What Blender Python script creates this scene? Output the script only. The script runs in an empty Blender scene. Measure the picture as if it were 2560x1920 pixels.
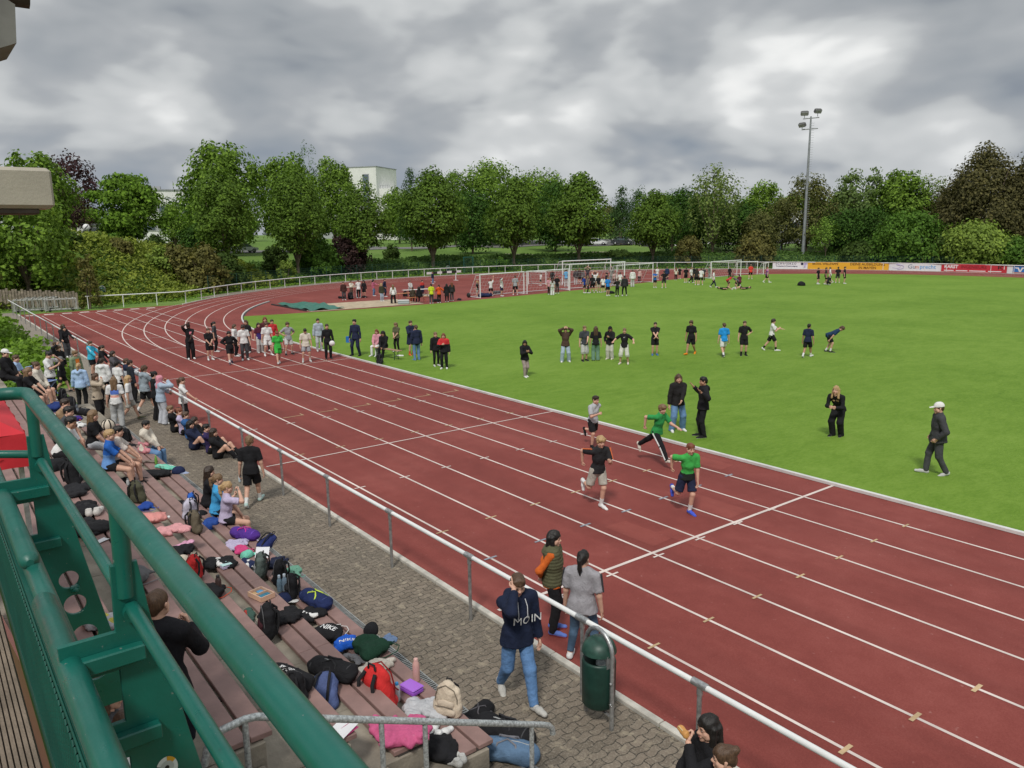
import bpy, math, random
import numpy as np
from mathutils import Vector, Matrix
from mathutils.bvhtree import BVHTree
R = math.radians
rng = np.random.default_rng(11)
random.seed(5)
SC = bpy.context.scene
COL = SC.collection

# ---------------------------------------------------------------- camera
FPX, CAMH, YAW, PITCH, ROLL = 1953.1687, 5.83132, R(52.48798532), R(11.02939101), R(-0.68547428)
def cam_axes():
    cy, sy, cp, sp = math.cos(YAW), math.sin(YAW), math.cos(PITCH), math.sin(PITCH)
    f = np.array([-sy*cp, cy*cp, -sp]); r = np.array([cy, sy, 0.0]); u = np.cross(r, f)
    c, s = math.cos(ROLL), math.sin(ROLL)
    return c*r + s*u, -s*r + c*u, f
cr_, cu_, cf_ = cam_axes()
cam_d = bpy.data.cameras.new("camera"); cam = bpy.data.objects.new("camera", cam_d); COL.objects.link(cam)
cam_d.sensor_width = 36; cam_d.lens = FPX/2560*36; cam_d.clip_start = 0.05; cam_d.clip_end = 6000
cam.matrix_world = Matrix(((cr_[0], cu_[0], -cf_[0], 0), (cr_[1], cu_[1], -cf_[1], 0), (cr_[2], cu_[2], -cf_[2], CAMH), (0, 0, 0, 1)))
SC.camera = cam

# ---------------------------------------------------------------- node helpers
class NT:
    def __init__(s, tree): s.t = tree; s.t.nodes.clear()
    def n(s, kind, ins=None, **kw):
        nd = s.t.nodes.new(kind)
        for k, v in kw.items(): setattr(nd, k, v)
        for k, v in (ins or {}).items():
            sock = nd.inputs[k]
            if isinstance(v, bpy.types.NodeSocket): s.t.links.new(v, sock)
            elif isinstance(v, bpy.types.Node): s.t.links.new(v.outputs[0], sock)
            else: sock.default_value = v
        return nd
    def math(s, op, a, b=0.0, c=0.0, clamp=False):
        return s.n('ShaderNodeMath', {0: a, 1: b, 2: c}, operation=op, use_clamp=clamp).outputs[0]
    def mix(s, f, a, b, blend='MIX'):
        nd = s.n('ShaderNodeMix', data_type='RGBA', blend_type=blend)
        for i, v in ((0, f), (6, a), (7, b)):
            if isinstance(v, bpy.types.NodeSocket): s.t.links.new(v, nd.inputs[i])
            else: nd.inputs[i].default_value = v if i == 0 else (*v[:3], 1)
        return nd.outputs[2]
    def ramp(s, f, stops, interp='LINEAR'):
        nd = s.n('ShaderNodeValToRGB', {0: f}); cr = nd.color_ramp; cr.interpolation = interp
        while len(cr.elements) > 1: cr.elements.remove(cr.elements[0])
        for i, (pos, c) in enumerate(stops):
            e = cr.elements[0] if i == 0 else cr.elements.new(pos)
            e.position = pos; e.color = (*c[:3], 1) if hasattr(c, '__len__') else (c, c, c, 1)
        return nd.outputs[0]
    def noise(s, vec, scale, detail=3, rough=.55, dist=0.0, dim='3D'):
        return s.n('ShaderNodeTexNoise', {'Vector': vec, 'Scale': scale, 'Detail': detail, 'Roughness': rough, 'Distortion': dist}, noise_dimensions=dim).outputs[0]

# ---------------------------------------------------------------- world: Nishita sky behind a broken cloud deck
SUN_EL, SUN_AZ = R(52), R(140)          # azimuth measured clockwise from +Y
wd = bpy.data.worlds.new("World"); SC.world = wd; wd.use_nodes = True
W = NT(wd.node_tree)
sky = W.n('ShaderNodeTexSky', sky_type='NISHITA', sun_disc=False, sun_elevation=SUN_EL, sun_rotation=SUN_AZ)
bg_sky = W.n('ShaderNodeBackground', {'Color': sky, 'Strength': .1})
tc = W.n('ShaderNodeTexCoord'); gen = tc.outputs['Generated']
sx = W.n('ShaderNodeSeparateXYZ', {0: gen})
def wvec(sx_, sy_, sz_, off=(0, 0, 0)):
    return W.n('ShaderNodeMapping', {'Vector': gen, 'Scale': (sx_, sy_, sz_), 'Location': off}).outputs[0]
n_big = W.noise(wvec(2.0, 2.0, 4.6, (1.3, 4.1, .9)), 1.0, 2, .5, .2)
O = (2.9, 7.2, .4)
def deck(o, det):
    v = wvec(4.4, 4.4, 9.5, o)
    warp = W.n('ShaderNodeTexNoise', {'Vector': v, 'Scale': .9, 'Detail': 2, 'Roughness': .5}).outputs['Color']
    v2 = W.n('ShaderNodeVectorMath', {0: warp, 1: (.45, .45, .45), 2: v}, operation='MULTIPLY_ADD').outputs[0]
    nz = W.noise(v2, 1.2, det, .57)
    vo = W.n('ShaderNodeTexVoronoi', {'Vector': v2, 'Scale': 1.1, 'Detail': 1.0, 'Roughness': .5}, feature='F1', normalize=True).outputs['Distance']
    return W.math('ADD', W.math('MULTIPLY', nz, .62), W.math('MULTIPLY', vo, .42))
n_mid = deck(O, 10); n_up = deck((O[0], O[1], O[2]+.26), 3)
dens = W.math('ADD', W.math('MULTIPLY', n_big, .36), W.math('MULTIPLY', n_mid, .64))
val = W.math('ADD', dens, W.math('MULTIPLY', W.math('SUBTRACT', n_up, n_mid), .50))
col = W.ramp(val, [(.335, (.97, .97, .95)), (.37, (.80, .81, .805)), (.395, (.62, .635, .64)), (.43, (.52, .54, .55)), (.455, (.40, .42, .44)), (.50, (.325, .35, .375)), (.53, (.245, .27, .305)), (.60, (.18, .21, .245))])
lowblue = W.ramp(sx.outputs[2], [(.0, 1.0), (.05, .85), (.13, .25), (.22, 0.0)])
bluish = W.math('MULTIPLY', lowblue, W.ramp(val, [(.44, .12), (.53, .8)]))
col = W.mix(bluish, col, (.215, .285, .385))
zen = W.ramp(sx.outputs[2], [(.0, 1.0), (.27, 1.06), (.36, 1.3), (.75, 1.55)])
colz = W.mix(1.0, col, zen, 'MULTIPLY')
bg_cloud = W.n('ShaderNodeBackground', {'Color': colz, 'Strength': 1.0})
thin = W.ramp(val, [(.28, .85), (.36, 1.0)])
mixw = W.n('ShaderNodeMixShader', {0: thin, 1: bg_sky, 2: bg_cloud})
W.n('ShaderNodeOutputWorld', {'Surface': mixw})

wd.cycles.sampling_method = 'MANUAL'; wd.cycles.sample_map_resolution = 256
sun_d = bpy.data.lights.new("sun", 'SUN'); sun_d.energy = 2.5; sun_d.angle = R(9); sun_d.color = (1, .96, .9)
sun = bpy.data.objects.new("sun", sun_d); COL.objects.link(sun)
sd = Vector((math.sin(SUN_AZ)*math.cos(SUN_EL), math.cos(SUN_AZ)*math.cos(SUN_EL), math.sin(SUN_EL)))
sun.rotation_euler = sd.to_track_quat('Z', 'Y').to_euler()
SC.view_settings.view_transform = 'Standard'; SC.view_settings.look = 'None'
SC.view_settings.exposure = 0.0; SC.view_settings.gamma = 1.0

# ---------------------------------------------------------------- object helpers
def tag(o, label=None, cat=None, group=None, kind=None):
    if label: o["label"] = label
    if cat: o["category"] = cat
    if group: o["group"] = group
    if kind: o["kind"] = kind
    return o
def thing(name, label, cat, loc=(0, 0, 0), rz=0.0, group=None):
    o = bpy.data.objects.new(name, None); COL.objects.link(o); o.empty_display_size = .1
    o.location = loc; o.rotation_euler = (0, 0, rz)
    return tag(o, label, cat, group)
def link(name, me, mats, parent=None):
    o = bpy.data.objects.new(name, me); COL.objects.link(o)
    if mats is not None and len(me.materials) == 0:
        for m in (mats if isinstance(mats, (list, tuple)) else [mats]): me.materials.append(m)
    if parent: o.parent = parent
    return o
def copy_tree(root, loc, rz, label=None, group=None, cat=None):
    c = root.copy(); COL.objects.link(c); c.location = loc; c.rotation_euler = (0, 0, rz)
    if label: c["label"] = label
    if group: c["group"] = group
    if cat: c["category"] = cat
    for ch in list(root.children):
        d = ch.copy(); COL.objects.link(d); d.parent = c
        for g in list(ch.children):
            e = g.copy(); COL.objects.link(e); e.parent = d
    return c
def npmesh(name, V, F, mi=None, smooth=True):
    """mesh from numpy vertices and quad (n,4) or tri (n,3) faces"""
    V = np.asarray(V, np.float32); F = np.asarray(F, np.int32)
    me = bpy.data.meshes.new(name); k = F.shape[1]
    me.vertices.add(len(V)); me.vertices.foreach_set('co', V.ravel())
    me.loops.add(F.size); me.loops.foreach_set('vertex_index', F.ravel())
    me.polygons.add(len(F)); me.polygons.foreach_set('loop_start', np.arange(len(F), dtype=np.int32)*k)
    if mi is not None: me.polygons.foreach_set('material_index', np.asarray(mi, np.int32))
    me.update(calc_edges=True)
    me.polygons.foreach_set('use_smooth', np.full(len(F), bool(smooth)))
    me.validate(); return me
class MB:
    """collects boxes, tubes, lathes and sheets into one mesh"""
    def __init__(s): s.v = []; s.f = []; s.m = []; s.sm = []
    def add(s, V, F, mi=0, smooth=False):
        o = len(s.v); s.v += [tuple(map(float, x)) for x in V]
        for f in F: s.f.append(tuple(int(i)+o for i in f)); s.m.append(mi); s.sm.append(smooth)
    def box(s, c, d, rz=0.0, mi=0, M=None, bev=0.0):
        x, y, z = d[0]/2, d[1]/2, d[2]/2
        if bev > 0:
            b = min(bev, x*.9, y*.9, z*.9); V = []; 
            for zz, k in ((-z, 1), (-z+b, 0), (z-b, 0), (z, 1)):
                ix, iy = x-(b if k else 0), y-(b if k else 0); q = b*.6
                V += [(-ix+q, -iy, zz), (ix-q, -iy, zz), (ix, -iy+q, zz), (ix, iy-q, zz), (ix-q, iy, zz), (-ix+q, iy, zz), (-ix, iy-q, zz), (-ix, -iy+q, zz)]
            F = [tuple(range(7, -1, -1)), tuple(range(24, 32))]
            for l in range(3):
                for i in range(8): F.append((l*8+i, l*8+(i+1) % 8, l*8+8+(i+1) % 8, l*8+8+i))
        else:
            V = [(-x, -y, -z), (x, -y, -z), (x, y, -z), (-x, y, -z), (-x, -y, z), (x, -y, z), (x, y, z), (-x, y, z)]
            F = [(3, 2, 1, 0), (4, 5, 6, 7), (0, 1, 5, 4), (1, 2, 6, 5), (2, 3, 7, 6), (3, 0, 4, 7)]
        T = Matrix.Translation(c) @ (M if M is not None else Matrix.Rotation(rz, 4, 'Z'))
        s.add([T @ Vector(v) for v in V], F, mi)
    def tube(s, pts, r, n=10, mi=0, caps=True, round_end=False):
        pts = [Vector(q) for q in pts]; rs = r if isinstance(r, (list, tuple)) else [r]*len(pts)
        if round_end:
            d0 = (pts[0]-pts[1]).normalized(); d1 = (pts[-1]-pts[-2]).normalized(); a, b = rs[0], rs[-1]
            pts = [pts[0]+d0*a*.9, pts[0]+d0*a*.6]+pts+[pts[-1]+d1*b*.6, pts[-1]+d1*b*.9]; rs = [a*.35, a*.8]+list(rs)+[b*.8, b*.35]
        V = []; ref = None
        for i, q in enumerate(pts):
            t = (pts[min(i+1, len(pts)-1)]-pts[max(i-1, 0)]).normalized()
            if ref is None: ref = Vector((0, 0, 1)) if abs(t.z) < .9 else Vector((1, 0, 0))
            a = (ref - t*ref.dot(t)).normalized(); b = t.cross(a); ref = a
            for k in range(n):
                an = 2*math.pi*k/n; V.append(q + (a*math.cos(an)+b*math.sin(an))*rs[i])
        F = []
        for i in range(len(pts)-1):
            for k in range(n): F.append((i*n+k, i*n+(k+1) % n, (i+1)*n+(k+1) % n, (i+1)*n+k))
        s.add(V, F, mi, True)
        if caps:
            o = (len(pts)-1)*n
            s.add(V, [tuple(range(n-1, -1, -1)), tuple(range(o, o+n))], mi)
    def lathe(s, prof, n=20, c=(0, 0, 0), mi=0, M=None):
        T = Matrix.Translation(c) @ (M or Matrix.Identity(4)); V = []; F = []
        for r_, z in prof:
            for k in range(n): V.append(T @ Vector((r_*math.cos(2*math.pi*k/n), r_*math.sin(2*math.pi*k/n), z)))
        for i in range(len(prof)-1):
            for k in range(n): F.append((i*n+k, i*n+(k+1) % n, (i+1)*n+(k+1) % n, (i+1)*n+k))
        s.add(V, F, mi, True)
    def quad(s, a, b, c, d, mi=0): s.add([a, b, c, d], [(0, 1, 2, 3)], mi)
    def prism(s, poly, ax, lo, hi, mi=0):
        """extrude a 2-D polygon along axis ax (0,1,2)"""
        n = len(poly); V = []
        for w in (lo, hi):
            for a, b in poly: V.append(((w, a, b), (a, w, b), (a, b, w))[ax])
        F = [tuple(range(n-1, -1, -1)), tuple(range(n, 2*n))]+[(i, (i+1) % n, n+(i+1) % n, n+i) for i in range(n)]
        s.add(V, F, mi)
    def build(s, name, mats, parent=None):
        me = bpy.data.meshes.new(name); me.from_pydata(s.v, [], s.f)
        me.polygons.foreach_set('material_index', s.m); me.polygons.foreach_set('use_smooth', s.sm)
        import bmesh
        bm = bmesh.new(); bm.from_mesh(me); bmesh.ops.recalc_face_normals(bm, faces=bm.faces); bm.to_mesh(me); bm.free()
        return link(name, me, mats, parent)

# ---------------------------------------------------------------- materials
MATS = {}
def mat(name, color=(.5, .5, .5), rough=.7, metal=0.0, var=.12, vscale=3.0, bump=0.0, bscale=40.0, spec=.4, detail=4, coords='Object', coat=0.0):
    if name in MATS: return MATS[name]
    m = bpy.data.materials.new(name); m.use_nodes = True; T = NT(m.node_tree)
    co = T.n('ShaderNodeTexCoord').outputs[coords]
    nz = T.noise(co, vscale, detail)
    d = tuple(c*(1-var*1.6) for c in color); l = tuple(min(1, c*(1+var*1.6)) for c in color)
    c = T.ramp(nz, [(.3, d), (.7, l)])
    ins = {'Base Color': c, 'Roughness': rough, 'Metallic': metal, 'Specular IOR Level': spec, 'Coat Weight': coat}
    if bump > 0: ins['Normal'] = T.n('ShaderNodeBump', {'Height': T.noise(co, bscale, 4), 'Strength': bump, 'Distance': .02})
    b = T.n('ShaderNodeBsdfPrincipled', ins); T.n('ShaderNodeOutputMaterial', {'Surface': b})
    MATS[name] = m; return m
def fabric(c):
    key = 'cloth_%.3f_%.3f_%.3f' % tuple(c)
    if key in MATS: return MATS[key]
    m = bpy.data.materials.new(key); m.use_nodes = True; T = NT(m.node_tree)
    co = T.n('ShaderNodeTexCoord').outputs['Object']
    n1 = T.noise(co, 5, 3, .6, 1.0); n2 = T.noise(co, 60, 2)
    f = T.math('ADD', T.math('MULTIPLY', n1, .7), T.math('MULTIPLY', n2, .3))
    base = T.ramp(f, [(.3, tuple(x*.78 for x in c)), (.7, tuple(min(1, x*1.18) for x in c))])
    bp = T.n('ShaderNodeBump', {'Height': T.noise(co, 11, 4, .6, 1.4), 'Strength': .55, 'Distance': .03})
    b = T.n('ShaderNodeBsdfPrincipled', {'Base Color': base, 'Roughness': .88, 'Specular IOR Level': .2, 'Normal': bp})
    T.n('ShaderNodeOutputMaterial', {'Surface': b}); MATS[key] = m; return m
def foliage(name, c, dark=.55, light=1.5, trans=.3):
    if name in MATS: return MATS[name]
    m = bpy.data.materials.new(name); m.use_nodes = True; T = NT(m.node_tree)
    g = T.n('ShaderNodeNewGeometry'); co = T.n('ShaderNodeTexCoord').outputs['Object']
    rnd = g.outputs['Random Per Island']; big = T.noise(co, 1.0, 4, .6)
    f = T.math('ADD', T.math('MULTIPLY', rnd, .42), T.math('MULTIPLY', big, .58))
    base = T.ramp(f, [(.2, (c[0]*dark, c[1]*dark, c[2]*dark)), (.5, c), (.8, (min(1, c[0]*light*1.08), min(1, c[1]*light), c[2]*light*.85))])
    b = T.n('ShaderNodeBsdfPrincipled', {'Base Color': base, 'Roughness': .65, 'Specular IOR Level': .08})
    tr = T.n('ShaderNodeBsdfTranslucent', {'Color': T.mix(1.0, base, (.9, 1.0, .45), 'MULTIPLY')})
    mx = T.n('ShaderNodeMixShader', {0: trans, 1: b, 2: tr}); T.n('ShaderNodeOutputMaterial', {'Surface': mx})
    MATS[name] = m; return m
# ================================================================ SETTING
CX, CY = -42.0, 58.8                      # centre of the bend
def sstep(a, b, x):
    t = np.clip((np.asarray(x, float)-a)/(b-a), 0, 1); return t*t*(3-2*t)
def outside(x, y):
    x = np.asarray(x, float); y = np.asarray(y, float)
    d1 = np.hypot(x-np.clip(x, CX, 80), y-CY)-49.9
    d2 = np.hypot(np.maximum(-73.2-x, 0), np.maximum(5.3-y, 0)); inb = (y < CY)
    return np.minimum(d1, np.where(inb, d2, 1e9))
def terrain(x, y):
    x = np.asarray(x, float); y = np.asarray(y, float); d = outside(x, y)
    amp = 1.9 + 3.5*(1-sstep(12, 36, y))
    amp = np.where(y < 6, np.minimum(amp, 2.2+3*sstep(-62, -72, x)), amp)
    z = amp*sstep(2.2, 12.5, d) + .036*np.clip(d-12, 0, 62)*sstep(0, 25, y)
    z = np.where((y < 5.3) & (x > -36), z*sstep(-31, -36, x), z)
    wob = .10*np.sin(x*.37+y*.21)+.08*np.sin(x*.13-y*.45+1)
    return z + wob*sstep(3, 12, d)*np.where((y < 5.3) & (x > -36), 0, 1)
def axis(lo, hi, st, far_lo, far_hi):
    a = np.arange(lo, hi+.01, st); k = 1.35**np.arange(1, 40)*st
    l = lo-np.cumsum(k); h = hi+np.cumsum(k)
    return np.concatenate([l[l > far_lo][::-1], a, h[h < far_hi]])
gx = axis(-190, 60, 1.5, -3000, 1500); gy = axis(-12, 190, 1.5, -1500, 3500)
GX, GY = np.meshgrid(gx, gy, indexing='ij'); GZ = terrain(GX, GY)-.02
nx, ny = GX.shape; ii = np.arange(nx*ny).reshape(nx, ny)
F = np.stack([ii[:-1, :-1], ii[1:, :-1], ii[1:, 1:], ii[:-1, 1:]], -1).reshape(-1, 4)
def ground_mat():
    m = bpy.data.materials.new('meadow'); m.use_nodes = True; T = NT(m.node_tree)
    co = T.n('ShaderNodeTexCoord').outputs['Object']
    f = T.math('ADD', T.math('MULTIPLY', T.noise(co, .12, 4), .6), T.math('MULTIPLY', T.noise(co, 2.5, 4), .4))
    c = T.ramp(f, [(.3, (.065, .115, .022)), (.5, (.115, .20, .04)), (.68, (.175, .24, .065))])
    b = T.n('ShaderNodeBsdfPrincipled', {'Base Color': c, 'Roughness': .9, 'Specular IOR Level': .15, 'Normal': T.n('ShaderNodeBump', {'Height': T.noise(co, 3, 4), 'Strength': .6, 'Distance': .1})})
    T.n('ShaderNodeOutputMaterial', {'Surface': b}); return m
tag(link('ground', npmesh('ground', np.stack([GX, GY, GZ], -1).reshape(-1, 3), F), ground_mat()), kind='structure')

def sheet(name, polys, z, m, kind='structure'):
    """flat polygons (each a list of x, y) joined in one sheet"""
    mb = MB()
    for pl in polys: mb.add([(x, y, z) for x, y in pl], [tuple(range(len(pl)))])
    return tag(mb.build(name, m), kind=kind)
def arc(r, a0, a1, n=60): return [(CX+r*math.cos(a), CY+r*math.sin(a)) for a in np.linspace(a0, a1, n)]

# --- red running surface
def track_mat(name, c, worn):
    m = bpy.data.materials.new(name); m.use_nodes = True; T = NT(m.node_tree)
    co = T.n('ShaderNodeTexCoord').outputs['Object']
    f = T.math('ADD', T.math('MULTIPLY', T.noise(co, .25, 5, .6, .5), .42), T.math('ADD', T.math('MULTIPLY', T.noise(co, 2.2, 5, .65), .26), T.math('MULTIPLY', T.noise(co, 38, 3, .85), .38)))
    base = T.ramp(f, [(.33, tuple(x*.66 for x in c)), (.5, c), (.66, worn)])
    sp = T.ramp(T.noise(co, 9.0, 2, .5), [(.70, 0.0), (.76, .5)])
    base = T.mix(sp, base, (.34, .16, .14))
    st = T.ramp(T.noise(T.n('ShaderNodeMapping', {'Vector': co, 'Scale': (.06, .9, 1)}).outputs[0], 1.0, 4, .6), [(.42, 0.0), (.66, .38)])
    base = T.mix(st, base, tuple(x*.62 for x in c))
    bp = T.n('ShaderNodeBump', {'Height': T.noise(co, 130, 2), 'Strength': .35, 'Distance': .01})
    b = T.n('ShaderNodeBsdfPrincipled', {'Base Color': base, 'Roughness': .82, 'Specular IOR Level': .3, 'Normal': bp})
    T.n('ShaderNodeOutputMaterial', {'Surface': b}); return m
RED = track_mat('tartan', (.200, .042, .034), (.262, .068, .056))
a0 = math.acos((-70.6-CX)/49.3)
trk = [(70, 6.56), (-70.6, 6.56)] + arc(49.3, 2*math.pi-a0, math.pi/2, 80) + [(70, CY+49.3)]
sheet('running_track', [trk], .004, RED)
PATCH = track_mat('tartan_repair', (.235, .054, .043), (.28, .075, .06))
pats = []
for x, y, w, h in [(-12.3, 15.6, 1.5, .62), (-10.1, 13.1, 1.5, .75), (-10.0, 10.75, 1.3, .6), (-9.2, 11.3, 1.2, .5), (-35.2, 9.0, 1.2, .7), (-34.8, 11.0, 1.5, .8), (-35.1, 12.5, 1.6, .8), (-57.5, 9.4, 2.4, .9), (-57.6, 11.8, 2.2, .8), (-62, 8.6, 2, .7), (-58, 14.2, 2, .7)]:
    pats.append([(x-w/2, y-h/2), (x+w/2, y-h/2+.03), (x+w/2-.05, y+h/2), (x-w/2+.04, y+h/2-.02)])
sheet('track_patches', pats, .0065, PATCH)

# --- painted markings
LINE = mat('line_paint', (.62, .53, .49), .8, var=.12, vscale=1.2, detail=6)
YEL = mat('yellow_mark', (.46, .33, .19), .8); BLU = mat('blue_mark', (.24, .26, .30), .8)
def strip(a, b, w=.05):
    a = np.array(a, float); b = np.array(b, float); t = (b-a)/np.linalg.norm(b-a); n = np.array([-t[1], t[0]])*w/2
    return [tuple(a-n), tuple(b-n), tuple(b+n), tuple(a+n)]
K0 = 16.33
sheet('lane_lines', [strip((-68.3, K0-1.22*k), (70, K0-1.22*k)) for k in range(1, 8)], .0075, LINE)
bend = []
for k in range(1, 7):
    r = K0 and (CY-K0)+1.22*k
    pts = arc(r, math.pi*1.5, math.pi*.5, 120)
    for i in range(len(pts)-1):
        (x0, y0), (x1, y1) = pts[i], pts[i+1]
        u0 = ((x0-CX)/r, (y0-CY)/r); u1 = ((x1-CX)/r, (y1-CY)/r)
        bend.append([(x0-u0[0]*.03, y0-u0[1]*.03), (x1-u1[0]*.03, y1-u1[1]*.03), (x1+u1[0]*.03, y1+u1[1]*.03), (x0+u0[0]*.03, y0+u0[1]*.03)])
    bend.append(strip((CX+.05, CY+r), (70, CY+r)))
sheet('bend_lines', bend, .0095, LINE)
cr = [strip((-68.3, 6.6), (-68.3, 16.3)), strip((-33.8, 6.75), (-33.8, 16.3), .05), strip((-19.08, 6.7), (-19.08, 16.3)), strip((-9.15, 6.7), (-9.15, 16.3), .07),
      strip((-59.1, 6.7), (-57.2, 15.4), .04), strip((-48.9, 9.4), (-48.5, 11.8), .05), strip((-43.5, 9.7), (-43.3, 16.2), .04)]
sheet('cross_lines', cr, .0115, LINE)
tk = []; ty = []; tb = []
for k in range(1, 8):
    y = K0-1.22*k
    for j in range(9):
        x = -37.6+3.55*j+.04*k
        (ty if j % 2 else tk).append(strip((x, y-.14), (x, y+.14), .04))
    tb.append(strip((-11.2+.05*k, y-.14), (-11.2+.05*k, y+.14), .05)); ty.append(strip((-6.9, y-.12), (-6.9, y+.12), .04))
    ty.append(strip((-2.6-.2*k, y-.12), (-2.6-.2*k, y+.12), .055))
for k in range(1, 7):
    y = K0-1.22*k; ty.append(strip((-24, y+.08), (-24, y+.75), .045)); ty.append(strip((-24.25, y+.75), (-23.95, y+.75), .045))
sheet('lane_ticks', tk, .0135, LINE); sheet('lane_ticks_yellow', ty, .0135, YEL); sheet('lane_ticks_blue', tb, .0135, BLU)
nb = []
for k in range(8):
    y = K0-1.22*k-.61; nb.append([(-69.6, y-.33), (-69.0, y-.33), (-69.0, y+.33), (-69.6, y+.33)])
sheet('lane_numbers', nb, .0115, LINE)

# --- kerb of the infield
ALU = mat('kerb_aluminium', (.66, .66, .64), .45, .2, .08, 2)
kb = MB(); path = [(70, K0)] + [(x, K0) for x in np.linspace(60, CX, 30)] + [q for q in arc(CY-K0, 1.5*math.pi-.01, 1.5*math.pi-.66, 30)]
for i in range(len(path)-1):
    a, b = np.array(path[i]), np.array(path[i+1]); t = (b-a)/np.linalg.norm(b-a); n = np.array([-t[1], t[0]])
    for s0, s1, z0, z1, mi in ((-.05, .05, .012, .075, 0), (-.16, -.05, .004, .016, 1)):  # second strip: kerb's shadow on the grass side, painted as a dark band
        q = [a+n*s0, b+n*s0, b+n*s1, a+n*s1]; V = [(*w, z0) for w in q]+[(*w, z1) for w in q]
        kb.add(V, [(4, 5, 6, 7), (0, 1, 5, 4), (1, 2, 6, 5), (2, 3, 7, 6), (3, 0, 4, 7)], mi)
tag(kb.build('track_kerb', [ALU, mat('kerb_shadow', (.05, .048, .045), .9)]), kind='structure')

# --- grass pitch
def grass_mat():
    m = bpy.data.materials.new('pitch_grass'); m.use_nodes = True; T = NT(m.node_tree)
    co = T.n('ShaderNodeTexCoord').outputs['Object']
    st = T.n('ShaderNodeMapping', {'Vector': co, 'Scale': (1, .45, 1), 'Rotation': (0, 0, .8)}).outputs[0]
    f = T.math('ADD', T.math('MULTIPLY', T.noise(co, .16, 5, .6), .40), T.math('ADD', T.math('MULTIPLY', T.noise(st, 2.2, 5, .7, .6), .34), T.math('MULTIPLY', T.noise(st, 14, 4, .8), .36)))
    c = T.ramp(f, [(.34, (.068, .140, .011)), (.49, (.116, .215, .020)), (.62, (.158, .265, .034)), (.76, (.20, .295, .056))])
    bp = T.n('ShaderNodeBump', {'Height': T.noise(st, 16, 4, .8), 'Strength': .6, 'Distance': .05})
    b = T.n('ShaderNodeBsdfPrincipled', {'Base Color': c, 'Roughness': .85, 'Specular IOR Level': .18, 'Normal': bp})
    T.n('ShaderNodeOutputMaterial', {'Surface': b}); return m
GR = grass_mat()
gp = [(70, 16.45)] + [(CX, 16.45)] + [q for q in arc(CY-16.45, 1.5*math.pi-.02, 1.5*math.pi-.36, 14)] + [(-56.4, 21.8), (-55.8, 28), (-55.6, 34.5), (-56.9, 44.7), (-58.9, 56.9), (-61.6, 68), (-63, 75), (-62.6, 83), (-61.2, 88.4), (-58, 92.8), (-54.5, 95.4), (-50.5, 97.9), (-46.4, 99.4), (-41, 100.3), (-35, 100.5), (70, 100.5)]
sheet('grass_pitch', [gp], .018, GR)
# sand pit and its green cover
SAND = mat('sand', (.42, .34, .24), .95, var=.16, vscale=1.6, bump=.4, bscale=8)
P_ = [(-56.6, 24.2), (-56.5, 34.2), (-62.0, 34.6), (-62.6, 24.4)]
sheet('sand_pit', [P_], .022, SAND)

# --- paved strip, path and edges
def paver_mat():
    m = bpy.data.materials.new('wave_pavers'); m.use_nodes = True; T = NT(m.node_tree)
    co = T.n('ShaderNodeTexCoord').outputs['Object']; s = T.n('ShaderNodeSeparateXYZ', {0: co})
    x, y = s.outputs[0], s.outputs[1]
    dx = T.math('MULTIPLY', T.math('SINE', T.math('MULTIPLY', y, 2*math.pi/.225)), .015)
    dy = T.math('MULTIPLY', T.math('SINE', T.math('MULTIPLY', x, 2*math.pi/.225)), .012)
    v = T.n('ShaderNodeCombineXYZ', {0: T.math('ADD', y, dy), 1: T.math('ADD', x, dx), 2: 0.0}).outputs[0]
    br = T.n('ShaderNodeTexBrick', {'Vector': v, 'Color1': (.215, .175, .135, 1), 'Color2': (.145, .118, .090, 1), 'Mortar': (.050, .044, .035, 1), 'Scale': 1.0, 'Mortar Size': .008, 'Mortar Smooth': .25, 'Bias': 0.0, 'Brick Width': .225, 'Row Height': .1125}, offset=.5)
    dirt = T.noise(co, .7, 5, .6); blot = T.noise(co, 6.5, 4, .55)
    c = T.mix(T.ramp(dirt, [(.35, 0.0), (.68, .5)]), br.outputs[0], (.11, .098, .078))
    c = T.mix(T.ramp(blot, [(.57, 0.0), (.68, .75)]), c, (.31, .265, .195))
    c = T.mix(T.ramp(T.noise(co, 3.1, 4, .7), [(.58, 0.0), (.75, .55)]), c, (.075, .068, .052))
    c = T.mix(T.ramp(T.noise(co, 45, 2), [(.50, 0.0), (.70, .55)]), c, (.31, .27, .215))
    bp = T.n('ShaderNodeBump', {'Height': T.math('SUBTRACT', T.math('MULTIPLY', T.noise(co, 50, 3), .25), br.outputs[1]), 'Strength': .7, 'Distance': .012})
    b = T.n('ShaderNodeBsdfPrincipled', {'Base Color': c, 'Roughness': .86, 'Specular IOR Level': .3, 'Normal': bp})
    T.n('ShaderNodeOutputMaterial', {'Surface': b}); return m
sheet('pavement', [[(12, 2.0), (12, 6.44), (-34.5, 6.44), (-34.5, 4.3), (-30, 4.3), (-6.0, 4.3), (-6.0, 2.0)]], .006, paver_mat())
GRAV = mat('gravel', (.235, .205, .17), .95, var=.16, vscale=9, bump=.5, bscale=60, detail=8)
sheet('gravel_path', [[(-34.5, 6.44), (-72.9, 6.44), (-72.9, 5.0), (-34.5, 5.0)]], .005, GRAV)
pp = [(CX+rr*math.cos(a), CY+rr*math.sin(a)) for rr, a in [(49.4, a) for a in np.linspace(3.95, math.pi/2, 60)]]
po = [(CX+rr*math.cos(a), CY+rr*math.sin(a)) for rr, a in [(51.3, a) for a in np.linspace(math.pi/2, 3.95, 60)]]
sheet('outer_path', [pp + [(40, CY+49.4), (40, CY+51.3)] + po], .003, mat('outer_gravel', (.20, .175, .14), .95, var=.2, vscale=4, bump=.4))
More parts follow.
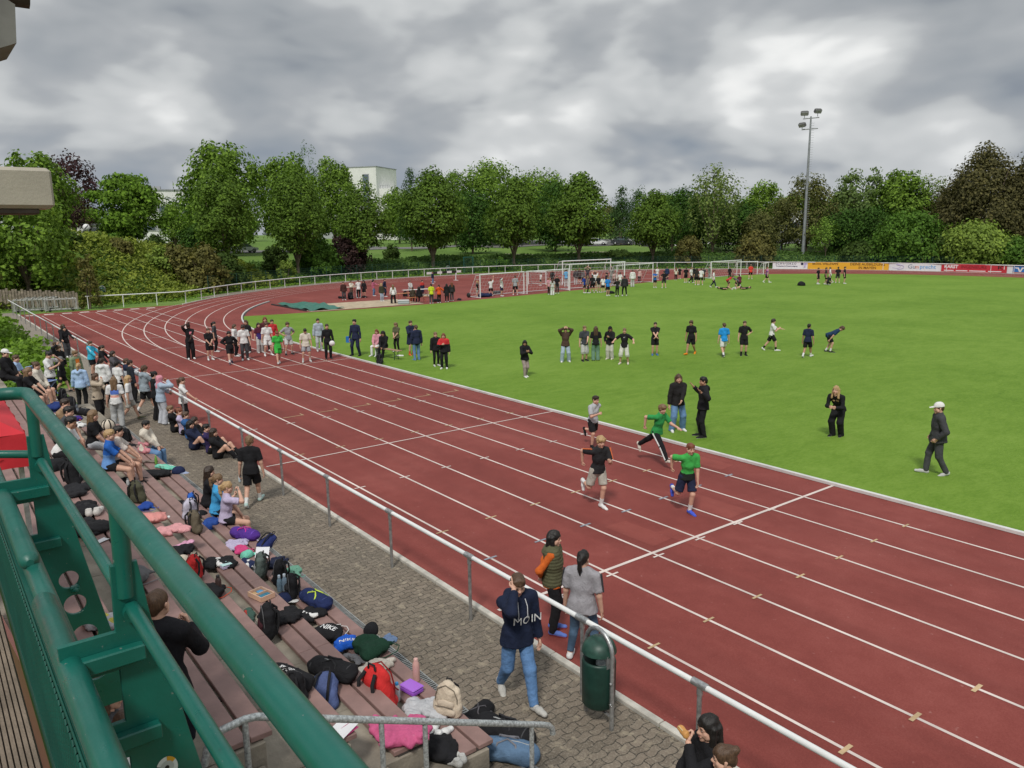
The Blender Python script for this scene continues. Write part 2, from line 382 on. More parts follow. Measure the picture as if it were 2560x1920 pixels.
CONC = mat('edge_concrete', (.47, .45, .40), .85, var=.14, vscale=5, bump=.3, bscale=60)
ke = MB(); x = -70.6
while x < 12:
    ke.box((x+.495, 6.5, .02), (.985, .10, .075), bev=.012); x += 1.0
pts = arc(49.36, 2*math.pi-a0-.0, math.pi/2, 110)
for i in range(len(pts)-1):
    a, b = pts[i], pts[i+1]; ke.box(((a[0]+b[0])/2, (a[1]+b[1])/2, .02), (math.dist(a, b)-.006, .10, .09), math.atan2(b[1]-a[1], b[0]-a[0]))
tag(ke.build('edge_strip', CONC), kind='structure')
dr = MB()
for x in np.arange(-27, -5.9, 1.0):
    dr.box((x+.5, 4.84, .012), (.99, .012, .024)); dr.box((x+.5, 4.715, .012), (.99, .012, .024)); dr.box((x+.5, 4.78, .007), (.99, .11, .006), mi=1)
    for k in range(24): dr.box((x+.02+k*.0415, 4.78, .016), (.012, .115, .012))
tag(dr.build('drain_channel', [mat('galv', (.42, .43, .42), .5, .6, .15, 12), mat('drain_dark', (.03, .03, .03), .9)]), kind='structure')

# --- grandstand steps
STEP = mat('step_concrete', (.255, .225, .18), .9, var=.22, vscale=2.2, bump=.5, bscale=25, detail=7)
YF = lambda n: 4.41-.79*(n-1)
X0, X1 = -27.2, -6.12
st = MB()
for n in range(1, 7):
    y1 = YF(n)-.07; y0 = YF(n+1)-.074
    xx = X0-1.6 if n > 0 else X0
    while xx < X1-.05:
        w = min(1.2, X1-xx); st.box((xx+w/2-.004, (y0+y1)/2, .19*n), (w-.008, y1-y0, .38*n), bev=.012); xx += 1.2
tag(st.build('stand_steps', STEP), kind='structure')
st = MB()
for k in range(12):
    y1 = 4.30-.395*k; xx = X1+.012
    while xx < -3.4:
        st.box((xx+.395, y1-.2, .095*(k+1)), (.785, .40, .19*(k+1)-.004), bev=.012); xx += .79
tag(st.build('stairway', STEP), kind='structure')

# --- road and car park beyond the lawn (follow the terrain)
def offset_curve(d, n=200):
    out = []
    for t in np.linspace(0, 1, n):
        a = math.radians(205-115*t/.8) if t < .8 else math.pi/2
        x = CX+(49.9+d)*math.cos(a)+(0 if t < .8 else (t-.8)/.2*120); out.append((x, CY+(49.9+d)*math.sin(a)))
    return out
def ribbon(name, d0, d1, m, dz, lo=0, hi=200, k=6):
    cs = [offset_curve(d)[lo:hi] for d in np.linspace(d0, d1, k)]
    A = np.array(cs); Z = terrain(A[..., 0], A[..., 1])+dz; V = np.concatenate([A, Z[..., None]], -1)
    n0, n1 = A.shape[:2]; idx = np.arange(n0*n1).reshape(n0, n1)
    Fq = np.stack([idx[:-1, :-1], idx[:-1, 1:], idx[1:, 1:], idx[1:, :-1]], -1).reshape(-1, 4)
    return tag(link(name, npmesh(name, V.reshape(-1, 3), Fq), m), kind='structure')
ASPH = mat('asphalt', (.17, .165, .16), .9, var=.1, vscale=2)
ribbon('road', 40, 47, ASPH, .05)
ribbon('car_park', 50, 66, mat('car_park_asphalt', (.12, .118, .115), .9), .05, 70, 150)
ribbon('park_path', 16.2, 17.6, mat('park_path_gravel', (.26, .23, .16), .95), .04, 60, 170)
# ================================================================ VEGETATION
LEAF = {
 'hb': foliage('leaf_hornbeam', (0.104, 0.181, 0.030), .45, 1.65), 'rd': foliage('leaf_broad', (0.140, 0.236, 0.037), .42, 1.7),
 'dk': foliage('leaf_dark', (0.051, 0.112, 0.022), .4, 1.8), 'sp': foliage('leaf_spreading', (0.122, 0.223, 0.029), .38, 1.8),
 'po': foliage('leaf_poplar', (0.096, 0.174, 0.054), .5, 1.5), 'co': foliage('leaf_conifer', (0.054, 0.105, 0.035), .5, 1.5),
 'pu': foliage('leaf_purple', (0.060, 0.030, 0.035), .5, 1.7), 'ai': foliage('leaf_airy', (0.163, 0.227, 0.065), .55, 1.5),
 'br': foliage('leaf_brownish', (0.127, 0.139, 0.048), .5, 1.5), 'la': foliage('leaf_larch', (0.142, 0.212, 0.069), .5, 1.5),
 'cu': foliage('leaf_copper', (0.107, 0.102, 0.044), .38, 1.7), 'sm': foliage('leaf_fresh', (0.178, 0.303, 0.054), .55, 1.4),
 'sb': foliage('leaf_bush', (0.089, 0.181, 0.030), .45, 1.6), 'sl': foliage('leaf_light_bush', (0.194, 0.280, 0.056), .5, 1.5),
 'so': foliage('leaf_olive', (0.142, 0.139, 0.045), .5, 1.5), 'sd': foliage('leaf_dark_bush', (0.060, 0.103, 0.024), .5, 1.5),
 'sp2': foliage('leaf_purple_bush', (0.054, 0.033, 0.032), .5, 1.6), 'hg': foliage('leaf_hedge', (0.156, 0.273, 0.041), .45, 1.55),
 'gc': foliage('leaf_cover', (0.074, 0.139, 0.035), .45, 1.6), 'gy': foliage('leaf_cover_light', (0.201, 0.254, 0.046), .5, 1.5)}
BARK = mat('bark', (.16, .125, .09), .95, var=.25, vscale=2.5, bump=.6, bscale=14)
def rand_dirs(n):
    v = rng.normal(size=(n, 3)); return v/np.linalg.norm(v, axis=1)[:, None]
def leaf_mesh(name, P, N, s, fold=.25):
    """kite-shaped leaf clumps at P, facing N, sizes s"""
    n = len(P); N = N/np.maximum(np.linalg.norm(N, axis=1), 1e-6)[:, None]
    t = np.cross(N, rand_dirs(n)); t /= np.maximum(np.linalg.norm(t, axis=1), 1e-6)[:, None]; b = np.cross(N, t); s = s[:, None]
    V = np.stack([P-t*s*.62, P-b*s*.42+N*s*fold*rng.uniform(-1, 1, (n, 1)), P+t*s*.68, P+b*s*.42+N*s*fold*rng.uniform(-1, 1, (n, 1))], 1).reshape(-1, 3)
    return npmesh(name, V, np.arange(4*n).reshape(n, 4), smooth=False)
PROF = {  # crown radius (0..1) against height in the crown (0..1)
 'hb': lambda t: np.where(t < .36, .42+.58*np.sin(np.clip(t/.36, 0, 1)*math.pi/2), np.clip(1-np.clip((t-.36)/.66, 0, 1)**1.75, 0, 1)**.72),
 'rd': lambda t: np.sqrt(np.clip(1-((t-.45)/.56)**2, 0, 1)), 'po': lambda t: np.clip(np.sin(math.pi*np.clip(t*.9+.1, 0, 1))**.5, 0, 1),
 'co': lambda t: np.clip(1.02-t, .05, 1)**.8, 'sh': lambda t: np.sqrt(np.clip(1-(np.clip(t-.25, 0, 1)/.76)**2, 0, 1)), 'cu': lambda t: np.where(t < .3, .75+.25*np.sin(np.clip(t/.3, 0, 1)*math.pi/2), np.clip(1-np.clip((t-.3)/.72, 0, 1)**1.35, 0, 1)**.75)}
def crown_mesh(kind, h0, h1, w, ncl, per, leaf, prof, up=.55, inner=.3):
    P = []; N = []
    t = rng.uniform(0, 1, ncl*3); keep = rng.uniform(0, 1, ncl*3) < PROF[prof](t)**1.0+.08; t = t[keep][:ncl]; m = len(t)
    az = rng.uniform(0, 2*math.pi, m); lump = 1+.15*np.sin(az*3+t*7+rng.uniform(0, 6))+.14*np.sin(az*5-t*13+rng.uniform(0, 6))-.08
    rr = np.where(rng.uniform(0, 1, m) < inner, rng.uniform(.25, .75, m), rng.uniform(.80, 1.05, m))*PROF[prof](t)*w/2*lump
    c = np.stack([rr*np.cos(az), rr*np.sin(az), h0+(h1-h0)*(.03+.95*t)], 1)
    sg = np.array([w*.062, w*.062, w*.062*(1+up*1.1)])+np.array([.06, .06, .08])
    q = rng.normal(size=(m, per, 3)); q /= np.maximum(1, np.linalg.norm(q, axis=2)/1.7)[..., None]
    if kind in ('hb', 'po'): q[..., 2] = np.abs(q[..., 2])*1.1-.4
    if kind in ('sp', 'la'): q[..., 2] *= .5
    P = c[:, None, :]+q*sg
    out = c*np.array([1, 1, 0]); out /= np.maximum(np.linalg.norm(out, axis=1), .2)[:, None]
    N = q*.8+out[:, None, :]*.8+np.array([0, 0, .55])+rng.normal(size=P.shape)*.55
    P = P.reshape(-1, 3); N = N.reshape(-1, 3); s = leaf*rng.uniform(.45, 1.05, len(P))
    return leaf_mesh('crown', P, N, s)
def trunk_mesh(h0, h1, w, r, limbs, vase, twist=0.0):
    mb = MB(); base = h0*(.45 if vase else .8)
    mb.tube([(0, 0, -.35), (0, 0, .1), (.03, 0, base)], [r*1.5, r*1.1, r*.85], 9)
    for k in range(limbs):
        a = 2*math.pi*k/limbs+rng.uniform(-.3, .3); sp = w*(.30 if vase else .27)*rng.uniform(.7, 1.2); z1 = h0+(h1-h0)*rng.uniform(.45, .8)
        x, y = math.cos(a)*sp, math.sin(a)*sp
        mb.tube([(.02, 0, base*.9), (x*.28, y*.28, base+(z1-base)*.25), (x*.65, y*.65, base+(z1-base)*.6), (x, y, z1)], [r*.62, r*.5, r*.32, r*.08], 6)
    mb.tube([(.03, 0, base*.9), (.1, .05, (base+h1)/2), (0, 0, h0+(h1-h0)*.9)], [r*.8, r*.45, r*.06], 6)
    return mb
SPEC = {  # crown start, clumps, leaves per clump, leaf size, profile, limbs, vase trunk, trunk radius, up
 'hb': (.23, 262, 46, .40, 'hb', 6, True, .24, .9), 'rd': (.16, 187, 46, .48, 'rd', 5, False, .26, .2), 'dk': (.12, 150, 43, .42, 'rd', 4, False, .2, .4),
 'sp': (.16, 212, 46, .46, 'rd', 5, True, .26, 0), 'po': (.08, 112, 40, .40, 'po', 3, False, .2, 1.5), 'co': (.07, 150, 40, .38, 'co', 2, False, .2, 0),
 'pu': (.15, 112, 43, .42, 'rd', 4, False, .2, .4), 'ai': (.16, 118, 31, .42, 'rd', 6, True, .2, .6), 'br': (.1, 150, 40, .42, 'rd', 5, False, .2, .3),
 'la': (.08, 150, 34, .42, 'co', 5, False, .18, 0), 'cu': (.04, 325, 52, .36, 'cu', 6, False, .4, .2), 'sm': (.25, 75, 40, .34, 'rd', 4, True, .1, .1)}
def tree(kind, name, x, y, z, h, w, label, group=None, cat='tree'):
    h0f, ncl, per, leaf, prof, limbs, vase, tr, up = SPEC[kind]
    k = max(.55, min(1.2, w/9)); root = thing(name, label, cat, (x, y, z-.05), rng.uniform(0, 6), group)
    trunk_mesh(h*h0f, h, w, tr*max(.6, k), limbs, vase).build('trunk', BARK, root)
    link('crown', crown_mesh(kind, h*h0f*.92, h*.985, w*.95, int(ncl*k*(1 if h < 14 else 1.15)), per, leaf*max(.7, min(1.1, k)), prof, up), LEAF[kind], root)
    return root
def shrub(kind, name, x, y, z, h, w, label, group='shrubs on the embankment'):
    root = thing(name, label, 'shrub', (x, y, z-.05), 0, group)
    n = int(max(34, 22*w)); link('crown', crown_mesh(kind, -.1, h, w*.95, n, 42, max(.2, min(.42, .055*w+.12)), 'sh', .1, .15), LEAF[kind], root)
    mb = MB()
    for k in range(4):
        a = k*1.6+.3; mb.tube([(0, 0, -.2), (math.cos(a)*w*.1, math.sin(a)*w*.1, h*.35), (math.cos(a)*w*.25, math.sin(a)*w*.25, h*.7)], [.07, .05, .02], 5)
    mb.build('stems', BARK, root)
    return root
TREES = [
('rd', 'broadleaf_tree', -147.1, 83.5, 3.69, 11.4, 7.6, 'green tree far behind, right of the spruce'),
('dk', 'broadleaf_tree', -90.2, 103.9, 2.07, 7.4, 6.1, 'dark bushy tree right behind the seventh hornbeam'),
('dk', 'broadleaf_tree', -93.7, 117.2, 2.47, 8.6, 8.8, 'dark tree low behind the airy tree'),
('br', 'broadleaf_tree', -79.0, 113.4, 2.17, 6.4, 7.3, 'olive brown tree low left of the floodlight foot'),
('dk', 'broadleaf_tree', -67.0, 117.7, 2.04, 6.2, 7.6, 'dark tree behind the fresh little tree at the floodlight'),
('dk', 'broadleaf_tree', -95.6, 27.7, 3.03, 4.1, 4.2, 'dark bushy tree left below the first hornbeam crown'),
('rd', 'broadleaf_tree', -139.5, 36.5, 3.21, 7.8, 5.4, 'green tree in front of the commercial building'),
('hb', 'hornbeam_tree', -90.5, 28.8, 1.23, 11.4, 7.18, 'upright dark green hornbeam farthest left, its trunk hidden by shrubs'),
('hb', 'hornbeam_tree', -95.6, 39.5, 0.87, 12.5, 7.54, 'second hornbeam from the left with a pale forked trunk'),
('hb', 'hornbeam_tree', -98.3, 50.1, 0.84, 11.8, 7.45, 'third hornbeam from the left beside the purple shrub'),
('hb', 'hornbeam_tree', -98.9, 61.6, 0.89, 13.3, 9.48, 'fourth and widest hornbeam, standing right of the tower block'),
('hb', 'hornbeam_tree', -96.7, 74.9, 0.81, 12.6, 8.56, 'fifth hornbeam, above the left end of the first white goal'),
('hb', 'hornbeam_tree', -92.7, 84.8, 0.94, 12.8, 9.75, 'sixth hornbeam, broad crown above the big white goals'),
('hb', 'hornbeam_tree', -86.2, 94.8, 0.89, 10.2, 8.2, 'seventh and smallest hornbeam, above the middle goals'),
('rd', 'broadleaf_tree', -123.8, 39.9, 2.64, 16.69, 11.68, 'tall light green tree with clumped crown rising behind the first hornbeam'),
('rd', 'broadleaf_tree', -127.7, 51.6, 2.79, 15.76, 10.08, 'rounded tree behind the second hornbeam'),
('po', 'poplar_tree', -140.0, 61.2, 3.05, 20.19, 5.8, 'slim column poplar, tallest of the left trees'),
('rd', 'broadleaf_tree', -133.9, 62.6, 3.03, 16.07, 8.47, 'loose grey green tree right of the poplar beside the tower'),
('sp', 'spreading_tree', -101.3, 21.6, 4.34, 8.7, 8.21, 'wide spreading green tree on the hill right of the purple tree'),
('pu', 'purple_tree', -110.3, 17.1, 5.47, 10.15, 7.29, 'dark purple leaved tree between two green trees at the left'),
('rd', 'broadleaf_tree', -97.8, 11.8, 5.59, 8.8, 7.38, 'broad green tree behind the beige roof beam'),
('rd', 'broadleaf_tree', -77.8, 8.2, 0.76, 9.1, 6.8, 'low bushy tree at the far left below the beige beam'),
('co', 'conifer_tree', -122.9, 72.2, 2.74, 14.8, 6.1, 'dark spruce like tree left of the fourth hornbeam top'),
('rd', 'broadleaf_tree', -133.3, 88.5, 3.22, 14.52, 6.75, 'small tree top peeping right of the fourth hornbeam'),
('rd', 'broadleaf_tree', -132.4, 96.6, 3.24, 15.96, 15.84, 'pale green tree behind the gap of fourth and fifth hornbeams'),
('rd', 'broadleaf_tree', -127.9, 106.0, 3.17, 14.49, 14.04, 'pale tree behind the fifth hornbeam to its right'),
('dk', 'broadleaf_tree', -109.8, 76.3, 2.28, 10.4, 8.88, 'dark tree filling the gap between fourth and fifth hornbeams'),
('dk', 'broadleaf_tree', -107.7, 92.8, 2.31, 11.5, 9.75, 'dark tree with bare trunk left of the sixth hornbeam'),
('co', 'conifer_tree', -114.1, 115.9, 3.07, 11.77, 7.62, 'narrow conifer right of the sixth hornbeam'),
('dk', 'broadleaf_tree', -117.3, 124.6, 3.3, 11.44, 6.56, 'small dark round tree top left of the seventh hornbeam'),
('ai', 'airy_tree', -84.1, 107.0, 1.82, 13.8, 9.3, 'tall airy tree with open crown right of the seventh hornbeam'),
('dk', 'broadleaf_tree', -92.6, 110.0, 2.42, 10.12, 9.23, 'dark tree between the seventh hornbeam and the airy tree'),
('rd', 'broadleaf_tree', -83.9, 119.8, 2.31, 11.3, 8.04, 'mid green upright tree right of the airy tree'),
('dk', 'broadleaf_tree', -84.7, 114.3, 2.18, 8.2, 8.58, 'low dark tree under the mid green upright one'),
('br', 'brown_tree', -73.2, 117.0, 2.07, 12.1, 8.5, 'brownish tree directly behind the floodlight mast'),
('br', 'brown_tree', -77.5, 116.8, 2.28, 8.5, 6.7, 'olive brown tree left of the floodlight mast'),
('la', 'larch_tree', -68.6, 121.4, 2.16, 13.36, 10.01, 'feathery larch right of the floodlight mast'),
('la', 'larch_tree', -67.3, 126.2, 2.28, 13.25, 8.69, 'second feathery larch with taller tip'),
('rd', 'broadleaf_tree', -63.4, 127.6, 2.17, 12.15, 9.66, 'green tree between the larches and the copper beech'),
('ai', 'airy_tree', -60.1, 130.5, 2.21, 11.9, 6.4, 'thin tree with see through top left of the copper beech'),
('cu', 'copper_tree', -50.8, 126.2, 2.25, 14.66, 12.79, 'large brown copper beech at the right'),
('cu', 'copper_tree', -45.1, 128.7, 2.12, 14.1, 11.0, 'copper beech cut by the right edge of the picture'),
('cu', 'copper_tree', -55.9, 129.5, 2.21, 11.2, 7.5, 'lower copper toned tree at the left foot of the large copper beech'),
('rd', 'broadleaf_tree', -75.7, 129.1, 2.47, 8.1, 10.92, 'green tree low behind the floodlight foot'),
('dk', 'broadleaf_tree', -63.2, 119.2, 2.15, 6.6, 6.8, 'dark tree behind the yellow board'),
('sm', 'small_tree', -67.4, 113.2, 1.5, 5.7, 5.0, 'small fresh green tree beside the floodlight foot'),
]
SHRUBS = [
('sl', 'low_shrub', -85.7, 20.7, 2.57, 2.0, 2.9, 'pale green shrub on the right flank of the hill'),
('so', 'low_shrub', -85.1, 17.0, 4.35, 1.1, 2.4, 'olive low shrub on the crest of the hill by the sign'),
('sb', 'round_shrub', -55.4, 114.2, 0.84, 6.9, 10.1, 'large round dark green bush behind the white board'),
('sl', 'light_shrub', -46.8, 115.6, 0.89, 5.1, 9.8, 'light green spreading bush above the red board'),
('so', 'olive_shrub', -74.2, 104.6, 0.65, 4.6, 5.9, 'olive domed shrub left of the floodlight'),
('so', 'olive_shrub', -81.8, 98.2, 0.63, 4.2, 3.9, 'small olive shrub at the foot of the airy tree'),
('sd', 'dark_shrub', -85.2, 11.6, 5.4, 0.7, 4.3, 'dark trimmed bush at the top of the left hill'),
('so', 'olive_shrub', -83.4, 24.2, 0.32, 4.5, 4.5, 'olive brown shrub beside the first hornbeam trunk'),
('so', 'olive_shrub', -85.9, 22.5, 1.77, 3.1, 3.7, 'second olive brown shrub lower on the hill'),
('sd', 'dark_shrub', -95.6, 36.7, 1.11, 3.5, 3.2, 'dark shrub between first and second hornbeam'),
('sb', 'round_shrub', -96.7, 42.8, 0.86, 4.3, 5.2, 'bright green bush right of the second hornbeam trunk'),
('sp2', 'purple_shrub', -99.0, 48.0, 1.05, 4.6, 4.9, 'purple black shrub under the third hornbeam'),
('sl', 'light_shrub', -89.6, 35.6, 0.04, 3.1, 2.0, 'small pale bush by the second hornbeam trunk'),
('sd', 'dark_shrub', -87.5, 27.9, 0.54, 3.1, 4.0, 'dark undergrowth bush under the first hornbeam'),
('sd', 'dark_shrub', -51.2, 116.1, 1.06, 3.5, 6.8, 'dark bush between the big bush and the light bush'),
('sb', 'round_shrub', -42.8, 116.8, 1.17, 2.8, 6.4, 'green bush at the right edge above the blue logo board'),
('sd', 'dark_shrub', -106.0, 58.8, 1.8, 2.3, 2.4, 'small dark round shrub on the lawn near the fourth hornbeam'),
('sb', 'round_shrub', -92.8, 16.7, 5.24, 0.6, 3.8, 'green low bush by the sign on the hill'),
('sd', 'dark_shrub', -97.5, 23.1, 4.01, 1.8, 2.8, 'dark bush under the wide spreading tree'),
('so', 'olive_shrub', -72.5, 11.8, 0.0, 4.6, 1.7, 'rusty brown dead looking bush on the hill'),
('sd', 'dark_shrub', -60.9, 112.6, 0.89, 2.6, 6.5, 'dark bush behind the yellow board end'),
('sd', 'dark_shrub', -91.7, 92.5, 1.5, 1.0, 3.9, 'dark low shrub on the bank under the sixth hornbeam'),
('sb', 'round_shrub', -94.6, 71.0, 0.17, 1.8, 2.4, 'light green tuft by the mesh fence left of fifth hornbeam'),
('sb', 'round_shrub', -94.2, 68.2, 0.04, 1.5, 2.0, 'smaller light green tuft near the green gate'),
]
for a in TREES: tree(*a, group={'hb': 'hornbeams along the bend', 'cu': 'copper beeches'}.get(a[0], 'trees beyond the track'))
for a in SHRUBS: shrub(*a)
tree('br', 'brown_tree', -48.5, 1.6, float(terrain(-48.5, 1.6)), 9.2, 4.6, 'olive brown tree at the left picture edge behind the hedge', 'trees beyond the track')

# distant belt of trees that closes the horizon behind the car park and houses
belt = []
for i in range(26):
    a = math.radians(204-4.6*i); rr = 128+rng.uniform(-10, 40); belt.append((CX+rr*math.cos(a), CY+rr*math.sin(a)))
for i in range(9): belt.append((-40+i*11, 190+rng.uniform(-12, 25)))
pro = [tree(k, 'distant_tree', 0, 0, 0, 10, 9, 'soft green tree in the distant belt beyond the car park', 'distant belt of trees') for k in ('rd', 'dk', 'br')]
for i, (x, y) in enumerate(belt):
    o = pro[i % 3] if i < 3 else copy_tree(pro[i % 3], (0, 0, 0), 0)
    o.location = (x, y, float(terrain(x, y))-.1); o.rotation_euler.z = i*1.7; s = rng.uniform(.75, 1.15); o.scale = (s*1.25, s*1.25, s*.9)

# --- ground cover on the banks
def cover(name, test, n, size, m, zmax, label=None):
    P = []
    while sum(len(q) for q in P) < n:
        x = rng.uniform(-110, 20, 60000); y = rng.uniform(-3, 122, 60000)
        k = test(x, y, outside(x, y)); x, y = x[k], y[k]
        cl = .5+.5*np.sin(x*.9+1.3*np.sin(y*.7))*np.sin(y*1.1+1.1*np.sin(x*.5)); z = terrain(x, y)+rng.uniform(.0, 1, len(x))**1.5*zmax*(.25+.75*cl)
        P.append(np.stack([x, y, z], 1))
    P = np.concatenate(P)[:n]; N = rng.normal(size=P.shape)*.6+np.array([.1, -.2, .9])
    o = link(name, leaf_mesh(name, P, N, size*rng.uniform(.6, 1.4, n)), LEAF[m]); return tag(o, kind='stuff')
nearcam = lambda x, y: (y > 8) | (x < -70)
cover('bank_undergrowth', lambda x, y, d: (d > 2.6) & (d < 15) & nearcam(x, y) & ((y > 30) | (rng.uniform(0, 1, len(x)) < .3)), 52000, .26, 'gc', .45)
cover('hillside_bushes', lambda x, y, d: (d > 2.2) & (d < 20) & (y < 34) & (x < -70), 40000, .27, 'gy', 1.15)
cover('slope_hedge', lambda x, y, d: (y < 5.15) & (x > -72) & (x < -35.2) & (y > -2.5) & (y < 5.0+.3*np.sin(x*1.3)), 26000, .20, 'hg', 1.1)
cover('verge_grass', lambda x, y, d: (d > 1.5) & (d < 3.0) & nearcam(x, y), 14000, .15, 'hg', .25)

# ================================================================ BUILDINGS BEYOND
WHITE = mat('white_render', (.74, .74, .72), .8, var=.04, vscale=.5); GREYP = mat('grey_panel', (.36, .37, .38), .6, var=.05, vscale=.4)
GLASS = mat('window_glass', (.10, .13, .16), .15, .0, .2, .4, spec=.8); ROOFG = mat('roof_metal', (.30, .31, .33), .6)
def tower_block():
    t = thing('office_block', 'white flat roofed tower block with one tall column of dark windows', 'building', (-258.9, 135.4, 3.5), R(35))
    b = MB(); b.box((0, 0, 12.4), (14, 16, 24.8)); b.build('wall', WHITE, t)
    b = MB(); b.box((9.2, 0, 8.8), (4.4, 12, 17.6)); b.build('lower_wing', WHITE, t)
    b = MB(); b.box((-11.6, -1, 12.2), (9.2, 12, 24.4)); b.build('rear_wing', GREYP, t)
    b = MB(); b.box((0, 0, 24.95), (14.3, 16.3, .3)); b.build('parapet', ROOFG, t)
    for i in range(6):
        f = MB(); f.box((3.0, -8.03, 4.5+3.3*i), (2.5, .14, 3.1)); fo = f.build('window', GREYP, t)
        g = MB(); g.box((3.0, -8.12, 4.5+3.3*i), (2.1, .08, 2.6)); g.build('pane', GLASS, fo)
    rl = MB()
    for i in range(5): rl.tube([(7.4+.9*i, -5.8, 17.6), (7.4+.9*i, -5.8, 18.7)], .06, 5)
    rl.tube([(7.2, -5.8, 18.7), (11.2, -5.8, 18.7)], .06, 5); rl.build('roof_railing', ROOFG, t)
tower_block()
def low_block(x, y, rz, L, D, H, label, stripes, cat='building'):
    t = thing('commercial_building', label, cat, (x, y, float(terrain(x, y))-.3), rz)
    b = MB(); b.box((0, 0, H/2), (L, D, H)); b.build('wall', WHITE, t)
    b = MB(); b.box((0, 0, H+.15), (L+.4, D+.4, .3)); rf = b.build('roof', ROOFG, t)
    v = MB(); v.box((-L*.2, 0, H+.8), (2.2, 1.6, 1.0)); v.box((L*.22, .4, H+.65), (1.6, 1.6, .7)); v.tube([(-L*.02, 0, H), (-L*.02, 0, H+2.6)], .07, 6); v.build('roof_plant', GREYP, rf)
    for z, hh in stripes:
        b = MB(); b.box((0, -D/2-.03, z), (L*.98, .12, hh)); b.build('cladding', GREYP, t)
        n = max(3, int(L/3.2))
        for i in range(n):
            f = MB(); f.box((-L/2+L*(i+.5)/n, -D/2-.12, z), (L/n*.72, .1, hh*.7)); fo = f.build('window', ROOFG, t)
            g = MB(); g.box((-L/2+L*(i+.5)/n, -D/2-.19, z), (L/n*.64, .06, hh*.6)); g.build('pane', GLASS, fo)
low_block(-206, 55, R(68), 22, 14, 12.6, 'long white and grey commercial building with rooftop plant between the left trees', [(4.2, 2.0), (8.4, 1.6)])
low_block(-110, 168, R(28), 34, 12, 5.6, 'low white building with a band of windows behind the right trees', [(2.6, 1.7)])
low_block(-64, 176, R(16), 22, 12, 5.0, 'small pale house row glimpsed left of the copper beech', [(2.4, 1.4)])
low_block(-188, 108, R(50), 20, 12, 5.5, 'white low block seen under the crowns near the tower', [(2.8, 1.6)])
t = thing('garage_box', 'small white garage with grey door and flat dark roof on the hill', 'garage', (-117, 20.4, 4.9), R(60))
b = MB(); b.box((0, 0, 1.2), (4.2, 3, 2.4)); b.build('wall', WHITE, t)
b = MB(); b.box((0, 0, 2.5), (4.6, 3.4, .2)); b.build('roof', ROOFG, t)
b = MB(); b.box((.7, -1.54, 1.05), (2.6, .1, 2.0)); b.build('door', mat('garage_door', (.16, .18, .19), .6), t)
t = thing('gable_wall', 'white triangular gable end among the trees at the left', 'building', (-112, 9.5, 4.6), R(70))
b = MB(); b.prism([(-2.2, 0), (2.2, 0), (2.2, 1.6), (.6, 3.6), (-2.2, 2.2)], 1, -3, 3); b.build('wall', WHITE, t)
t = thing('sign_wall', 'dark grey slab wall with a big white ring letter behind the trees', 'wall', (-104.2, 118.2, 2.5), R(40))
b = MB(); b.box((0, 0, 1.1), (9.5, .4, 2.2)); b.build('slab', mat('slate_wall', (.055, .055, .06), .7), t)
b = MB(); b.tube([(2.3+.95*math.cos(a), -.24, 1.15+.95*math.sin(a)) for a in np.linspace(.75, 5.5, 22)], .11, 8); b.build('letter', WHITE, t)
for i, (x, y) in enumerate([(-101, 126.8), (-95, 130.5), (-88.5, 134)]):
    t = thing('canopy_column', ['white square column of the canopy left of the airy tree', 'white square column of the canopy right behind the airy tree trunk', 'white square column of the canopy beside the larch trees'][i], 'column', (x, y, float(terrain(x, y))), R(40), 'canopy columns')
    b = MB(); b.box((0, 0, 1.9), (.45, .45, 3.8)); b.build('shaft', WHITE, t); b = MB(); b.box((0, 0, 3.95), (.8, .8, .3)); b.build('capital', WHITE, t)
# --- cars in the car park
def make_car(label, paint, x, y, rz):
    t = thing('parked_car', label, 'car', (x, y, float(terrain(x, y))+.06), rz, 'cars parked beyond the lawn')
    body = [(-2.1, .35), (2.05, .35), (2.15, .55), (2.1, .78), (1.2, .92), (.55, 1.38), (-.95, 1.46), (-1.85, 1.0), (-2.15, .92), (-2.2, .5)]
    b = MB(); b.prism(body, 1, -.84, .84); b.build('body', paint, t)
    win = [(1.02, .93), (.5, 1.32), (-.9, 1.39), (-1.6, 1.0)]
    for s in (-1, 1):
        b = MB(); b.prism(win, 1, min(s*.8, s*.855), max(s*.8, s*.855)); b.build('side_window', GLASS, t)
    b = MB(); b.quad((1.17, -.72, .96), (1.17, .72, .96), (.57, .68, 1.37), (.57, -.68, 1.37)); b.build('windscreen', GLASS, t)
    for sx in (-1.3, 1.35):
        for sy in (-.8, .8):
            b = MB(); b.lathe([(.0, -.11), (.32, -.11), (.33, 0), (.32, .11), (0, .11)], 16, (sx, sy, .32), 0, Matrix.Rotation(math.pi/2, 4, 'X')); w = b.build('wheel', mat('tyre', (.02, .02, .02), .8), t)
            b = MB(); b.lathe([(0, -.13), (.19, -.125), (.19, .125), (0, .13)], 14, (sx, sy, .32), 0, Matrix.Rotation(math.pi/2, 4, 'X')); b.build('rim', mat('alloy', (.5, .5, .52), .3, .8), w)
    for sy in (-.6, .6):
        b = MB(); b.box((2.13, sy, .68), (.1, .34, .14)); b.build('headlight', mat('lamp_glass', (.7, .7, .7), .1), t)
CARW = mat('paint_white', (.75, .76, .77), .25, .0, .02, 1, coat=.5); CARD = mat('paint_dark', (.05, .055, .065), .25, .1, .05, 1, coat=.5); CARS = mat('paint_silver', (.40, .41, .43), .3, .4, .05, 1, coat=.5)
make_car('white hatchback parked rightmost behind the slim young tree', CARW, -114.6, 117.0, R(40))
make_car('white estate car parked just left of the rightmost hatchback', CARW, -117.6, 112.6, R(38))
make_car('dark car half hidden between the two white cars', CARD, -112.2, 114.2, R(44))
make_car('silver car with windows catching light behind the hornbeam trunks', CARS, -122.5, 108.6, R(30))
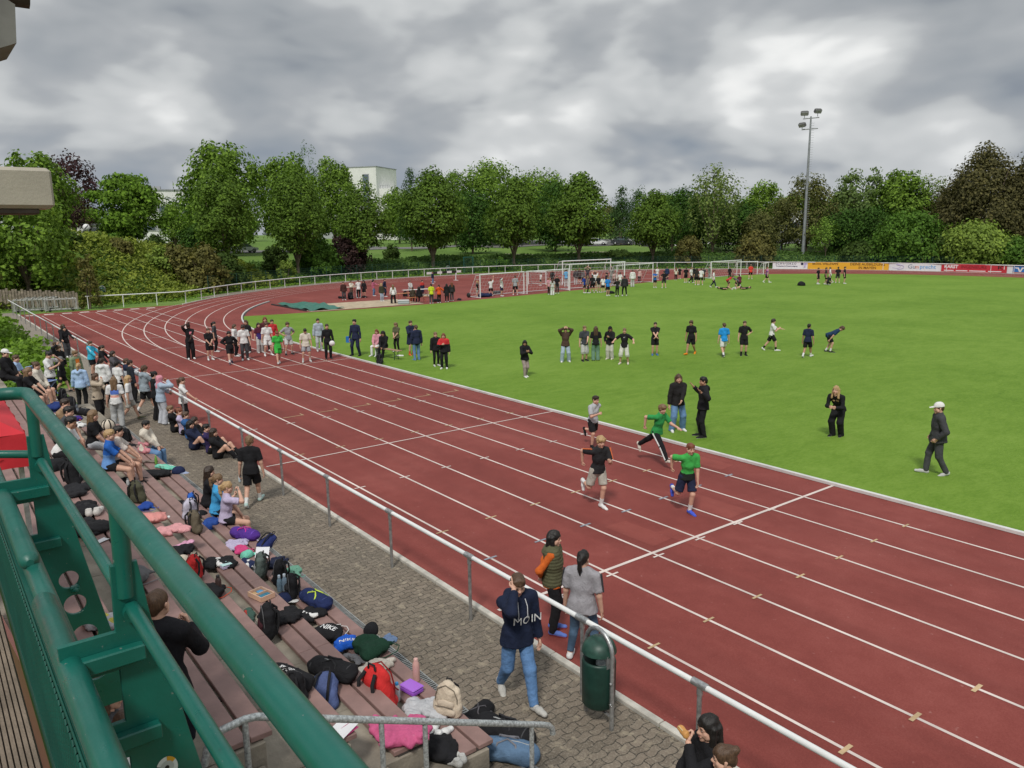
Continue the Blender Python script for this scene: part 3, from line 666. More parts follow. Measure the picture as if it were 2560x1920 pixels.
make_car('silver car on the road behind the hornbeams near the tower', CARS, -134.5, 60, R(80))
make_car('white car on the road glimpsed between the left hornbeams', CARW, -131, 45, R(95))
# ================================================================ RAILS, FENCES, BOARDS, GOALS
GALV = mat('galvanised', (.40, .41, .41), .42, .75, .22, 18, bump=.15, bscale=80)
WPIPE = mat('white_pipe', (.70, .71, .70), .4, 0, .06, 2)
DGREEN = mat('fence_green', (.012, .055, .040), .5)
t = thing('track_handrail', 'long white topped tube handrail on grey posts along the near edge of the track', 'handrail')
b = MB(); b.tube([(-72.6, 6.13, 1.05), (-50, 6.14, 1.06), (-16, 6.2, 1.05), (8, 6.17, 1.05)], .033, 12); b.build('top_rail', WPIPE, t)
xs = [3.0, .4, -2.2, -4.82, -6.67, -9.17, -11.62, -14.19, -16.65]+[-16.65-2.56*k for k in range(1, 22)]
first = None
for x in xs:
    y = 6.19 if x > -20 else 6.15
    if first is None:
        b = MB(); b.tube([(0, 0, -.1), (0, 0, 1.0)], .027, 10); first = b.build('post', GALV, t); first.location = (x, y, 0)
        s = MB(); s.tube([(-.10, 0, 1.05), (.10, 0, 1.05)], .043, 12); s.tube([(0, 0, .93), (0, 0, 1.02)], .034, 10); sl_ = s.build('tee_fitting', GALV, first)
    else:
        p_ = first.copy(); COL.objects.link(p_); p_.parent = t; p_.location = (x, y, 0)
        q_ = sl_.copy(); COL.objects.link(q_); q_.parent = p_
path = [(-72.4, 11.5), (-72.1, 14), (-71.95, 16.5), (-72.0, 19)] + [(CX+49.45*math.cos(a), CY+49.45*math.sin(a)) for a in np.linspace(math.radians(229.5), math.pi/2, 90)] + [(x, CY+49.45) for x in np.linspace(-40, 30, 24)]
path = np.array(path); seg = np.r_[0, np.cumsum(np.hypot(*np.diff(path, axis=0).T))]
def along(s): return np.interp(s, seg, path[:, 0]), np.interp(s, seg, path[:, 1])
t = thing('outer_handrail', 'white tube handrail curving round the outside of the bend', 'handrail')
b = MB(); b.tube([(x, y, 1.02) for x, y in path], .045, 8); b.build('top_rail', WPIPE, t)
pm = None
for s in np.arange(.15, seg[-1], 2.62):
    x, y = along(s)
    if pm is None: b = MB(); b.tube([(0, 0, -.1), (0, 0, 1.0)], .038, 8); pm = b.build('post', WPIPE, t); pm.location = (x, y, 0)
    else: q = pm.copy(); COL.objects.link(q); q.parent = t; q.location = (x, y, 0)
t = thing('mesh_fence', 'dark green wire mesh fence with green posts in front of the bank', 'fence')
fp = np.array([(CX+52.2*math.cos(a), CY+52.2*math.sin(a)) for a in np.linspace(math.radians(222), math.radians(96), 46)])
b = MB(); wires = MB(); pm = None
for i, (x, y) in enumerate(fp):
    z = float(terrain(x, y))
    if pm is None: b.tube([(0, 0, -.2), (0, 0, 1.9)], .04, 6); pm = b.build('post', DGREEN, t); pm.location = (x, y, z)
    else: q = pm.copy(); COL.objects.link(q); q.parent = t; q.location = (x, y, z)
    if i+1 < len(fp):
        x1, y1 = fp[i+1]; z1 = float(terrain(x1, y1))
        for k in range(8): wires.tube([(x, y, z+.1+.245*k), (x1, y1, z1+.1+.245*k)], .011, 3, caps=False)
        for k in range(1, 10):
            w = k/10; xx, yy, zz = x+(x1-x)*w, y+(y1-y)*w, z+(z1-z)*w; wires.tube([(xx, yy, zz+.1), (xx, yy, zz+1.82)], .010, 3, caps=False)
wires.build('wire_mesh', DGREEN, t)
t = thing('garden_gate', 'green steel gate frame in the mesh fence left of the goals', 'gate', (-94.0, 64.5, 0), R(83))
b = MB()
for x in (-.75, .75): b.box((x, 0, 1.15), (.09, .09, 2.3))
b.box((0, 0, 2.32), (1.59, .09, .08)); b.build('frame', mat('gate_green', (.02, .12, .10), .5), t)
b = MB()
for k in range(9): b.tube([(-.6+.15*k, 0, .1), (-.6+.15*k, 0, 2.1)], .012, 4)
b.box((0, 0, .12), (1.36, .04, .04)); b.box((0, 0, 2.08), (1.36, .04, .04)); b.box((0, 0, 1.1), (1.36, .04, .04)); b.build('leaf', DGREEN, t)
t = thing('palisade_fence', 'weathered grey wooden palisade fence at the far left corner', 'fence')
WOODG = mat('weathered_wood', (.24, .20, .155), .9, var=.3, vscale=4, bump=.4)
b = MB()
for i in range(44):
    w = i/43; x, y = -76.8+w*2.2, 2.2+w*9.0; h = (2.0-.75*w)*(1+.06*math.sin(i*2.3)); b.box((x, y, h/2), (.07, .185, h+.1), rz=.06*math.sin(i*1.7)-.23, bev=.015)
b.build('boards', WOODG, t)
b = MB(); b.box((-75.85, 6.7, .5), (.08, 9.2, .12), rz=-.24); b.build('rail', WOODG, t)

# --- lettering
def text_mesh(txt, size, mat_, M, name='lettering', parent=None, extr=.004, align='CENTER', bold=0.0, space=1.0):
    cu = bpy.data.curves.new('lettering', 'FONT'); cu.body = txt; cu.size = size; cu.extrude = extr; cu.align_x = align; cu.align_y = 'CENTER'; cu.offset = bold; cu.space_character = space; cu.resolution_u = 2
    o = bpy.data.objects.new('lettering', cu); me = bpy.data.meshes.new_from_object(o); bpy.data.objects.remove(o); bpy.data.curves.remove(cu)
    me.transform(M); return link(name, me, mat_, parent)
UP = Matrix.Rotation(R(90), 4, 'X')        # text standing in XZ, read from -Y
def ink(n, c): return mat('ink_'+n, c, .6, var=.02)
NAVY, BLACK, YELB, REDB, BLUEB = ink('navy', (.02, .025, .07)), ink('black', (.02, .02, .02)), ink('yellow', (.72, .40, .03)), ink('red', (.50, .035, .05)), ink('blue', (.03, .17, .48))
WBRD = ink('board_white', (.70, .72, .74)); LIL = ink('lilac', (.42, .38, .62)); SKY = ink('sky', (.12, .36, .66)); ORB = ink('orange', (.62, .22, .12)); GREYI = ink('grey', (.20, .26, .33)); WIN = ink('white', (.75, .75, .75)); PALEY = ink('brown_letters', (.16, .075, .02))
def board(label, P0, P1, face):
    P0, P1 = np.array(P0), np.array(P1); L = np.hypot(*(P1-P0))-.03; c = (P0+P1)/2; rz = math.atan2(P1[1]-P0[1], P1[0]-P0[0])
    t = thing('advertising_board', label, 'advertising board', (c[0], c[1], 0), rz, 'boards along the far rail')
    b = MB(); b.box((0, .03, .55), (L, .04, 1.0)); b.build('panel', face, t)
    b = MB()
    for z in (.035, 1.065): b.box((0, .03, z), (L, .06, .03))
    for x in (-L/2, L/2): b.box((x*.999, .03, .55), (.03, .06, 1.0))
    b.build('frame', ALU, t); return t, L
def lt(t, s, size, m, x, z, **k): return text_mesh(s, size, m, Matrix.Translation((x, .005, z)) @ UP, 'lettering', t, **k)
def shape(t, name, m, polys, y=.004):
    b = MB()
    for pl in polys: b.prism(pl, 1, y-.012, y)
    return b.build(name, m, t)
B = [(-68.26, 100.76), (-64.09, 103.1), (-54.06, 106.81), (-47.73, 107.97), (-39.97, 108.3), (-35.2, 108.3)]
t, L = board('white advertising board reading SCHWIERZOK with a lilac logo', B[0], B[1], WBRD)
lt(t, 'SCHWIERZO', .40, NAVY, -.55, .80, space=1.35, bold=.006); lt(t, 'Trockenbau & Fliesenverlegung', .235, NAVY, -.45, .44, bold=.006)
shape(t, 'logo_square', NAVY, [[(1.5, .62), (1.85, .62), (1.85, .98), (1.5, .98)]]); shape(t, 'logo_square', LIL, [[(1.93, .62), (2.28, .62), (2.28, .98), (1.93, .98)], [(1.93, .24), (2.15, .24), (2.15, .55), (1.93, .55)]]); lt(t, 'K', .34, WIN, 1.67, .8, bold=.01)
t, L = board('long yellow advertising board reading BROHL WELLPAPPE and DEINE AUSBILDUNG IN MAYEN', B[1], B[2], YELB)
lt(t, 'BROHL WELLPAPPE', .37, PALEY, -2.95, .80, bold=.014, space=1.1); lt(t, 'DEINE AUSBILDUNG', .48, PALEY, 2.6, .80, bold=.012, space=1.02); lt(t, 'IN MAYEN', .48, PALEY, 2.6, .32, bold=.012, space=1.02)
t, L = board('white advertising board reading Gumprecht with a pale swirl', B[2], B[3], WBRD)
lt(t, 'Gu', .80, GREYI, -.35, .58, bold=.008); lt(t, 'm', .62, ORB, .30, .55, bold=.01); lt(t, 'precht', .74, SKY, 1.62, .58, bold=.008)
b = MB(); b.tube([(-2.1+.75*math.cos(a), -.004, .52+.32*math.sin(a)) for a in np.linspace(-1.6, 1.9, 16)], .035, 6); b.tube([(-2.3+.55*math.cos(a), -.004, .56+.22*math.sin(a)) for a in np.linspace(-2.6, 1.4, 16)], .02, 6); b.build('swirl_logo', LIL, t)
t, L = board('red advertising board reading KARST INGENIEURE', B[3], B[4], REDB)
lt(t, 'KARST', .56, WIN, -2.65, .68, bold=.022); lt(t, 'INGENIEURE', .54, ink('dark_red', (.20, .012, .02)), .05, .68, bold=.004)
for x, w in ((-2.9, 1.2), (-1.35, 1.4), (.5, 1.9), (2.5, 1.5)): shape(t, 'white_bar', WIN, [[(x-w/2, .16), (x+w/2, .16), (x+w/2, .27), (x-w/2, .27)]])
shape(t, 'logo_mark', BLACK, [[(2.85, .5), (2.97, .5), (2.97, .93), (2.85, .93)], [(3.0, .7), (3.28, .93), (3.42, .93), (3.12, .7), (3.42, .5), (3.28, .5)]]); shape(t, 'logo_stroke', WIN, [[(3.5, .5), (3.58, .5), (3.58, .93), (3.5, .93)]])
t, L = board('white advertising board with blue square logo and orange base at the right edge', B[4], B[5], WBRD)
shape(t, 'logo_square', BLUEB, [[(-1.75, .22), (-.15, .22), (-.15, .98), (-1.75, .98)]], .0)
shape(t, 'logo_wings', WIN, [[(-1.55, .80), (-1.12, .80), (-.95, .42), (-.78, .80), (-.35, .80), (-.45, .66), (-.66, .66), (-.85, .26), (-1.05, .26), (-1.24, .66), (-1.45, .66)]], -.006)
shape(t, 'logo_bar', ORB, [[(-1.75, .10), (-.15, .10), (-.15, .18), (-1.75, .18)]], .0)

# --- goals
NETM = mat('net_cord', (.55, .56, .55), .8); GOALW = mat('goal_white', (.70, .71, .71), .45, 0, .05)
def goal(label, A, Bp, h, depth, side, tube=.06, wheels=False, toppipe=True):
    A, Bp = np.array(A), np.array(Bp); L = np.hypot(*(Bp-A)); c = (A+Bp)/2; rz = math.atan2(Bp[1]-A[1], Bp[0]-A[0])
    t = thing('football_goal', label, 'football goal', (c[0], c[1], .01), rz, 'portable goals at the far end')
    s = 1 if side > 0 else -1; y1 = s*depth; yt = s*depth*.32
    b = MB(); r_ = tube
    for x in (-L/2, L/2): b.tube([(x, 0, 0), (x, 0, h)], r_, 10)
    b.tube([(-L/2-r_, 0, h), (L/2+r_, 0, h)], r_, 10); b.build('frame', GOALW, t)
    b = MB(); q = r_*.55
    for x in (-L/2, L/2): b.tube([(x, 0, h-.03), (x, yt, h-.06), (x, y1*.98, .12), (x, y1, .05), (x, 0, .05)], q, 8)
    b.tube([(-L/2, y1, .05), (L/2, y1, .05)], q, 8); b.build('ground_frame', GOALW, t)
    n = MB(); st = .42; k = int(L/st)
    prof = [(0, h-.04), (yt, h-.08), (yt+(y1-yt)*.35, h*.64), (yt+(y1-yt)*.7, h*.32), (y1, .08)]
    for i in range(k+1):
        x = -L/2+L*i/k; n.tube([(x, y, z) for y, z in prof], .008, 3, caps=False)
    for y, z in prof+[((prof[i][0]+prof[i+1][0])/2, (prof[i][1]+prof[i+1][1])/2) for i in range(4)]: n.tube([(-L/2, y, z), (L/2, y, z)], .008, 3, caps=False)
    for x in (-L/2, L/2):
        for i in range(1, 5): z = h*i/5; yy = np.interp(-z, [-h, -.08], [yt, y1]); n.tube([(x, 0, z), (x, yy, z)], .008, 3, caps=False)
    n.build('net', NETM, t)
    if wheels:
        for x in (-L/2-.12, L/2+.12):
            w = MB(); w.lathe([(0, -.06), (.2, -.06), (.22, 0), (.2, .06), (0, .06)], 14, (x, y1*.92, .22), 0, Matrix.Rotation(math.pi/2, 4, 'Y')); w.build('wheel', BLACK, t)
    return t
goal('youth goal nearest the picnic tables with black transport wheels', (-57.4, 40.6), (-58.4, 46.4), 2.08, 1.5, 1, .05, True)
goal('youth goal standing just right of the wheeled goal', (-58.3, 46.7), (-58.8, 52.4), 2.1, 1.5, 1, .05)
goal('tall full size goal behind the other big one on the red surface', (-65.5, 57.5), (-65.5, 64.9), 2.56, 1.8, 1, .06)
goal('tall full size goal in front on the edge of the grass', (-58.5, 52.3), (-58.3, 59.8), 2.57, 1.8, 1, .06)
goal('youth goal right of the two tall goals with a sloping stay', (-60.0, 60.4), (-60.7, 66.8), 2.14, 1.5, 1, .05)
goal('youth goal behind the crowd near the white board', (-60.3, 76.6), (-60.7, 82.9), 2.0, 1.4, 1, .05)
goal('small goal right beside the red shirted boy', (-63.2, 85.5), (-61.8, 87.9), 1.64, 1.1, 1, .05)
goal('narrow mini goal at the right end of the goal row', (-61.0, 88.1), (-61.2, 89.4), 1.45, .9, 1, .045)
goal('mini goal tipped askew on the red surface between the goals', (-68.8, 55.3), (-66.8, 56.2), 1.4, .9, 1, .05)

# --- floodlight
t = thing('floodlight_mast', 'tall grey floodlight mast with three lamps rising above the trees', 'floodlight', (-71.4, 113.4, 1.5), 0)
MAST = mat('mast_grey', (.30, .32, .33), .5, .5); b = MB(); b.tube([(0, 0, -.5), (0, 0, 8), (0, 0, 21.2)], [.30, .22, .12], 14); b.build('pole', MAST, t)
ax = Vector((.80, .60, 0)); b = MB(); b.tube([-ax*1.15+Vector((0, 0, 20.9)), ax*1.2+Vector((0, 0, 21.0))], .09, 8); b.build('upper_arm', MAST, t)
b = MB(); b.tube([-ax*1.25+Vector((0, 0, 19.3)), ax*1.1+Vector((0, 0, 19.4))], .09, 8); b.build('lower_arm', MAST, t)
for pos, tz in ((-ax*.95+Vector((0, 0, 21.7)), .0), (ax*.95+Vector((0, 0, 21.95)), .5), (-ax*1.2+Vector((0, 0, 20.0)), -.7)):
    l = MB(); Mx = Matrix.Rotation(.63+tz, 4, 'Z') @ Matrix.Rotation(R(35), 4, 'X'); l.box((pos.x, pos.y, pos.z), (1.15, .5, .7), M=Mx, bev=.12)
    lo = l.build('lamp_head', mat('lamp_housing', (.10, .10, .10), .6), t)
    g = MB(); g.box(tuple(pos+Mx.to_3x3() @ Vector((0, -.27, 0))), (1.0, .04, .55), M=Mx); g.build('lens', mat('lamp_lens', (.42, .44, .45), .15), lo)
    k = MB(); k.tube([(pos.x, pos.y, pos.z-.8), (pos.x, pos.y, pos.z-.25)], .06, 6); k.build('bracket', MAST, t)
b = MB(); b.tube([(0, 0, 0), (ax.x*.55, ax.y*.55, 0)], .018, 4); rg = b.build('rung', MAST, t); rg.location.z = 4
for k in range(1, 46): q = rg.copy(); COL.objects.link(q); q.parent = t; q.location.z = 4+k*.36
t = thing('park_lamp', 'blue grey park lamp post behind the bank left of the floodlight', 'street lamp', (-76.6, 115, 2.1))
b = MB(); b.tube([(0, 0, -.2), (0, 0, 3.6)], [.07, .05], 8); b.build('post', mat('lamp_blue', (.10, .13, .19), .5), t); b = MB(); b.lathe([(0, .28), (.42, .05), (.40, 0), (.08, -.06), (0, -.06)], 14, (0, 0, 3.6)); b.build('lamp_shade', mat('lamp_blue', (.1, .13, .19)), t)
t = thing('street_lamp', 'double armed curved street lamp in front of the grey commercial building', 'street lamp', (-150.5, 40.4, 3.6))
b = MB(); b.tube([(0, 0, 0), (0, 0, 7.5)], [.11, .08], 8); b.build('post', MAST, t)
for s in (-1, 1):
    b = MB(); b.tube([(0, 0, 7.4)]+[(s*.6*1.0*(1-math.cos(a))*1.0, s*1.0*(1-math.cos(a))*.9, 7.4+1.5*math.sin(a)) for a in np.linspace(.3, 2.0, 8)], .06, 6); a_ = b.build('arm', MAST, t)
    q = MB(); q.box((s*.95, s*1.35, 8.75), (.3, .8, .14), rz=s*.5, bev=.04); q.build('lamp_head', MAST, a_)
t = thing('traffic_sign', 'round white traffic sign with dark diagonal stripe on the hill', 'traffic sign', (-91.7, 15.4, 4.6), R(75))
b = MB(); b.tube([(0, 0, 0), (0, 0, 2.3)], .04, 8); b.build('post', GALV, t)
b = MB(); b.lathe([(0, -.02), (.33, -.02), (.33, .02), (0, .02)], 24, (0, -.06, 2.2), 0, UP); pl_ = b.build('plate', WIN, t)
b = MB(); b.box((0, -.085, 2.2), (.52, .01, .09), M=Matrix.Rotation(-.8, 4, 'Y')); b.build('stripe', BLACK, pl_)
# --- bins
def bin_(label, loc, rz, h=1.0):
    t = thing('litter_bin', label, 'litter bin', loc, rz, 'green litter bins')
    BG = mat('bin_green', (.010, .040, .030), .45, var=.2, vscale=6)
    b = MB()
    pts = [(-.24, 0, -.1), (-.24, 0, .95)]+[(-.24*math.cos(a), 0, .95+.25*math.sin(a)) for a in np.linspace(.2, math.pi-.2, 10)]+[(.24, 0, .95), (.24, 0, -.1)]
    b.tube(pts, .027, 10); b.tube([(-.24, 0, .17), (.24, 0, .17)], .018, 8); b.build('hoop_frame', GALV, t)
    b = MB(); b.lathe([(0, .24), (.18, .24), (.20, .27), (.205, .80), (.197, .83), (.178, .83), (.178, .55), (0, .55)], 28, (0, 0, 0)); b.build('bucket', BG, t)
    b = MB(); b.lathe([(.21, .93), (.206, .96), (.178, 1.03), (.108, 1.085), (0, 1.10)], 28); b.lathe([(0, 1.07), (.10, 1.06), (.166, 1.01), (.202, .93), (.21, .93)], 28); b.build('lid', mat('bin_lid', (.020, .062, .046), .45, var=.25, vscale=9), t)
    b = MB()
    for s in (-1, 1): b.box((s*.195, 0, .87), (.02, .10, .16)); b.lathe([(0, 0), (.018, 0), (.018, .02), (0, .02)], 8, (s*.25, -.02, .35), 0, UP); b.lathe([(0, 0), (.018, 0), (.018, .02), (0, .02)], 8, (s*.25, -.02, .62), 0, UP)
    b.build('bracket', GALV, t); return t
tb_ = bin_('green litter bin in a tube hoop by the near handrail, paper inside', (-6.15, 5.98, 0), R(-4))
bin_('distant green litter bin behind the start of the bend rail', (-78.0, 13.8, .3), R(80)); bin_('green litter bin by the bend rail near the mesh gate', (-93.2, 60.5, .05), R(85))
def crumple(name, s, m, loc, sq=1.0, parent=None):
    V = rand_dirs(60)*s*rng.uniform(.6, 1.1, (60, 1))*np.array([1, 1, sq]); import bmesh
    bm = bmesh.new(); [bm.verts.new(v) for v in V]; bmesh.ops.convex_hull(bm, input=bm.verts); me = bpy.data.meshes.new(name); bm.to_mesh(me); bm.free(); o = link(name, me, m, parent); o.location = loc; return o
tag(crumple('crumpled_paper', .075, mat('litter_paper', (.42, .46, .47), .8, var=.3, vscale=20), (-6.1, 5.98, .80)), 'crumpled grey paper sticking out of the near litter bin', 'paper')
CART = mat('cart_grey_white', (.42, .42, .40), .6, 0, .15)
# --- hurdle carts at the far left
def hurdle_cart(label, x, y, rz, n):
    t = thing('hurdle_cart', label, 'hurdle cart', (x, y, 0), rz, 'hurdle carts at the start'); b = MB()
    for sx in (-1.1, 1.1):
        for sy in (-.45, .45): b.tube([(sx, sy, .05), (sx, sy, 1.0)], .035, 6)
        b.tube([(sx, -.45, .95), (sx, .45, .95)], .03, 6); b.tube([(sx, -.45, .12), (sx, .45, .12)], .03, 6)
    for sy in (-.45, .45): b.tube([(-1.1, sy, .12), (1.1, sy, .12)], .03, 6); b.tube([(-1.1, sy, .95), (1.1, sy, .95)], .03, 6)
    b.build('trolley_frame', CART, t)
    for k in range(n):
        h = MB(); x0 = -.9+1.8*k/max(1, n-1)
        h.box((x0, 0, 1.0), (.05, 1.25, .09)); h.tube([(x0, -.5, 1.0), (x0, -.5, .16), (x0+.45, -.5, .16)], .02, 6); h.tube([(x0, .5, 1.0), (x0, .5, .16), (x0+.45, .5, .16)], .02, 6); h.build('hurdle', CART, t)
    for sx in (-.8, .8):
        for sy in (-.45, .45):
            w = MB(); w.lathe([(0, -.03), (.11, -.03), (.11, .03), (0, .03)], 12, (sx, sy, .11), 0, UP); w.build('wheel', BLACK, t)
hurdle_cart('white hurdle trolley nearest the palisade fence', -73.0, 7.6, R(80), 6); hurdle_cart('white hurdle trolley at the right end beside the start marks', -71.9, 9.6, R(86), 5); hurdle_cart('white hurdle trolley behind the other two', -74.8, 8.6, R(70), 5)
# --- tarpaulin over the sand pit
nu, nv = 22, 14; U, Vv = np.meshgrid(np.linspace(0, 1, nu), np.linspace(0, 1, nv), indexing='ij')
q00, q10, q11, q01 = np.array([-64.3, 24.4]), np.array([-57.0, 24.3]), np.array([-57.0, 27.2]), np.array([-64.4, 27.6])
XY = (1-U)[..., None]*(1-Vv)[..., None]*q00+U[..., None]*(1-Vv)[..., None]*q10+U[..., None]*Vv[..., None]*q11+(1-U)[..., None]*Vv[..., None]*q01
Z = .10+.09*np.sin(U*9+Vv*4)*np.sin(Vv*7+U*3)+.06*np.sin(U*23+Vv*11); Z = np.maximum(.03, Z)
idx = np.arange(nu*nv).reshape(nu, nv); Fq = np.stack([idx[:-1, :-1], idx[1:, :-1], idx[1:, 1:], idx[:-1, 1:]], -1).reshape(-1, 4)
tag(link('tarpaulin', npmesh('tarpaulin', np.concatenate([XY, Z[..., None]], -1).reshape(-1, 3), Fq), mat('tarp_green', (.025, .145, .105), .5, var=.15)), 'rumpled green tarpaulin over the left end of the sand pit', 'tarpaulin')
b = MB(); b.box((-61, 24.15, .05), (7.4, .12, .1), rz=-.015); tag(b.build('sand_pit_edging', mat('rubber_black', (.03, .03, .03), .8)), 'black rubber edge beam along the sand pit', 'edging')
# --- beer benches and tables
BEER = mat('beer_table_wood', (.42, .17, .07), .6, var=.15, vscale=5); BEERB = mat('beer_bench_wood', (.30, .19, .11), .6, var=.15, vscale=5); LEGG = mat('leg_green', (.02, .05, .035), .5); ORLEG = mat('leg_orange', (.45, .12, .05), .5)
def trestle(name, label, cat, x, y, rz, L, w, h, m, lm):
    t = thing(name, label, cat, (x, y, .018), rz, 'folding benches and tables'); b = MB(); b.box((0, 0, h-.015), (L, w, .03), bev=.008); b.build('top', m, t)
    for s in (-1, 1):
        l = MB(); x0 = s*(L/2-.3)
        for yy in (-w*.38, w*.38): l.tube([(x0, yy, h-.03), (x0, yy*1.1, 0)], .016, 6)
        l.tube([(x0, -w*.4, h*.35), (x0, w*.4, h*.35)], .014, 6); l.tube([(x0, 0, h*.4), (x0-s*.35, 0, h-.03)], .01, 5); l.build('leg', lm, t)
    return t
trestle('beer_bench', 'brown folding bench on the grass by the start, two girls sitting on it', 'bench', -32.6, 17.6, R(8), 2.0, .27, .46, BEERB, LEGG)
trestle('beer_table', 'orange brown folding table beside the sand pit', 'table', -58.9, 33.9, R(95), 2.0, .55, .76, BEER, ORLEG)
trestle('beer_bench', 'orange brown folding bench in front of the table at the sand pit', 'bench', -57.6, 34.2, R(95), 2.1, .28, .48, BEER, ORLEG)
trestle('standing_table', 'pale high table with the recorders by the far side of the sand pit', 'table', -66.4, 32.3, R(80), 1.6, .6, 1.0, mat('pale_table', (.50, .44, .36), .6), LEGG)
trestle('measuring_table', 'low white table behind the picnic bench', 'table', -62.5, 37.0, R(85), 2.6, .6, .72, mat('white_table', (.62, .62, .60), .5), LEGG)
# barrier with red and white pole on the bend
t = thing('barrier', 'black and white barrier beam across the bend track', 'barrier', (-81.0, 52.0, 0), R(100))
for s in (-1, 1): b = MB(); b.box((s*1.9, 0, .53), (.08, .08, .94)); b.box((s*1.9, 0, .03), (.1, .8, .06)); b.build('stand', GOALW, t)
b = MB()
for k in range(7): b.box((-2.4+.8*k, 0, 1.08), (.797, .1, .26), mi=k % 2)
b.build('beam', [WIN, BLACK], t)
# ================================================================ SIGNED-DISTANCE MODELLING
def surfnet(phi, org, h):
    ins = phi < 0; nx, ny, nz = phi.shape
    c = np.zeros((nx-1, ny-1, nz-1), np.int8)
    offs = [(i, j, k) for i in (0, 1) for j in (0, 1) for k in (0, 1)]
    for i, j, k in offs: c += ins[i:nx-1+i, j:ny-1+j, k:nz-1+k]
    I, J, K = np.nonzero((c > 0) & (c < 8))
    if len(I) == 0: return np.zeros((0, 3)), np.zeros((0, 4), int)
    cid = np.full((nx-1, ny-1, nz-1), -1, np.int32); cid[I, J, K] = np.arange(len(I))
    val = {o: phi[I+o[0], J+o[1], K+o[2]] for o in offs}
    acc = np.zeros((len(I), 3)); cnt = np.zeros(len(I))
    for a in offs:
        for ax in range(3):
            if a[ax] == 0:
                b = list(a); b[ax] = 1; b = tuple(b); va, vb = val[a], val[b]; m = (va < 0) != (vb < 0)
                t = np.where(m, va/np.where(m, va-vb, 1), 0); p = np.zeros((len(I), 3)); p[:] = a; p[:, ax] += t; acc += p*m[:, None]; cnt += m
    V = (acc/cnt[:, None]+np.stack([I, J, K], 1))*h+org
    F = []
    for ax in range(3):
        sl0 = [slice(None)]*3; sl1 = [slice(None)]*3; sl0[ax] = slice(0, -1); sl1[ax] = slice(1, None)
        d = ins[tuple(sl0)].astype(np.int8)-ins[tuple(sl1)].astype(np.int8)
        o1, o2 = [(1, 2), (2, 0), (0, 1)][ax]
        inner = [slice(None)]*3; inner[o1] = slice(1, -1); inner[o2] = slice(1, -1); e = np.nonzero(d[tuple(inner)])
        e = [e[0].copy(), e[1].copy(), e[2].copy()]; e[o1] += 1; e[o2] += 1; s = d[e[0], e[1], e[2]]
        def cell(a, b):
            q = [e[0], e[1], e[2]]; q[o1] = q[o1]-a; q[o2] = q[o2]-b; return cid[q[0], q[1], q[2]]
        quad = np.stack([cell(1, 1), cell(0, 1), cell(0, 0), cell(1, 0)], 1); quad[s < 0] = quad[s < 0][:, ::-1]; F.append(quad)
    F = np.concatenate(F); return V, F[(F >= 0).all(1)]
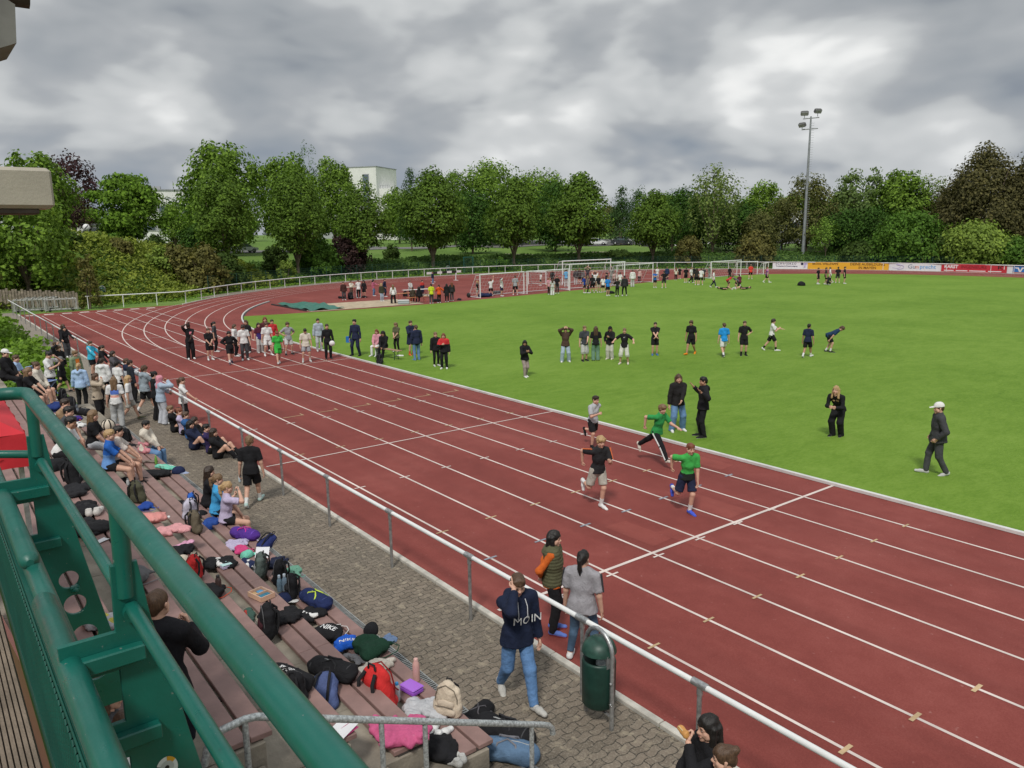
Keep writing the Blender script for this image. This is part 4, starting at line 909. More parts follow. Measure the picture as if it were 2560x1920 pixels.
def sdf(prims, h, k=.025, noise=0.0, cuts=(), seed=0, nf=16.0, sub=(), ridge=0.0):
    """smooth union of round cones -> (verts, quads). prim: (a, b, ra, rb[, flat_axis, flat[, cut_point, cut_normal]])"""
    lo = np.min([np.minimum(np.array(p[0])-p[2], np.array(p[1])-p[3]) for p in prims], 0)-3*h-.01
    hi = np.max([np.maximum(np.array(p[0])+p[2], np.array(p[1])+p[3]) for p in prims], 0)+3*h+.01
    n = np.ceil((hi-lo)/h).astype(int)+1; phi = np.full(n, .2, np.float32)
    axs = [lo[i]+h*np.arange(n[i]) for i in range(3)]
    def block(p):
        a, b = np.array(p[0], float), np.array(p[1], float); m = max(p[2], p[3])+k+2*h
        i0 = np.maximum(((np.minimum(a, b)-m-lo)/h).astype(int), 0); i1 = np.minimum(((np.maximum(a, b)+m-lo)/h).astype(int)+2, n)
        sl = tuple(slice(i0[i], i1[i]) for i in range(3))
        X, Y, Z = np.meshgrid(axs[0][sl[0]], axs[1][sl[1]], axs[2][sl[2]], indexing='ij', copy=False)
        return a, b, sl, X, Y, Z
    def dist(p, a, b, X, Y, Z):
        ba = b-a; l2 = max(ba@ba, 1e-9); t = np.clip(((X-a[0])*ba[0]+(Y-a[1])*ba[1]+(Z-a[2])*ba[2])/l2, 0, 1)
        dx, dy, dz = X-a[0]-t*ba[0], Y-a[1]-t*ba[1], Z-a[2]-t*ba[2]
        if len(p) > 5 and p[4] is not None:
            m = p[4]; c = (dx*m[0]+dy*m[1]+dz*m[2])*(p[5]-1); dx = dx+c*m[0]; dy = dy+c*m[1]; dz = dz+c*m[2]
        d = np.sqrt(dx*dx+dy*dy+dz*dz)-(p[2]+t*(p[3]-p[2]))
        if len(p) > 7: q, m = p[6], p[7]; d = np.maximum(d, (X-q[0])*m[0]+(Y-q[1])*m[1]+(Z-q[2])*m[2])
        return d
    for p in prims:
        a, b, sl, X, Y, Z = block(p); d = dist(p, a, b, X, Y, Z); o = phi[sl]
        hh = np.maximum(k-np.abs(o-d), 0)/k; phi[sl] = np.minimum(o, d)-hh*hh*k*.25
    for p in sub:
        a, b, sl, X, Y, Z = block(p); d = dist(p, a, b, X, Y, Z); phi[sl] = np.maximum(phi[sl], -d)
    if noise or cuts or ridge:
        X, Y, Z = np.meshgrid(*axs, indexing='ij', copy=False)
        if noise:
            rs = np.random.default_rng(seed+1); w = 0
            for i in range(5):
                q = rs.normal(size=3); q = q/np.linalg.norm(q)*nf*(1+.5*i); w = w+np.sin(X*q[0]+Y*q[1]+Z*q[2]+rs.uniform(0, 6)+1.2*np.sin(X*q[1]*.6+Z*q[0]*.6))/(1+.4*i)
            phi = phi+noise*.45*w
        if ridge:
            rs = np.random.default_rng(seed+9); w = 0
            for i in range(4):
                q = rs.normal(size=3); q = q/np.linalg.norm(q)*nf*(.9+.55*i); g_ = np.sin(X*q[0]+Y*q[1]+Z*q[2]+rs.uniform(0, 6)+1.5*np.sin(X*q[2]*.5+Y*q[0]*.5+i)); w = w+(.55-np.abs(g_))/(1+.5*i)
            phi = phi+ridge*w
        for q, m in cuts: phi = np.maximum(phi, (X-q[0])*m[0]+(Y-q[1])*m[1]+(Z-q[2])*m[2])
    return surfnet(phi, lo, h)
A3 = lambda *v: np.array(v, float)
# ---------------------------------------------------------------- head, hands, hair, shoes: built once, then posed
def head_parts(h):
    S = []
    V, F = sdf([((0, -.014, .035), (0, .012, .04), .084, .078, (1, 0, 0), 1.16), ((0, .02, -.03), (0, .045, -.085), .058, .030), ((-.03, .02, -.045), (.03, .02, -.045), .045, .045),
                ((0, .078, .012), (0, .098, -.022), .009, .014), ((-.012, .088, -.026), (.012, .088, -.026), .009, .009), ((-.034, .066, .022), (.034, .066, .022), .020, .020),
                ((-.04, .05, -.02), (-.03, .06, -.035), .026, .02), ((.04, .05, -.02), (.03, .06, -.035), .026, .02), ((0, .060, -.088), (0, .063, -.098), .018, .016),
                ((-.016, .083, -.055), (.016, .083, -.055), .008, .008), ((-.013, .080, -.066), (.013, .080, -.066), .009, .009),
                ((-.079, -.012, .014), (-.077, -.006, -.022), .017, .012, (1, 0, 0), 2.2), ((.079, -.012, .014), (.077, -.006, -.022), .017, .012, (1, 0, 0), 2.2),
                ((0, -.02, -.03), (0, -.03, -.13), .052, .050)], h, k=.014,
               sub=[((-.031, .094, .010), (-.031, .094, .010), .013, .013), ((.031, .094, .010), (.031, .094, .010), .013, .013)])
    ml = np.zeros(len(F), int); c = V[F].mean(1)
    ml[(np.abs(c[:, 0]) < .021) & (c[:, 2] < -.048) & (c[:, 2] > -.073) & (c[:, 1] > .078)] = 3
    S.append((V, F, ml))
    for s in (-1, 1):
        b = MB(); b.lathe([(0, -.0075), (.007, -.005), (.010, 0), (.007, .005), (0, .0075)], 8, (s*.031, .0765, .010)); S.append((np.array(b.v), np.array(b.f), np.ones(len(b.f), int)))
        b = MB(); b.lathe([(0, -.006), (.0045, -.004), (.0055, 0), (.0045, .004), (0, .006)], 8, (s*.031, .0825, .010)); S.append((np.array(b.v), np.array(b.f), np.full(len(b.f), 2)))
        b = MB(); b.tube([(s*.016, .089, .030), (s*.032, .090, .034), (s*.046, .080, .029)], .0042, 5, caps=False); S.append((np.array(b.v), np.array(b.f), np.full(len(b.f), 2)))
    o = 0; VV = []; FF = []; MM = []
    for V, F, m in S: VV.append(V); FF.append(F+o); MM.append(m); o += len(V)
    return np.concatenate(VV), np.concatenate(FF), np.concatenate(MM)
HEADS = {0: head_parts(.0075), 1: head_parts(.0125)}
def hand_part(curl, idx=None, spread=1.0, h=.0048):
    """left hand: wrist at origin, fingers along +Z, palm facing +Y, thumb on +X"""
    pr = [((.020*s, 0, .012), (.031*s, .002, .080), .0125, .0115, (0, 1, 0), 1.25) for s in (-1, -.33, .33, 1)]+[((0, 0, -.03), (0, 0, .02), .021, .022, (0, 1, 0), 1.25)]
    for i, (x, L, r) in enumerate([(.031, .074, .0088), (.0105, .083, .0090), (-.0105, .077, .0088), (-.031, .060, .0078)]):
        q = A3(x, .002, .080-(.006 if i == 3 else 0)); an = math.radians(8); cc = curl if (idx is None or i != 0) else idx
        for j, f in enumerate((.46, .31, .23)):
            an += math.radians(cc*(.8, 1.0, .7)[j]); e = q+L*f*A3((x*.12/.031)*spread, math.sin(an), math.cos(an)); pr.append((tuple(q), tuple(e), r*(1-.09*j), r*(1-.09*(j+1)))); q = e
    tc_ = min(curl, 60)/60
    q0, q1, q2, q3 = A3(.022, .006, .018), A3(.046-.004*tc_, .014+.012*tc_, .046), A3(.056-.018*tc_, .018+.022*tc_, .074), A3(.058-.034*tc_, .022+.026*tc_, .096)
    pr += [(q0, q1, .0135, .0105), (q1, q2, .0105, .0095), (q2, q3, .0095, .0075)]
    return sdf(pr, h, k=.006)
HANDS = {'r': hand_part(22), 'g': hand_part(66), 'f': hand_part(6), 'p': hand_part(70, 5)}
HANDS_LO = {k_: hand_part(c_, i_, h=.0075) for k_, c_, i_ in (('r', 22, None), ('g', 66, None), ('f', 6, None), ('p', 70, 5))}
def hair_style(st):
    cap = [((0, -.018, .044), (0, .008, .050), .094, .088, (1, 0, 0), 1.13)]; face = [((0, .12, -.045), (0, .10, -.01), .075, .062), ((-.05, .12, -.02), (.05, .12, -.02), .06, .06)]
    cuts = []; nz = .006; nf = 55; bp = cap
    if st == 'short': bp = cap+[((-.045, .052, .094), (.05, .056, .088), .025, .021), ((0, -.07, .02), (0, -.075, -.03), .052, .035)]; cuts = [((0, 0, -.062), (0, 0, -1)), ((0, -.01, -.02), (0, .55, -.83))]; face += [((-.095, .03, -.05), (-.095, .02, -.01), .03, .03), ((.095, .03, -.05), (.095, .02, -.01), .03, .03)]
    elif st == 'fringe': bp = [((0, -.015, .05), (0, .012, .056), .098, .094, (1, 0, 0), 1.08), ((-.06, .062, .07), (.06, .07, .066), .034, .03), ((0, -.07, .02), (0, -.07, -.04), .055, .04), ((-.082, .0, .01), (-.08, 0, -.02), .024, .018), ((.082, .0, .01), (.08, 0, -.02), .024, .018)]; nz = .010; nf = 48; face = [((0, .13, -.05), (0, .12, -.02), .075, .066)]
    elif st == 'long': bp = cap+[((-.072, -.015, .03), (-.088, .0, -.20), .036, .030), ((.072, -.015, .03), (.088, .0, -.20), .036, .030), ((-.035, -.07, .02), (-.05, -.095, -.27), .058, .045, (0, 1, 0), 1.3), ((.035, -.07, .02), (.05, -.095, -.27), .058, .045, (0, 1, 0), 1.3), ((0, .05, .095), (0, -.02, .12), .03, .03)]
    elif st == 'pony': bp = cap+[((0, -.10, .055), (0, -.135, .03), .030, .034), ((0, -.135, .03), (0, -.135, -.09), .034, .030), ((0, -.135, -.09), (0, -.105, -.20), .030, .012), ((0, -.07, .0), (0, -.07, -.03), .045, .035)]
    elif st == 'bun': bp = cap+[((0, -.085, .09), (0, -.095, .095), .042, .04), ((0, -.07, .0), (0, -.07, -.03), .045, .035)]
    elif st == 'curly': bp = [((0, -.018, .05), (0, .008, .055), .112, .105, (1, 0, 0), 1.05), ((-.08, -.03, 0), (-.09, -.03, -.08), .05, .045), ((.08, -.03, 0), (.09, -.03, -.08), .05, .045), ((0, -.08, 0), (0, -.09, -.10), .07, .06)]; nz = .02; nf = 60
    elif st == 'crop': bp = [((0, -.018, .040), (0, .004, .044), .089, .084, (1, 0, 0), 1.14), ((0, -.06, .0), (0, -.06, -.03), .045, .035)]; cuts = [((0, -.01, -.02), (0, .6, -.8))]; nz = .003
    V, F = sdf(bp, .0095, k=.02, noise=nz, nf=nf, sub=face, cuts=cuts); return npmesh('hair', V, F)
HAIR = {s: hair_style(s) for s in ('short', 'fringe', 'long', 'pony', 'bun', 'curly', 'crop')}
def _cap():
    V, F = sdf([((0, -.012, .058), (0, .012, .058), .098, .094, (1, 0, 0), 1.08)], .009, cuts=[((0, 0, .045), (0, -.12, -1))])
    V2, F2 = sdf([((0, .09, .045), (0, .155, .030), .066, .050, (0, .2, .98), 9.0)], .007)
    V3, F3 = sdf([((0, 0, .152), (0, 0, .154), .01, .01)], .006); return [npmesh('cap', *q) for q in ((V, F), (V2, F2), (V3, F3))]
CAP = _cap()
_v, _f = sdf([((0, -.02, .04), (0, .01, .045), .103, .096, (1, 0, 0), 1.08), ((0, -.02, -.02), (0, .0, -.14), .098, .085), ((0, .02, -.13), (0, .03, -.20), .10, .12, (0, 1, 0), 1.3), ((0, -.05, -.15), (0, -.07, -.24), .10, .10, (0, 1, 0), 1.4)], .011, k=.03, noise=.006, nf=40, sub=[((0, .14, -.03), (0, .13, .03), .075, .066)])
HIJAB = npmesh('headscarf', _v, _f)
def shoe_mesh():
    V, F = sdf([((0, -.075, .045), (0, .06, .040), .042, .040), ((0, .06, .038), (0, .155, .028), .042, .036, (0, 0, 1), 1.15), ((0, -.055, .05), (0, -.04, .095), .040, .040)], .009, k=.03, cuts=[((0, 0, .002), (0, 0, -1)), ((0, 0, .105), (0, .1, 1))])
    c = V[F].mean(1); return npmesh('shoe', V, F, (c[:, 2] < .026).astype(int))
SHOE = shoe_mesh()
def hair_mat(c):
    key = 'hair_%.3f_%.3f_%.3f' % c
    if key in MATS: return MATS[key]
    m = bpy.data.materials.new(key); m.use_nodes = True; T = NT(m.node_tree)
    co = T.n('ShaderNodeTexCoord').outputs['Object']; st = T.noise(T.n('ShaderNodeMapping', {'Vector': co, 'Scale': (140, 120, 9)}).outputs[0], 1.0, 3)
    b = T.n('ShaderNodeBsdfPrincipled', {'Base Color': T.ramp(st, [(.3, tuple(x*.55 for x in c)), (.7, tuple(min(1, x*1.5) for x in c))]), 'Roughness': .5, 'Specular IOR Level': .35, 'Normal': T.n('ShaderNodeBump', {'Height': st, 'Strength': .4, 'Distance': .01})})
    T.n('ShaderNodeOutputMaterial', {'Surface': b}); MATS[key] = m; return m
HC = {'bk': (.012, .010, .009), 'db': (.030, .018, .012), 'br': (.075, .042, .024), 'lb': (.17, .105, .055), 'bl': (.38, .25, .12), 'rd': (.16, .05, .025), 'gb': (.10, .08, .06)}
SK = {'f': (.56, .33, .24), 't': (.40, .22, .14), 'm': (.30, .16, .10), 'd': (.05, .026, .018)}
def skin(k): return mat('skin_'+k, SK[k], .55, var=.06, vscale=9, spec=.35)
EYEW, IRIS = mat('eye_white', (.62, .60, .58), .3), mat('iris_brow', (.035, .022, .016), .5)
LIP = mat('lips', (.38, .14, .12), .5)

# ---------------------------------------------------------------- figures
def rotx(a): c, s = math.cos(a), math.sin(a); return np.array([[1, 0, 0], [0, c, -s], [0, s, c]])
def roty(a): c, s = math.cos(a), math.sin(a); return np.array([[c, 0, s], [0, 1, 0], [-s, 0, c]])
def rotz(a): c, s = math.cos(a), math.sin(a); return np.array([[c, -s, 0], [s, c, 0], [0, 0, 1]])
def ik(a, t, l1, l2, hint):
    d = t-a; L = np.linalg.norm(d); m = (l1+l2)*.998
    if L > m: t = a+d*m/L; d = t-a; L = m
    L = max(L, abs(l1-l2)*1.05+1e-4); u = d/np.linalg.norm(d); x = (l1*l1-l2*l2+L*L)/(2*L); hgt = math.sqrt(max(l1*l1-x*x, 0))
    q = hint-u*(hint@u); q /= max(np.linalg.norm(q), 1e-6); return a+u*x+q*hgt, t
ARM = {  # (hand target in torso units relative to the pelvis, elbow hint, hand kind): right arm; x mirrored for the left
 'down': ((.165, .03, -.085), (.35, -1, 0), 'r'), 'fold': ((-.055, .125, .175), (1, .1, -.9), 'r'), 'hip': ((.105, .01, .075), (1, -.7, .1), 'r'), 'front': ((.012, .125, -.01), (1, -.4, -.2), 'r'),
 'behind': ((.02, -.105, .02), (1, -.5, 0), 'r'), 'head': ((.045, .035, .50), (1, .1, .25), 'f'), 'brow': ((.04, .10, .455), (1, .2, .1), 'f'), 'ear': ((.062, .075, .385), (.55, .9, -1), 'p'), 'chest': ((.015, .15, .175), (1, 0, -.9), 'g'),
 'phone': ((.035, .20, .19), (.8, -.2, -1), 'g'), 'out': ((.27, .16, .12), (.4, -1, -.2), 'f'), 'fwd': ((.12, .28, .17), (.6, -.4, -1), 'f'), 'up': ((.15, .10, .60), (1, .1, .3), 'f'), 'knee': ((.06, .29, .02), (1, -.2, .1), 'r'),
 'lap': ((.035, .19, .02), (1, -.3, -.1), 'r'), 'runf': ((.055, .19, .20), (.6, -.6, -1), 'g'), 'runb': ((.155, -.14, .06), (.4, -1, .1), 'g'), 'hang': ((.10, .14, -.10), (.6, -.6, .2), 'r'), 'mouth': ((.025, .135, .345), (1, .2, -.8), 'g'), 'pocket': ((.13, .05, .0), (.8, -1, 0), 'r'),
 'rail': ((.18, .24, .06), (.8, -.4, -.5), 'g'), 'clasp': ((.008, .20, .21), (1, .1, -1), 'g'), 'hug': ((-.03, .24, .02), (1, .2, -.2), 'r'), 'lean': ((.16, -.12, -.03), (.4, -1, 0), 'f'), 'open': ((.24, .10, .26), (.5, -.7, -1), 'f')}
LEG = {  # pelvis height, pelvis forward lean, feet (x, y, z, pitch) right then left, all in units of height
 'stand': (.522, .02, (.062, .01, 0, 0), (-.066, -.015, 0, 0)), 'wide': (.512, .02, (.10, .02, 0, 0), (-.10, -.02, 0, 0)), 'hipshot': (.518, .0, (.085, .05, 0, 0), (-.045, -.02, 0, 0)),
 'walk': (.508, .06, (.05, .16, 0, .15), (-.05, -.17, .03, -.6)), 'walk2': (.508, .06, (.05, -.17, .03, -.6), (-.05, .16, 0, .15)), 'stroll': (.515, .05, (.045, .10, 0, .1), (-.05, -.12, .012, -.35)), 'cross': (.518, .03, (.03, .05, 0, 0), (-.045, -.05, .01, -.2)),
 'run': (.515, .20, (.04, .03, 0, -.1), (-.055, -.28, .235, -1.25)), 'run2': (.515, .20, (.055, -.28, .235, -1.25), (-.04, .03, 0, -.1)), 'fly': (.56, .26, (.04, .24, .09, .2), (-.05, -.42, .20, -1.2)), 'jog': (.50, .32, (.05, .13, 0, .1), (-.06, -.22, .03, -.7)),
 'sit': (.27, .12, (.07, .26, 0, 0), (-.07, .25, 0, 0)), 'sitx': (.27, .22, (.085, .27, 0, 0), (-.03, .22, 0, 0)), 'floor': (.062, -.16, (.07, .30, .0, .1), (-.07, .32, .0, .1)), 'floorlow': (.062, .25, (.10, .26, 0, 0), (-.10, .26, 0, 0)),
 'bend': (.50, 1.15, (.06, .06, 0, 0), (-.07, -.05, 0, 0)), 'halfbend': (.485, .62, (.06, .05, 0, 0), (-.06, .0, 0, 0)), 'squat': (.20, .45, (.08, .06, 0, 0), (-.08, .02, .02, -.4)), 'kneel': (.27, .35, (.08, .08, 0, 0), (-.06, -.26, .03, -1.3)), 'lie': (.07, -1.42, (.09, .40, 0, .9), (-.05, .44, 0, .9)), 'lean': (.505, .22, (.06, .10, 0, 0), (-.06, .06, 0, 0))}
def person(label, x, y, z, rz, H, leg='stand', arms='down', top='t', tc=(.02, .02, .022), bot='s', bc=(.02, .02, .022), hair='short', hc='br', sk='f', shoe=(.6, .6, .6), sole=(.7, .7, .7), sock=None, head=(0, 0), lod=1, fat=1.0, seat=None, extra=None, group=None, armp=None, tw=0.0, lean=0.0, name='person'):
    h = (.0125, .019, .024)[lod]; ph, pl, fr, fl = LEG[leg]; kid = H < 1.56; hs = H/1.72*(1.10 if kid else 1.03)
    hs = max(hs, .92); P = A3(0, 0, ph*H if seat is None else seat+.045*H)
    pl += lean; RT = rotz(tw) @ rotx(-pl); up = RT @ A3(0, 0, 1); fw = RT @ A3(0, 1, 0); rt = RT @ A3(1, 0, 0)
    T = lambda a, b, c: P+H*(RT @ A3(a, b, c))
    if leg == 'lie': ll = -1
    neck = T(0, -.004, .302); Rh = rotz(head[0]) @ rotx(-head[1]-(.35*max(pl, 0) if pl < .9 else pl*.8)-(pl if leg == 'lie' else 0)); hctr = neck+H*.030*up+hs*(Rh @ A3(0, .018, .082))
    sw = .104*fat**.5; sh = [T(s*sw, -.002, .262) for s in (1, -1)]; hip = [P+H*(A3(s*.050, 0, -.005)) for s in (1, -1)]
    arms_ = arms if isinstance(arms, (tuple, list)) else (arms, arms); el = []; wr = []; hk = []
    for i, s in enumerate((1, -1)):
        q, hint, kind = ARM[arms_[i]]; tgt = T(q[0]*s, q[1], q[2]); hn = RT @ A3(hint[0]*s, hint[1], hint[2])
        e, w = ik(sh[i], tgt, .172*H, .150*H, hn); el.append(e); wr.append(w); hk.append(kind)
    kn = []; an = []; fy = []
    for i, (s, f_) in enumerate(zip((1, -1), (fr, fl))):
        ft = A3(f_[0]*H, f_[1]*H, f_[2]*H+.048*H)
        hint = A3(.12*s, 1, .15) if leg not in ('lie',) else A3(.2*s, .3, 1)
        if leg == 'floor' or leg == 'floorlow': hint = A3((.25 if leg == 'floor' else .9)*s, .2, 1)
        k_, a_ = ik(hip[i], ft, .245*H, .232*H, hint); kn.append(k_); an.append(a_); fy.append(f_[3])
    g = fat
    torso = [(T(0, 0, -.01), T(0, .0, .04), .078*H*g, .073*H*g, fw, 1.25), (T(0, 0, .05), T(0, .004, .15), .068*H*g, .076*H*g, fw, 1.28), (T(-.03, .002, .17), T(-.045, -.002, .255), .058*H*g, .050*H*g, fw, 1.12), (T(.03, .002, .17), T(.045, -.002, .255), .058*H*g, .050*H*g, fw, 1.12), (T(-.025, -.004, .283), T(-.092, -.003, .262), .030*H, .031*H), (T(.025, -.004, .283), T(.092, -.003, .262), .030*H, .031*H), (T(0, -.004, .27), T(0, -.002, .325), .040*H, .031*H)]
    torso.append((T(0, 0, .30), hctr+hs*(Rh @ A3(0, -.02, -.05)), .031*H, .030*H))
    arm_p = []; leg_p = []
    for i in (0, 1):
        arm_p += [(sh[i], el[i], .031*H, .0245*H), (el[i], wr[i], .0245*H, .0165*H)]
        leg_p += [(hip[i], kn[i], .050*H*g**.5, .034*H), (kn[i], an[i], .034*H, .022*H), (kn[i]*.72+an[i]*.28-.010*H*A3(0, 1, 0), kn[i]*.45+an[i]*.55, .026*H, .022*H)]
    V, F = sdf(torso+arm_p+leg_p, h, k=.022); VS = [V]; FS = [F]; MS = [np.zeros(len(F), int)]; off = len(V)
    hv, hf, hm = HEADS[0 if lod == 0 else 1]; VS.append(hctr+hs*(hv @ Rh.T)); FS.append(hf+off); MS.append(hm); off += len(hv)
    HS = HANDS if lod == 0 else HANDS_LO
    for i, s in enumerate((1, -1)):
        v, f = HS[hk[i]]; Z = wr[i]-el[i]; Z /= np.linalg.norm(Z); nrm = -rt*s
        if hk[i] in ('f', 'p') or arms_[i] in ('chest', 'phone', 'lap', 'fold', 'knee', 'mouth'): nrm = -fw if abs(Z @ fw) < .8 else -up
        if arms_[i] == 'open': nrm = up
        N = nrm-Z*(nrm @ Z); N /= max(np.linalg.norm(N), 1e-6); Tm = np.cross(Z, N) if s > 0 else np.cross(N, Z); k_ = H/1.75*1.0
        VS.append(wr[i]+k_*(v[:, :1]*Tm+v[:, 1:2]*N+v[:, 2:]*Z)); FS.append((f[:, ::-1] if s > 0 else f)+off); MS.append(np.zeros(len(f), int)); off += len(v)
    root = thing(name, label, 'person', (x, y, z), rz, group)
    link('body', npmesh('body', np.concatenate(VS), np.concatenate(FS), np.concatenate(MS)), [skin(sk), EYEW, IRIS, LIP], root)
    # garment for the upper body
    thick = {'t': .013, 'l': .012, 'h': .026, 'j': .030, 'v': .012, 'c': .030}[top]; tp = []
    for p_ in torso[:6]: tp.append((p_[0], p_[1], p_[2]+thick, p_[3]+thick, *(p_[4:])))
    hemz = (-.055 if leg not in ('run', 'run2', 'fly', 'jog') else -.03) if top not in ('c',) else -.20
    if seat is not None or leg in ('floor', 'floorlow', 'squat'): hemz = -.02
    for sx in (-1, 1): tp.append((T(sx*.022, 0, .02), T(sx*.030, .004, hemz-.06), .068*H*g+thick, .078*H*g+thick+.014, fw, 1.02, T(0, 0, hemz), -up))
    tp.append((T(0, -.004, .27), T(0, -.002, .335), .043*H+thick*.6, .036*H+thick*.4, None, 1, T(0, .01, .316), (up+.25*fw)/1.03))
    for i in (0, 1):
        if top == 't':
            e = sh[i]+(el[i]-sh[i])*.80; d = (el[i]-sh[i])/np.linalg.norm(el[i]-sh[i]); tp.append((sh[i], el[i], .031*H+thick, .031*H+thick*1.25, None, 1, e, d))
        elif top != 'v':
            d = wr[i]-el[i]; d = d/np.linalg.norm(d); e = wr[i]-d*.012*H; tp.append((sh[i], el[i], .031*H+thick*.9, .026*H+thick*.8)); tp.append((el[i], wr[i], .026*H+thick*.8, .019*H+thick*.7, None, 1, e, d))
    if top in ('h', 'c'): tp += [(T(-.04, -.045, .285), T(.04, -.045, .285), .040*H, .040*H), (T(0, -.06, .26), T(0, -.055, .23), .042*H, .03*H)]
    V, F = sdf(tp, h*1.05, k=.03, noise=.005 if lod < 2 else .004, ridge=.005 if lod < 2 else 0, seed=int(abs(x*71+y*37)), nf=17)
    names = {'t': 'shirt', 'l': 'shirt', 'h': 'hoodie', 'j': 'jacket', 'v': 'vest', 'c': 'coat'}
    two = isinstance(tc[0], (tuple, list)); shirt = link(names[top], npmesh('garment', V, F), fabric(tc[0] if two else tc), root)
    if two:
        c = V[F].mean(1)-P; zz = c @ up/H; shirt.data.materials.append(fabric(tc[1])); shirt.data.polygons.foreach_set('material_index', (zz < (.14 if len(tc) < 3 else tc[2])).astype(np.int32))
    # garment for the legs
    wide = {'s': .016, 'p': .014, 'w': .030, 'l': .006, 'c': .022, 'j': .013, 'k': .010}[bot]; bp = [(T(0, 0, .045), P+A3(0, 0, -.012*H), .074*H*g+.006, .078*H*g+.006, fw, 1.22)]
    for i in (0, 1):
        if bot in ('s', 'c', 'k'):
            if bot in ('s', 'k'): e = hip[i]+(kn[i]-hip[i])*(.84 if bot == 's' else .42); d = (kn[i]-hip[i])/np.linalg.norm(kn[i]-hip[i]); bp.append((hip[i], kn[i], .053*H*g**.5+wide*.6, .046*H+wide*1.1, None, 1, e, d))
            else: d = (an[i]-kn[i])/np.linalg.norm(an[i]-kn[i]); e = kn[i]+(an[i]-kn[i])*.25; bp += [(hip[i], kn[i], .053*H+wide*.5, .044*H+wide), (kn[i], an[i], .044*H+wide, .044*H+wide, None, 1, e, d)]
        else:
            d = (an[i]-kn[i])/np.linalg.norm(an[i]-kn[i]); r1 = .036*H+wide; r2 = .024*H+wide*(1.5 if bot == 'w' else .9); ex = an[i]+d*(.03*H if bot == 'w' else .012*H if bot != 'l' else -.02*H)
            bp += [(hip[i], kn[i], .052*H*g**.5+wide*.5, r1), (kn[i], an[i]+d*.02*H, r1, r2, None, 1, ex, d)]
            if bot == 'l': bp.append((kn[i]*.72+an[i]*.28-.010*H*A3(0, 1, 0), kn[i]*.45+an[i]*.55, .031*H, .026*H))
    V, F = sdf(bp, h*1.05, k=.02, noise=.004 if bot != 'l' else .001, ridge=(.005 if bot != 'l' and lod < 2 else 0), cuts=[(T(0, 0, .06), up)], seed=int(abs(x*31+y*17))+5, nf=15)
    link({'s': 'shorts', 'c': 'shorts', 'k': 'shorts', 'l': 'leggings', 'j': 'jeans'}.get(bot, 'trousers'), npmesh('legwear', V, F), fabric(bc), root)
    for i, s in enumerate((1, -1)):
        ax = rotz(-.16*s) @ rotx(fy[i]) @ A3(0, 0, 1)
        o = link('shoe', SHOE if shoe is None else SHOE, None, root)
        if not len(SHOE.materials): SHOE.materials.append(None); SHOE.materials.append(None)
        o.material_slots[0].link = 'OBJECT'; o.material_slots[0].material = fabric(shoe); o.material_slots[1].link = 'OBJECT'; o.material_slots[1].material = fabric(sole)
        M = rotz(-.16*s) @ rotx(fy[i]); k_ = H/1.75*1.02
        if leg == 'lie': M = rotx(1.2)
        org = an[i]-M @ A3(0, -.045, .078)*k_; M4 = Matrix([[*(M[r_]*k_), org[r_]] for r_ in range(3)]+[[0, 0, 0, 1]]); o.matrix_local = M4
        if sock is not None and bot in ('s', 'c', 'k'):
            d = kn[i]-an[i]; d /= np.linalg.norm(d); b = MB(); b.tube([an[i]-d*.02*H, an[i]+d*.03*H, an[i]+d*.085*H], [.0265*H, .0255*H, .029*H], 10); b.build('sock', fabric(sock), root)
    # hair or headwear
    M4 = Matrix([[*(Rh[r_]*hs), hctr[r_]] for r_ in range(3)]+[[0, 0, 0, 1]])
    def on_head(nm, me, m):
        if not len(me.materials): me.materials.append(None)
        o = link(nm, me, None, root); o.material_slots[0].link = 'OBJECT'; o.material_slots[0].material = m; o.matrix_local = M4; return o
    if hair.startswith('cap'):
        cc = fabric(hc if not isinstance(hc, str) else (.72, .72, .70)); c_ = on_head('cap', CAP[0], cc); on_head('cap_peak', CAP[1], cc)
        on_head('hair', HAIR['crop' if hair == 'cap' else 'long'], hair_mat(HC['br']))
    elif hair == 'hijab': on_head('headscarf', HIJAB, fabric((.62, .26, .32)))
    else: on_head('hair', HAIR[hair], hair_mat(HC[hc]))
    info = dict(root=root, P=P, T=T, up=up, fw=fw, rt=rt, H=H, wr=wr, el=el, sh=sh, neck=neck, hctr=hctr, Rh=Rh, hs=hs, shirt=shirt, kn=kn, an=an, hip=hip, RT=RT, torso=torso)
    for e in (extra or []): EXTRA[e[0]](info, *e[1:])
    return info
def slot_obj(o, m): o.material_slots[0].link = 'OBJECT'; o.material_slots[0].material = m
EXTRA = {}
def ex_print(info, txt, size, col, up_, side=1, dx=0.0):
    """lettering wrapped onto the garment (side 1 front, -1 back)"""
    me = info['shirt'].data; vs = [v.co.copy() for v in me.vertices]; bv = BVHTree.FromPolygons(vs, [tuple(p.vertices) for p in me.polygons])
    o = text_mesh(txt, size, fabric(col), Matrix.Identity(4), 'print', info['root'], extr=0.0); fw, rt, up = info['fw']*side, info['rt']*side, info['up']
    c = info['T'](0, 0, up_)
    P_ = [Vector(c)-Vector(rt)*(v.co.x+dx)+Vector(up)*v.co.y for v in o.data.vertices]; H_ = [bv.ray_cast(p+Vector(fw)*.19, -Vector(fw))[0] for p in P_]
    D_ = [(h_-p).dot(Vector(fw)) if h_ else None for h_, p in zip(H_, P_)]; ok = sorted(d for d in D_ if d is not None); md = ok[len(ok)//2] if ok else .12
    for v, p, d in zip(o.data.vertices, P_, D_): v.co = p+Vector(fw)*((d if d is not None and abs(d-md) < .028 else md)+.007)
EXTRA['print'] = ex_print
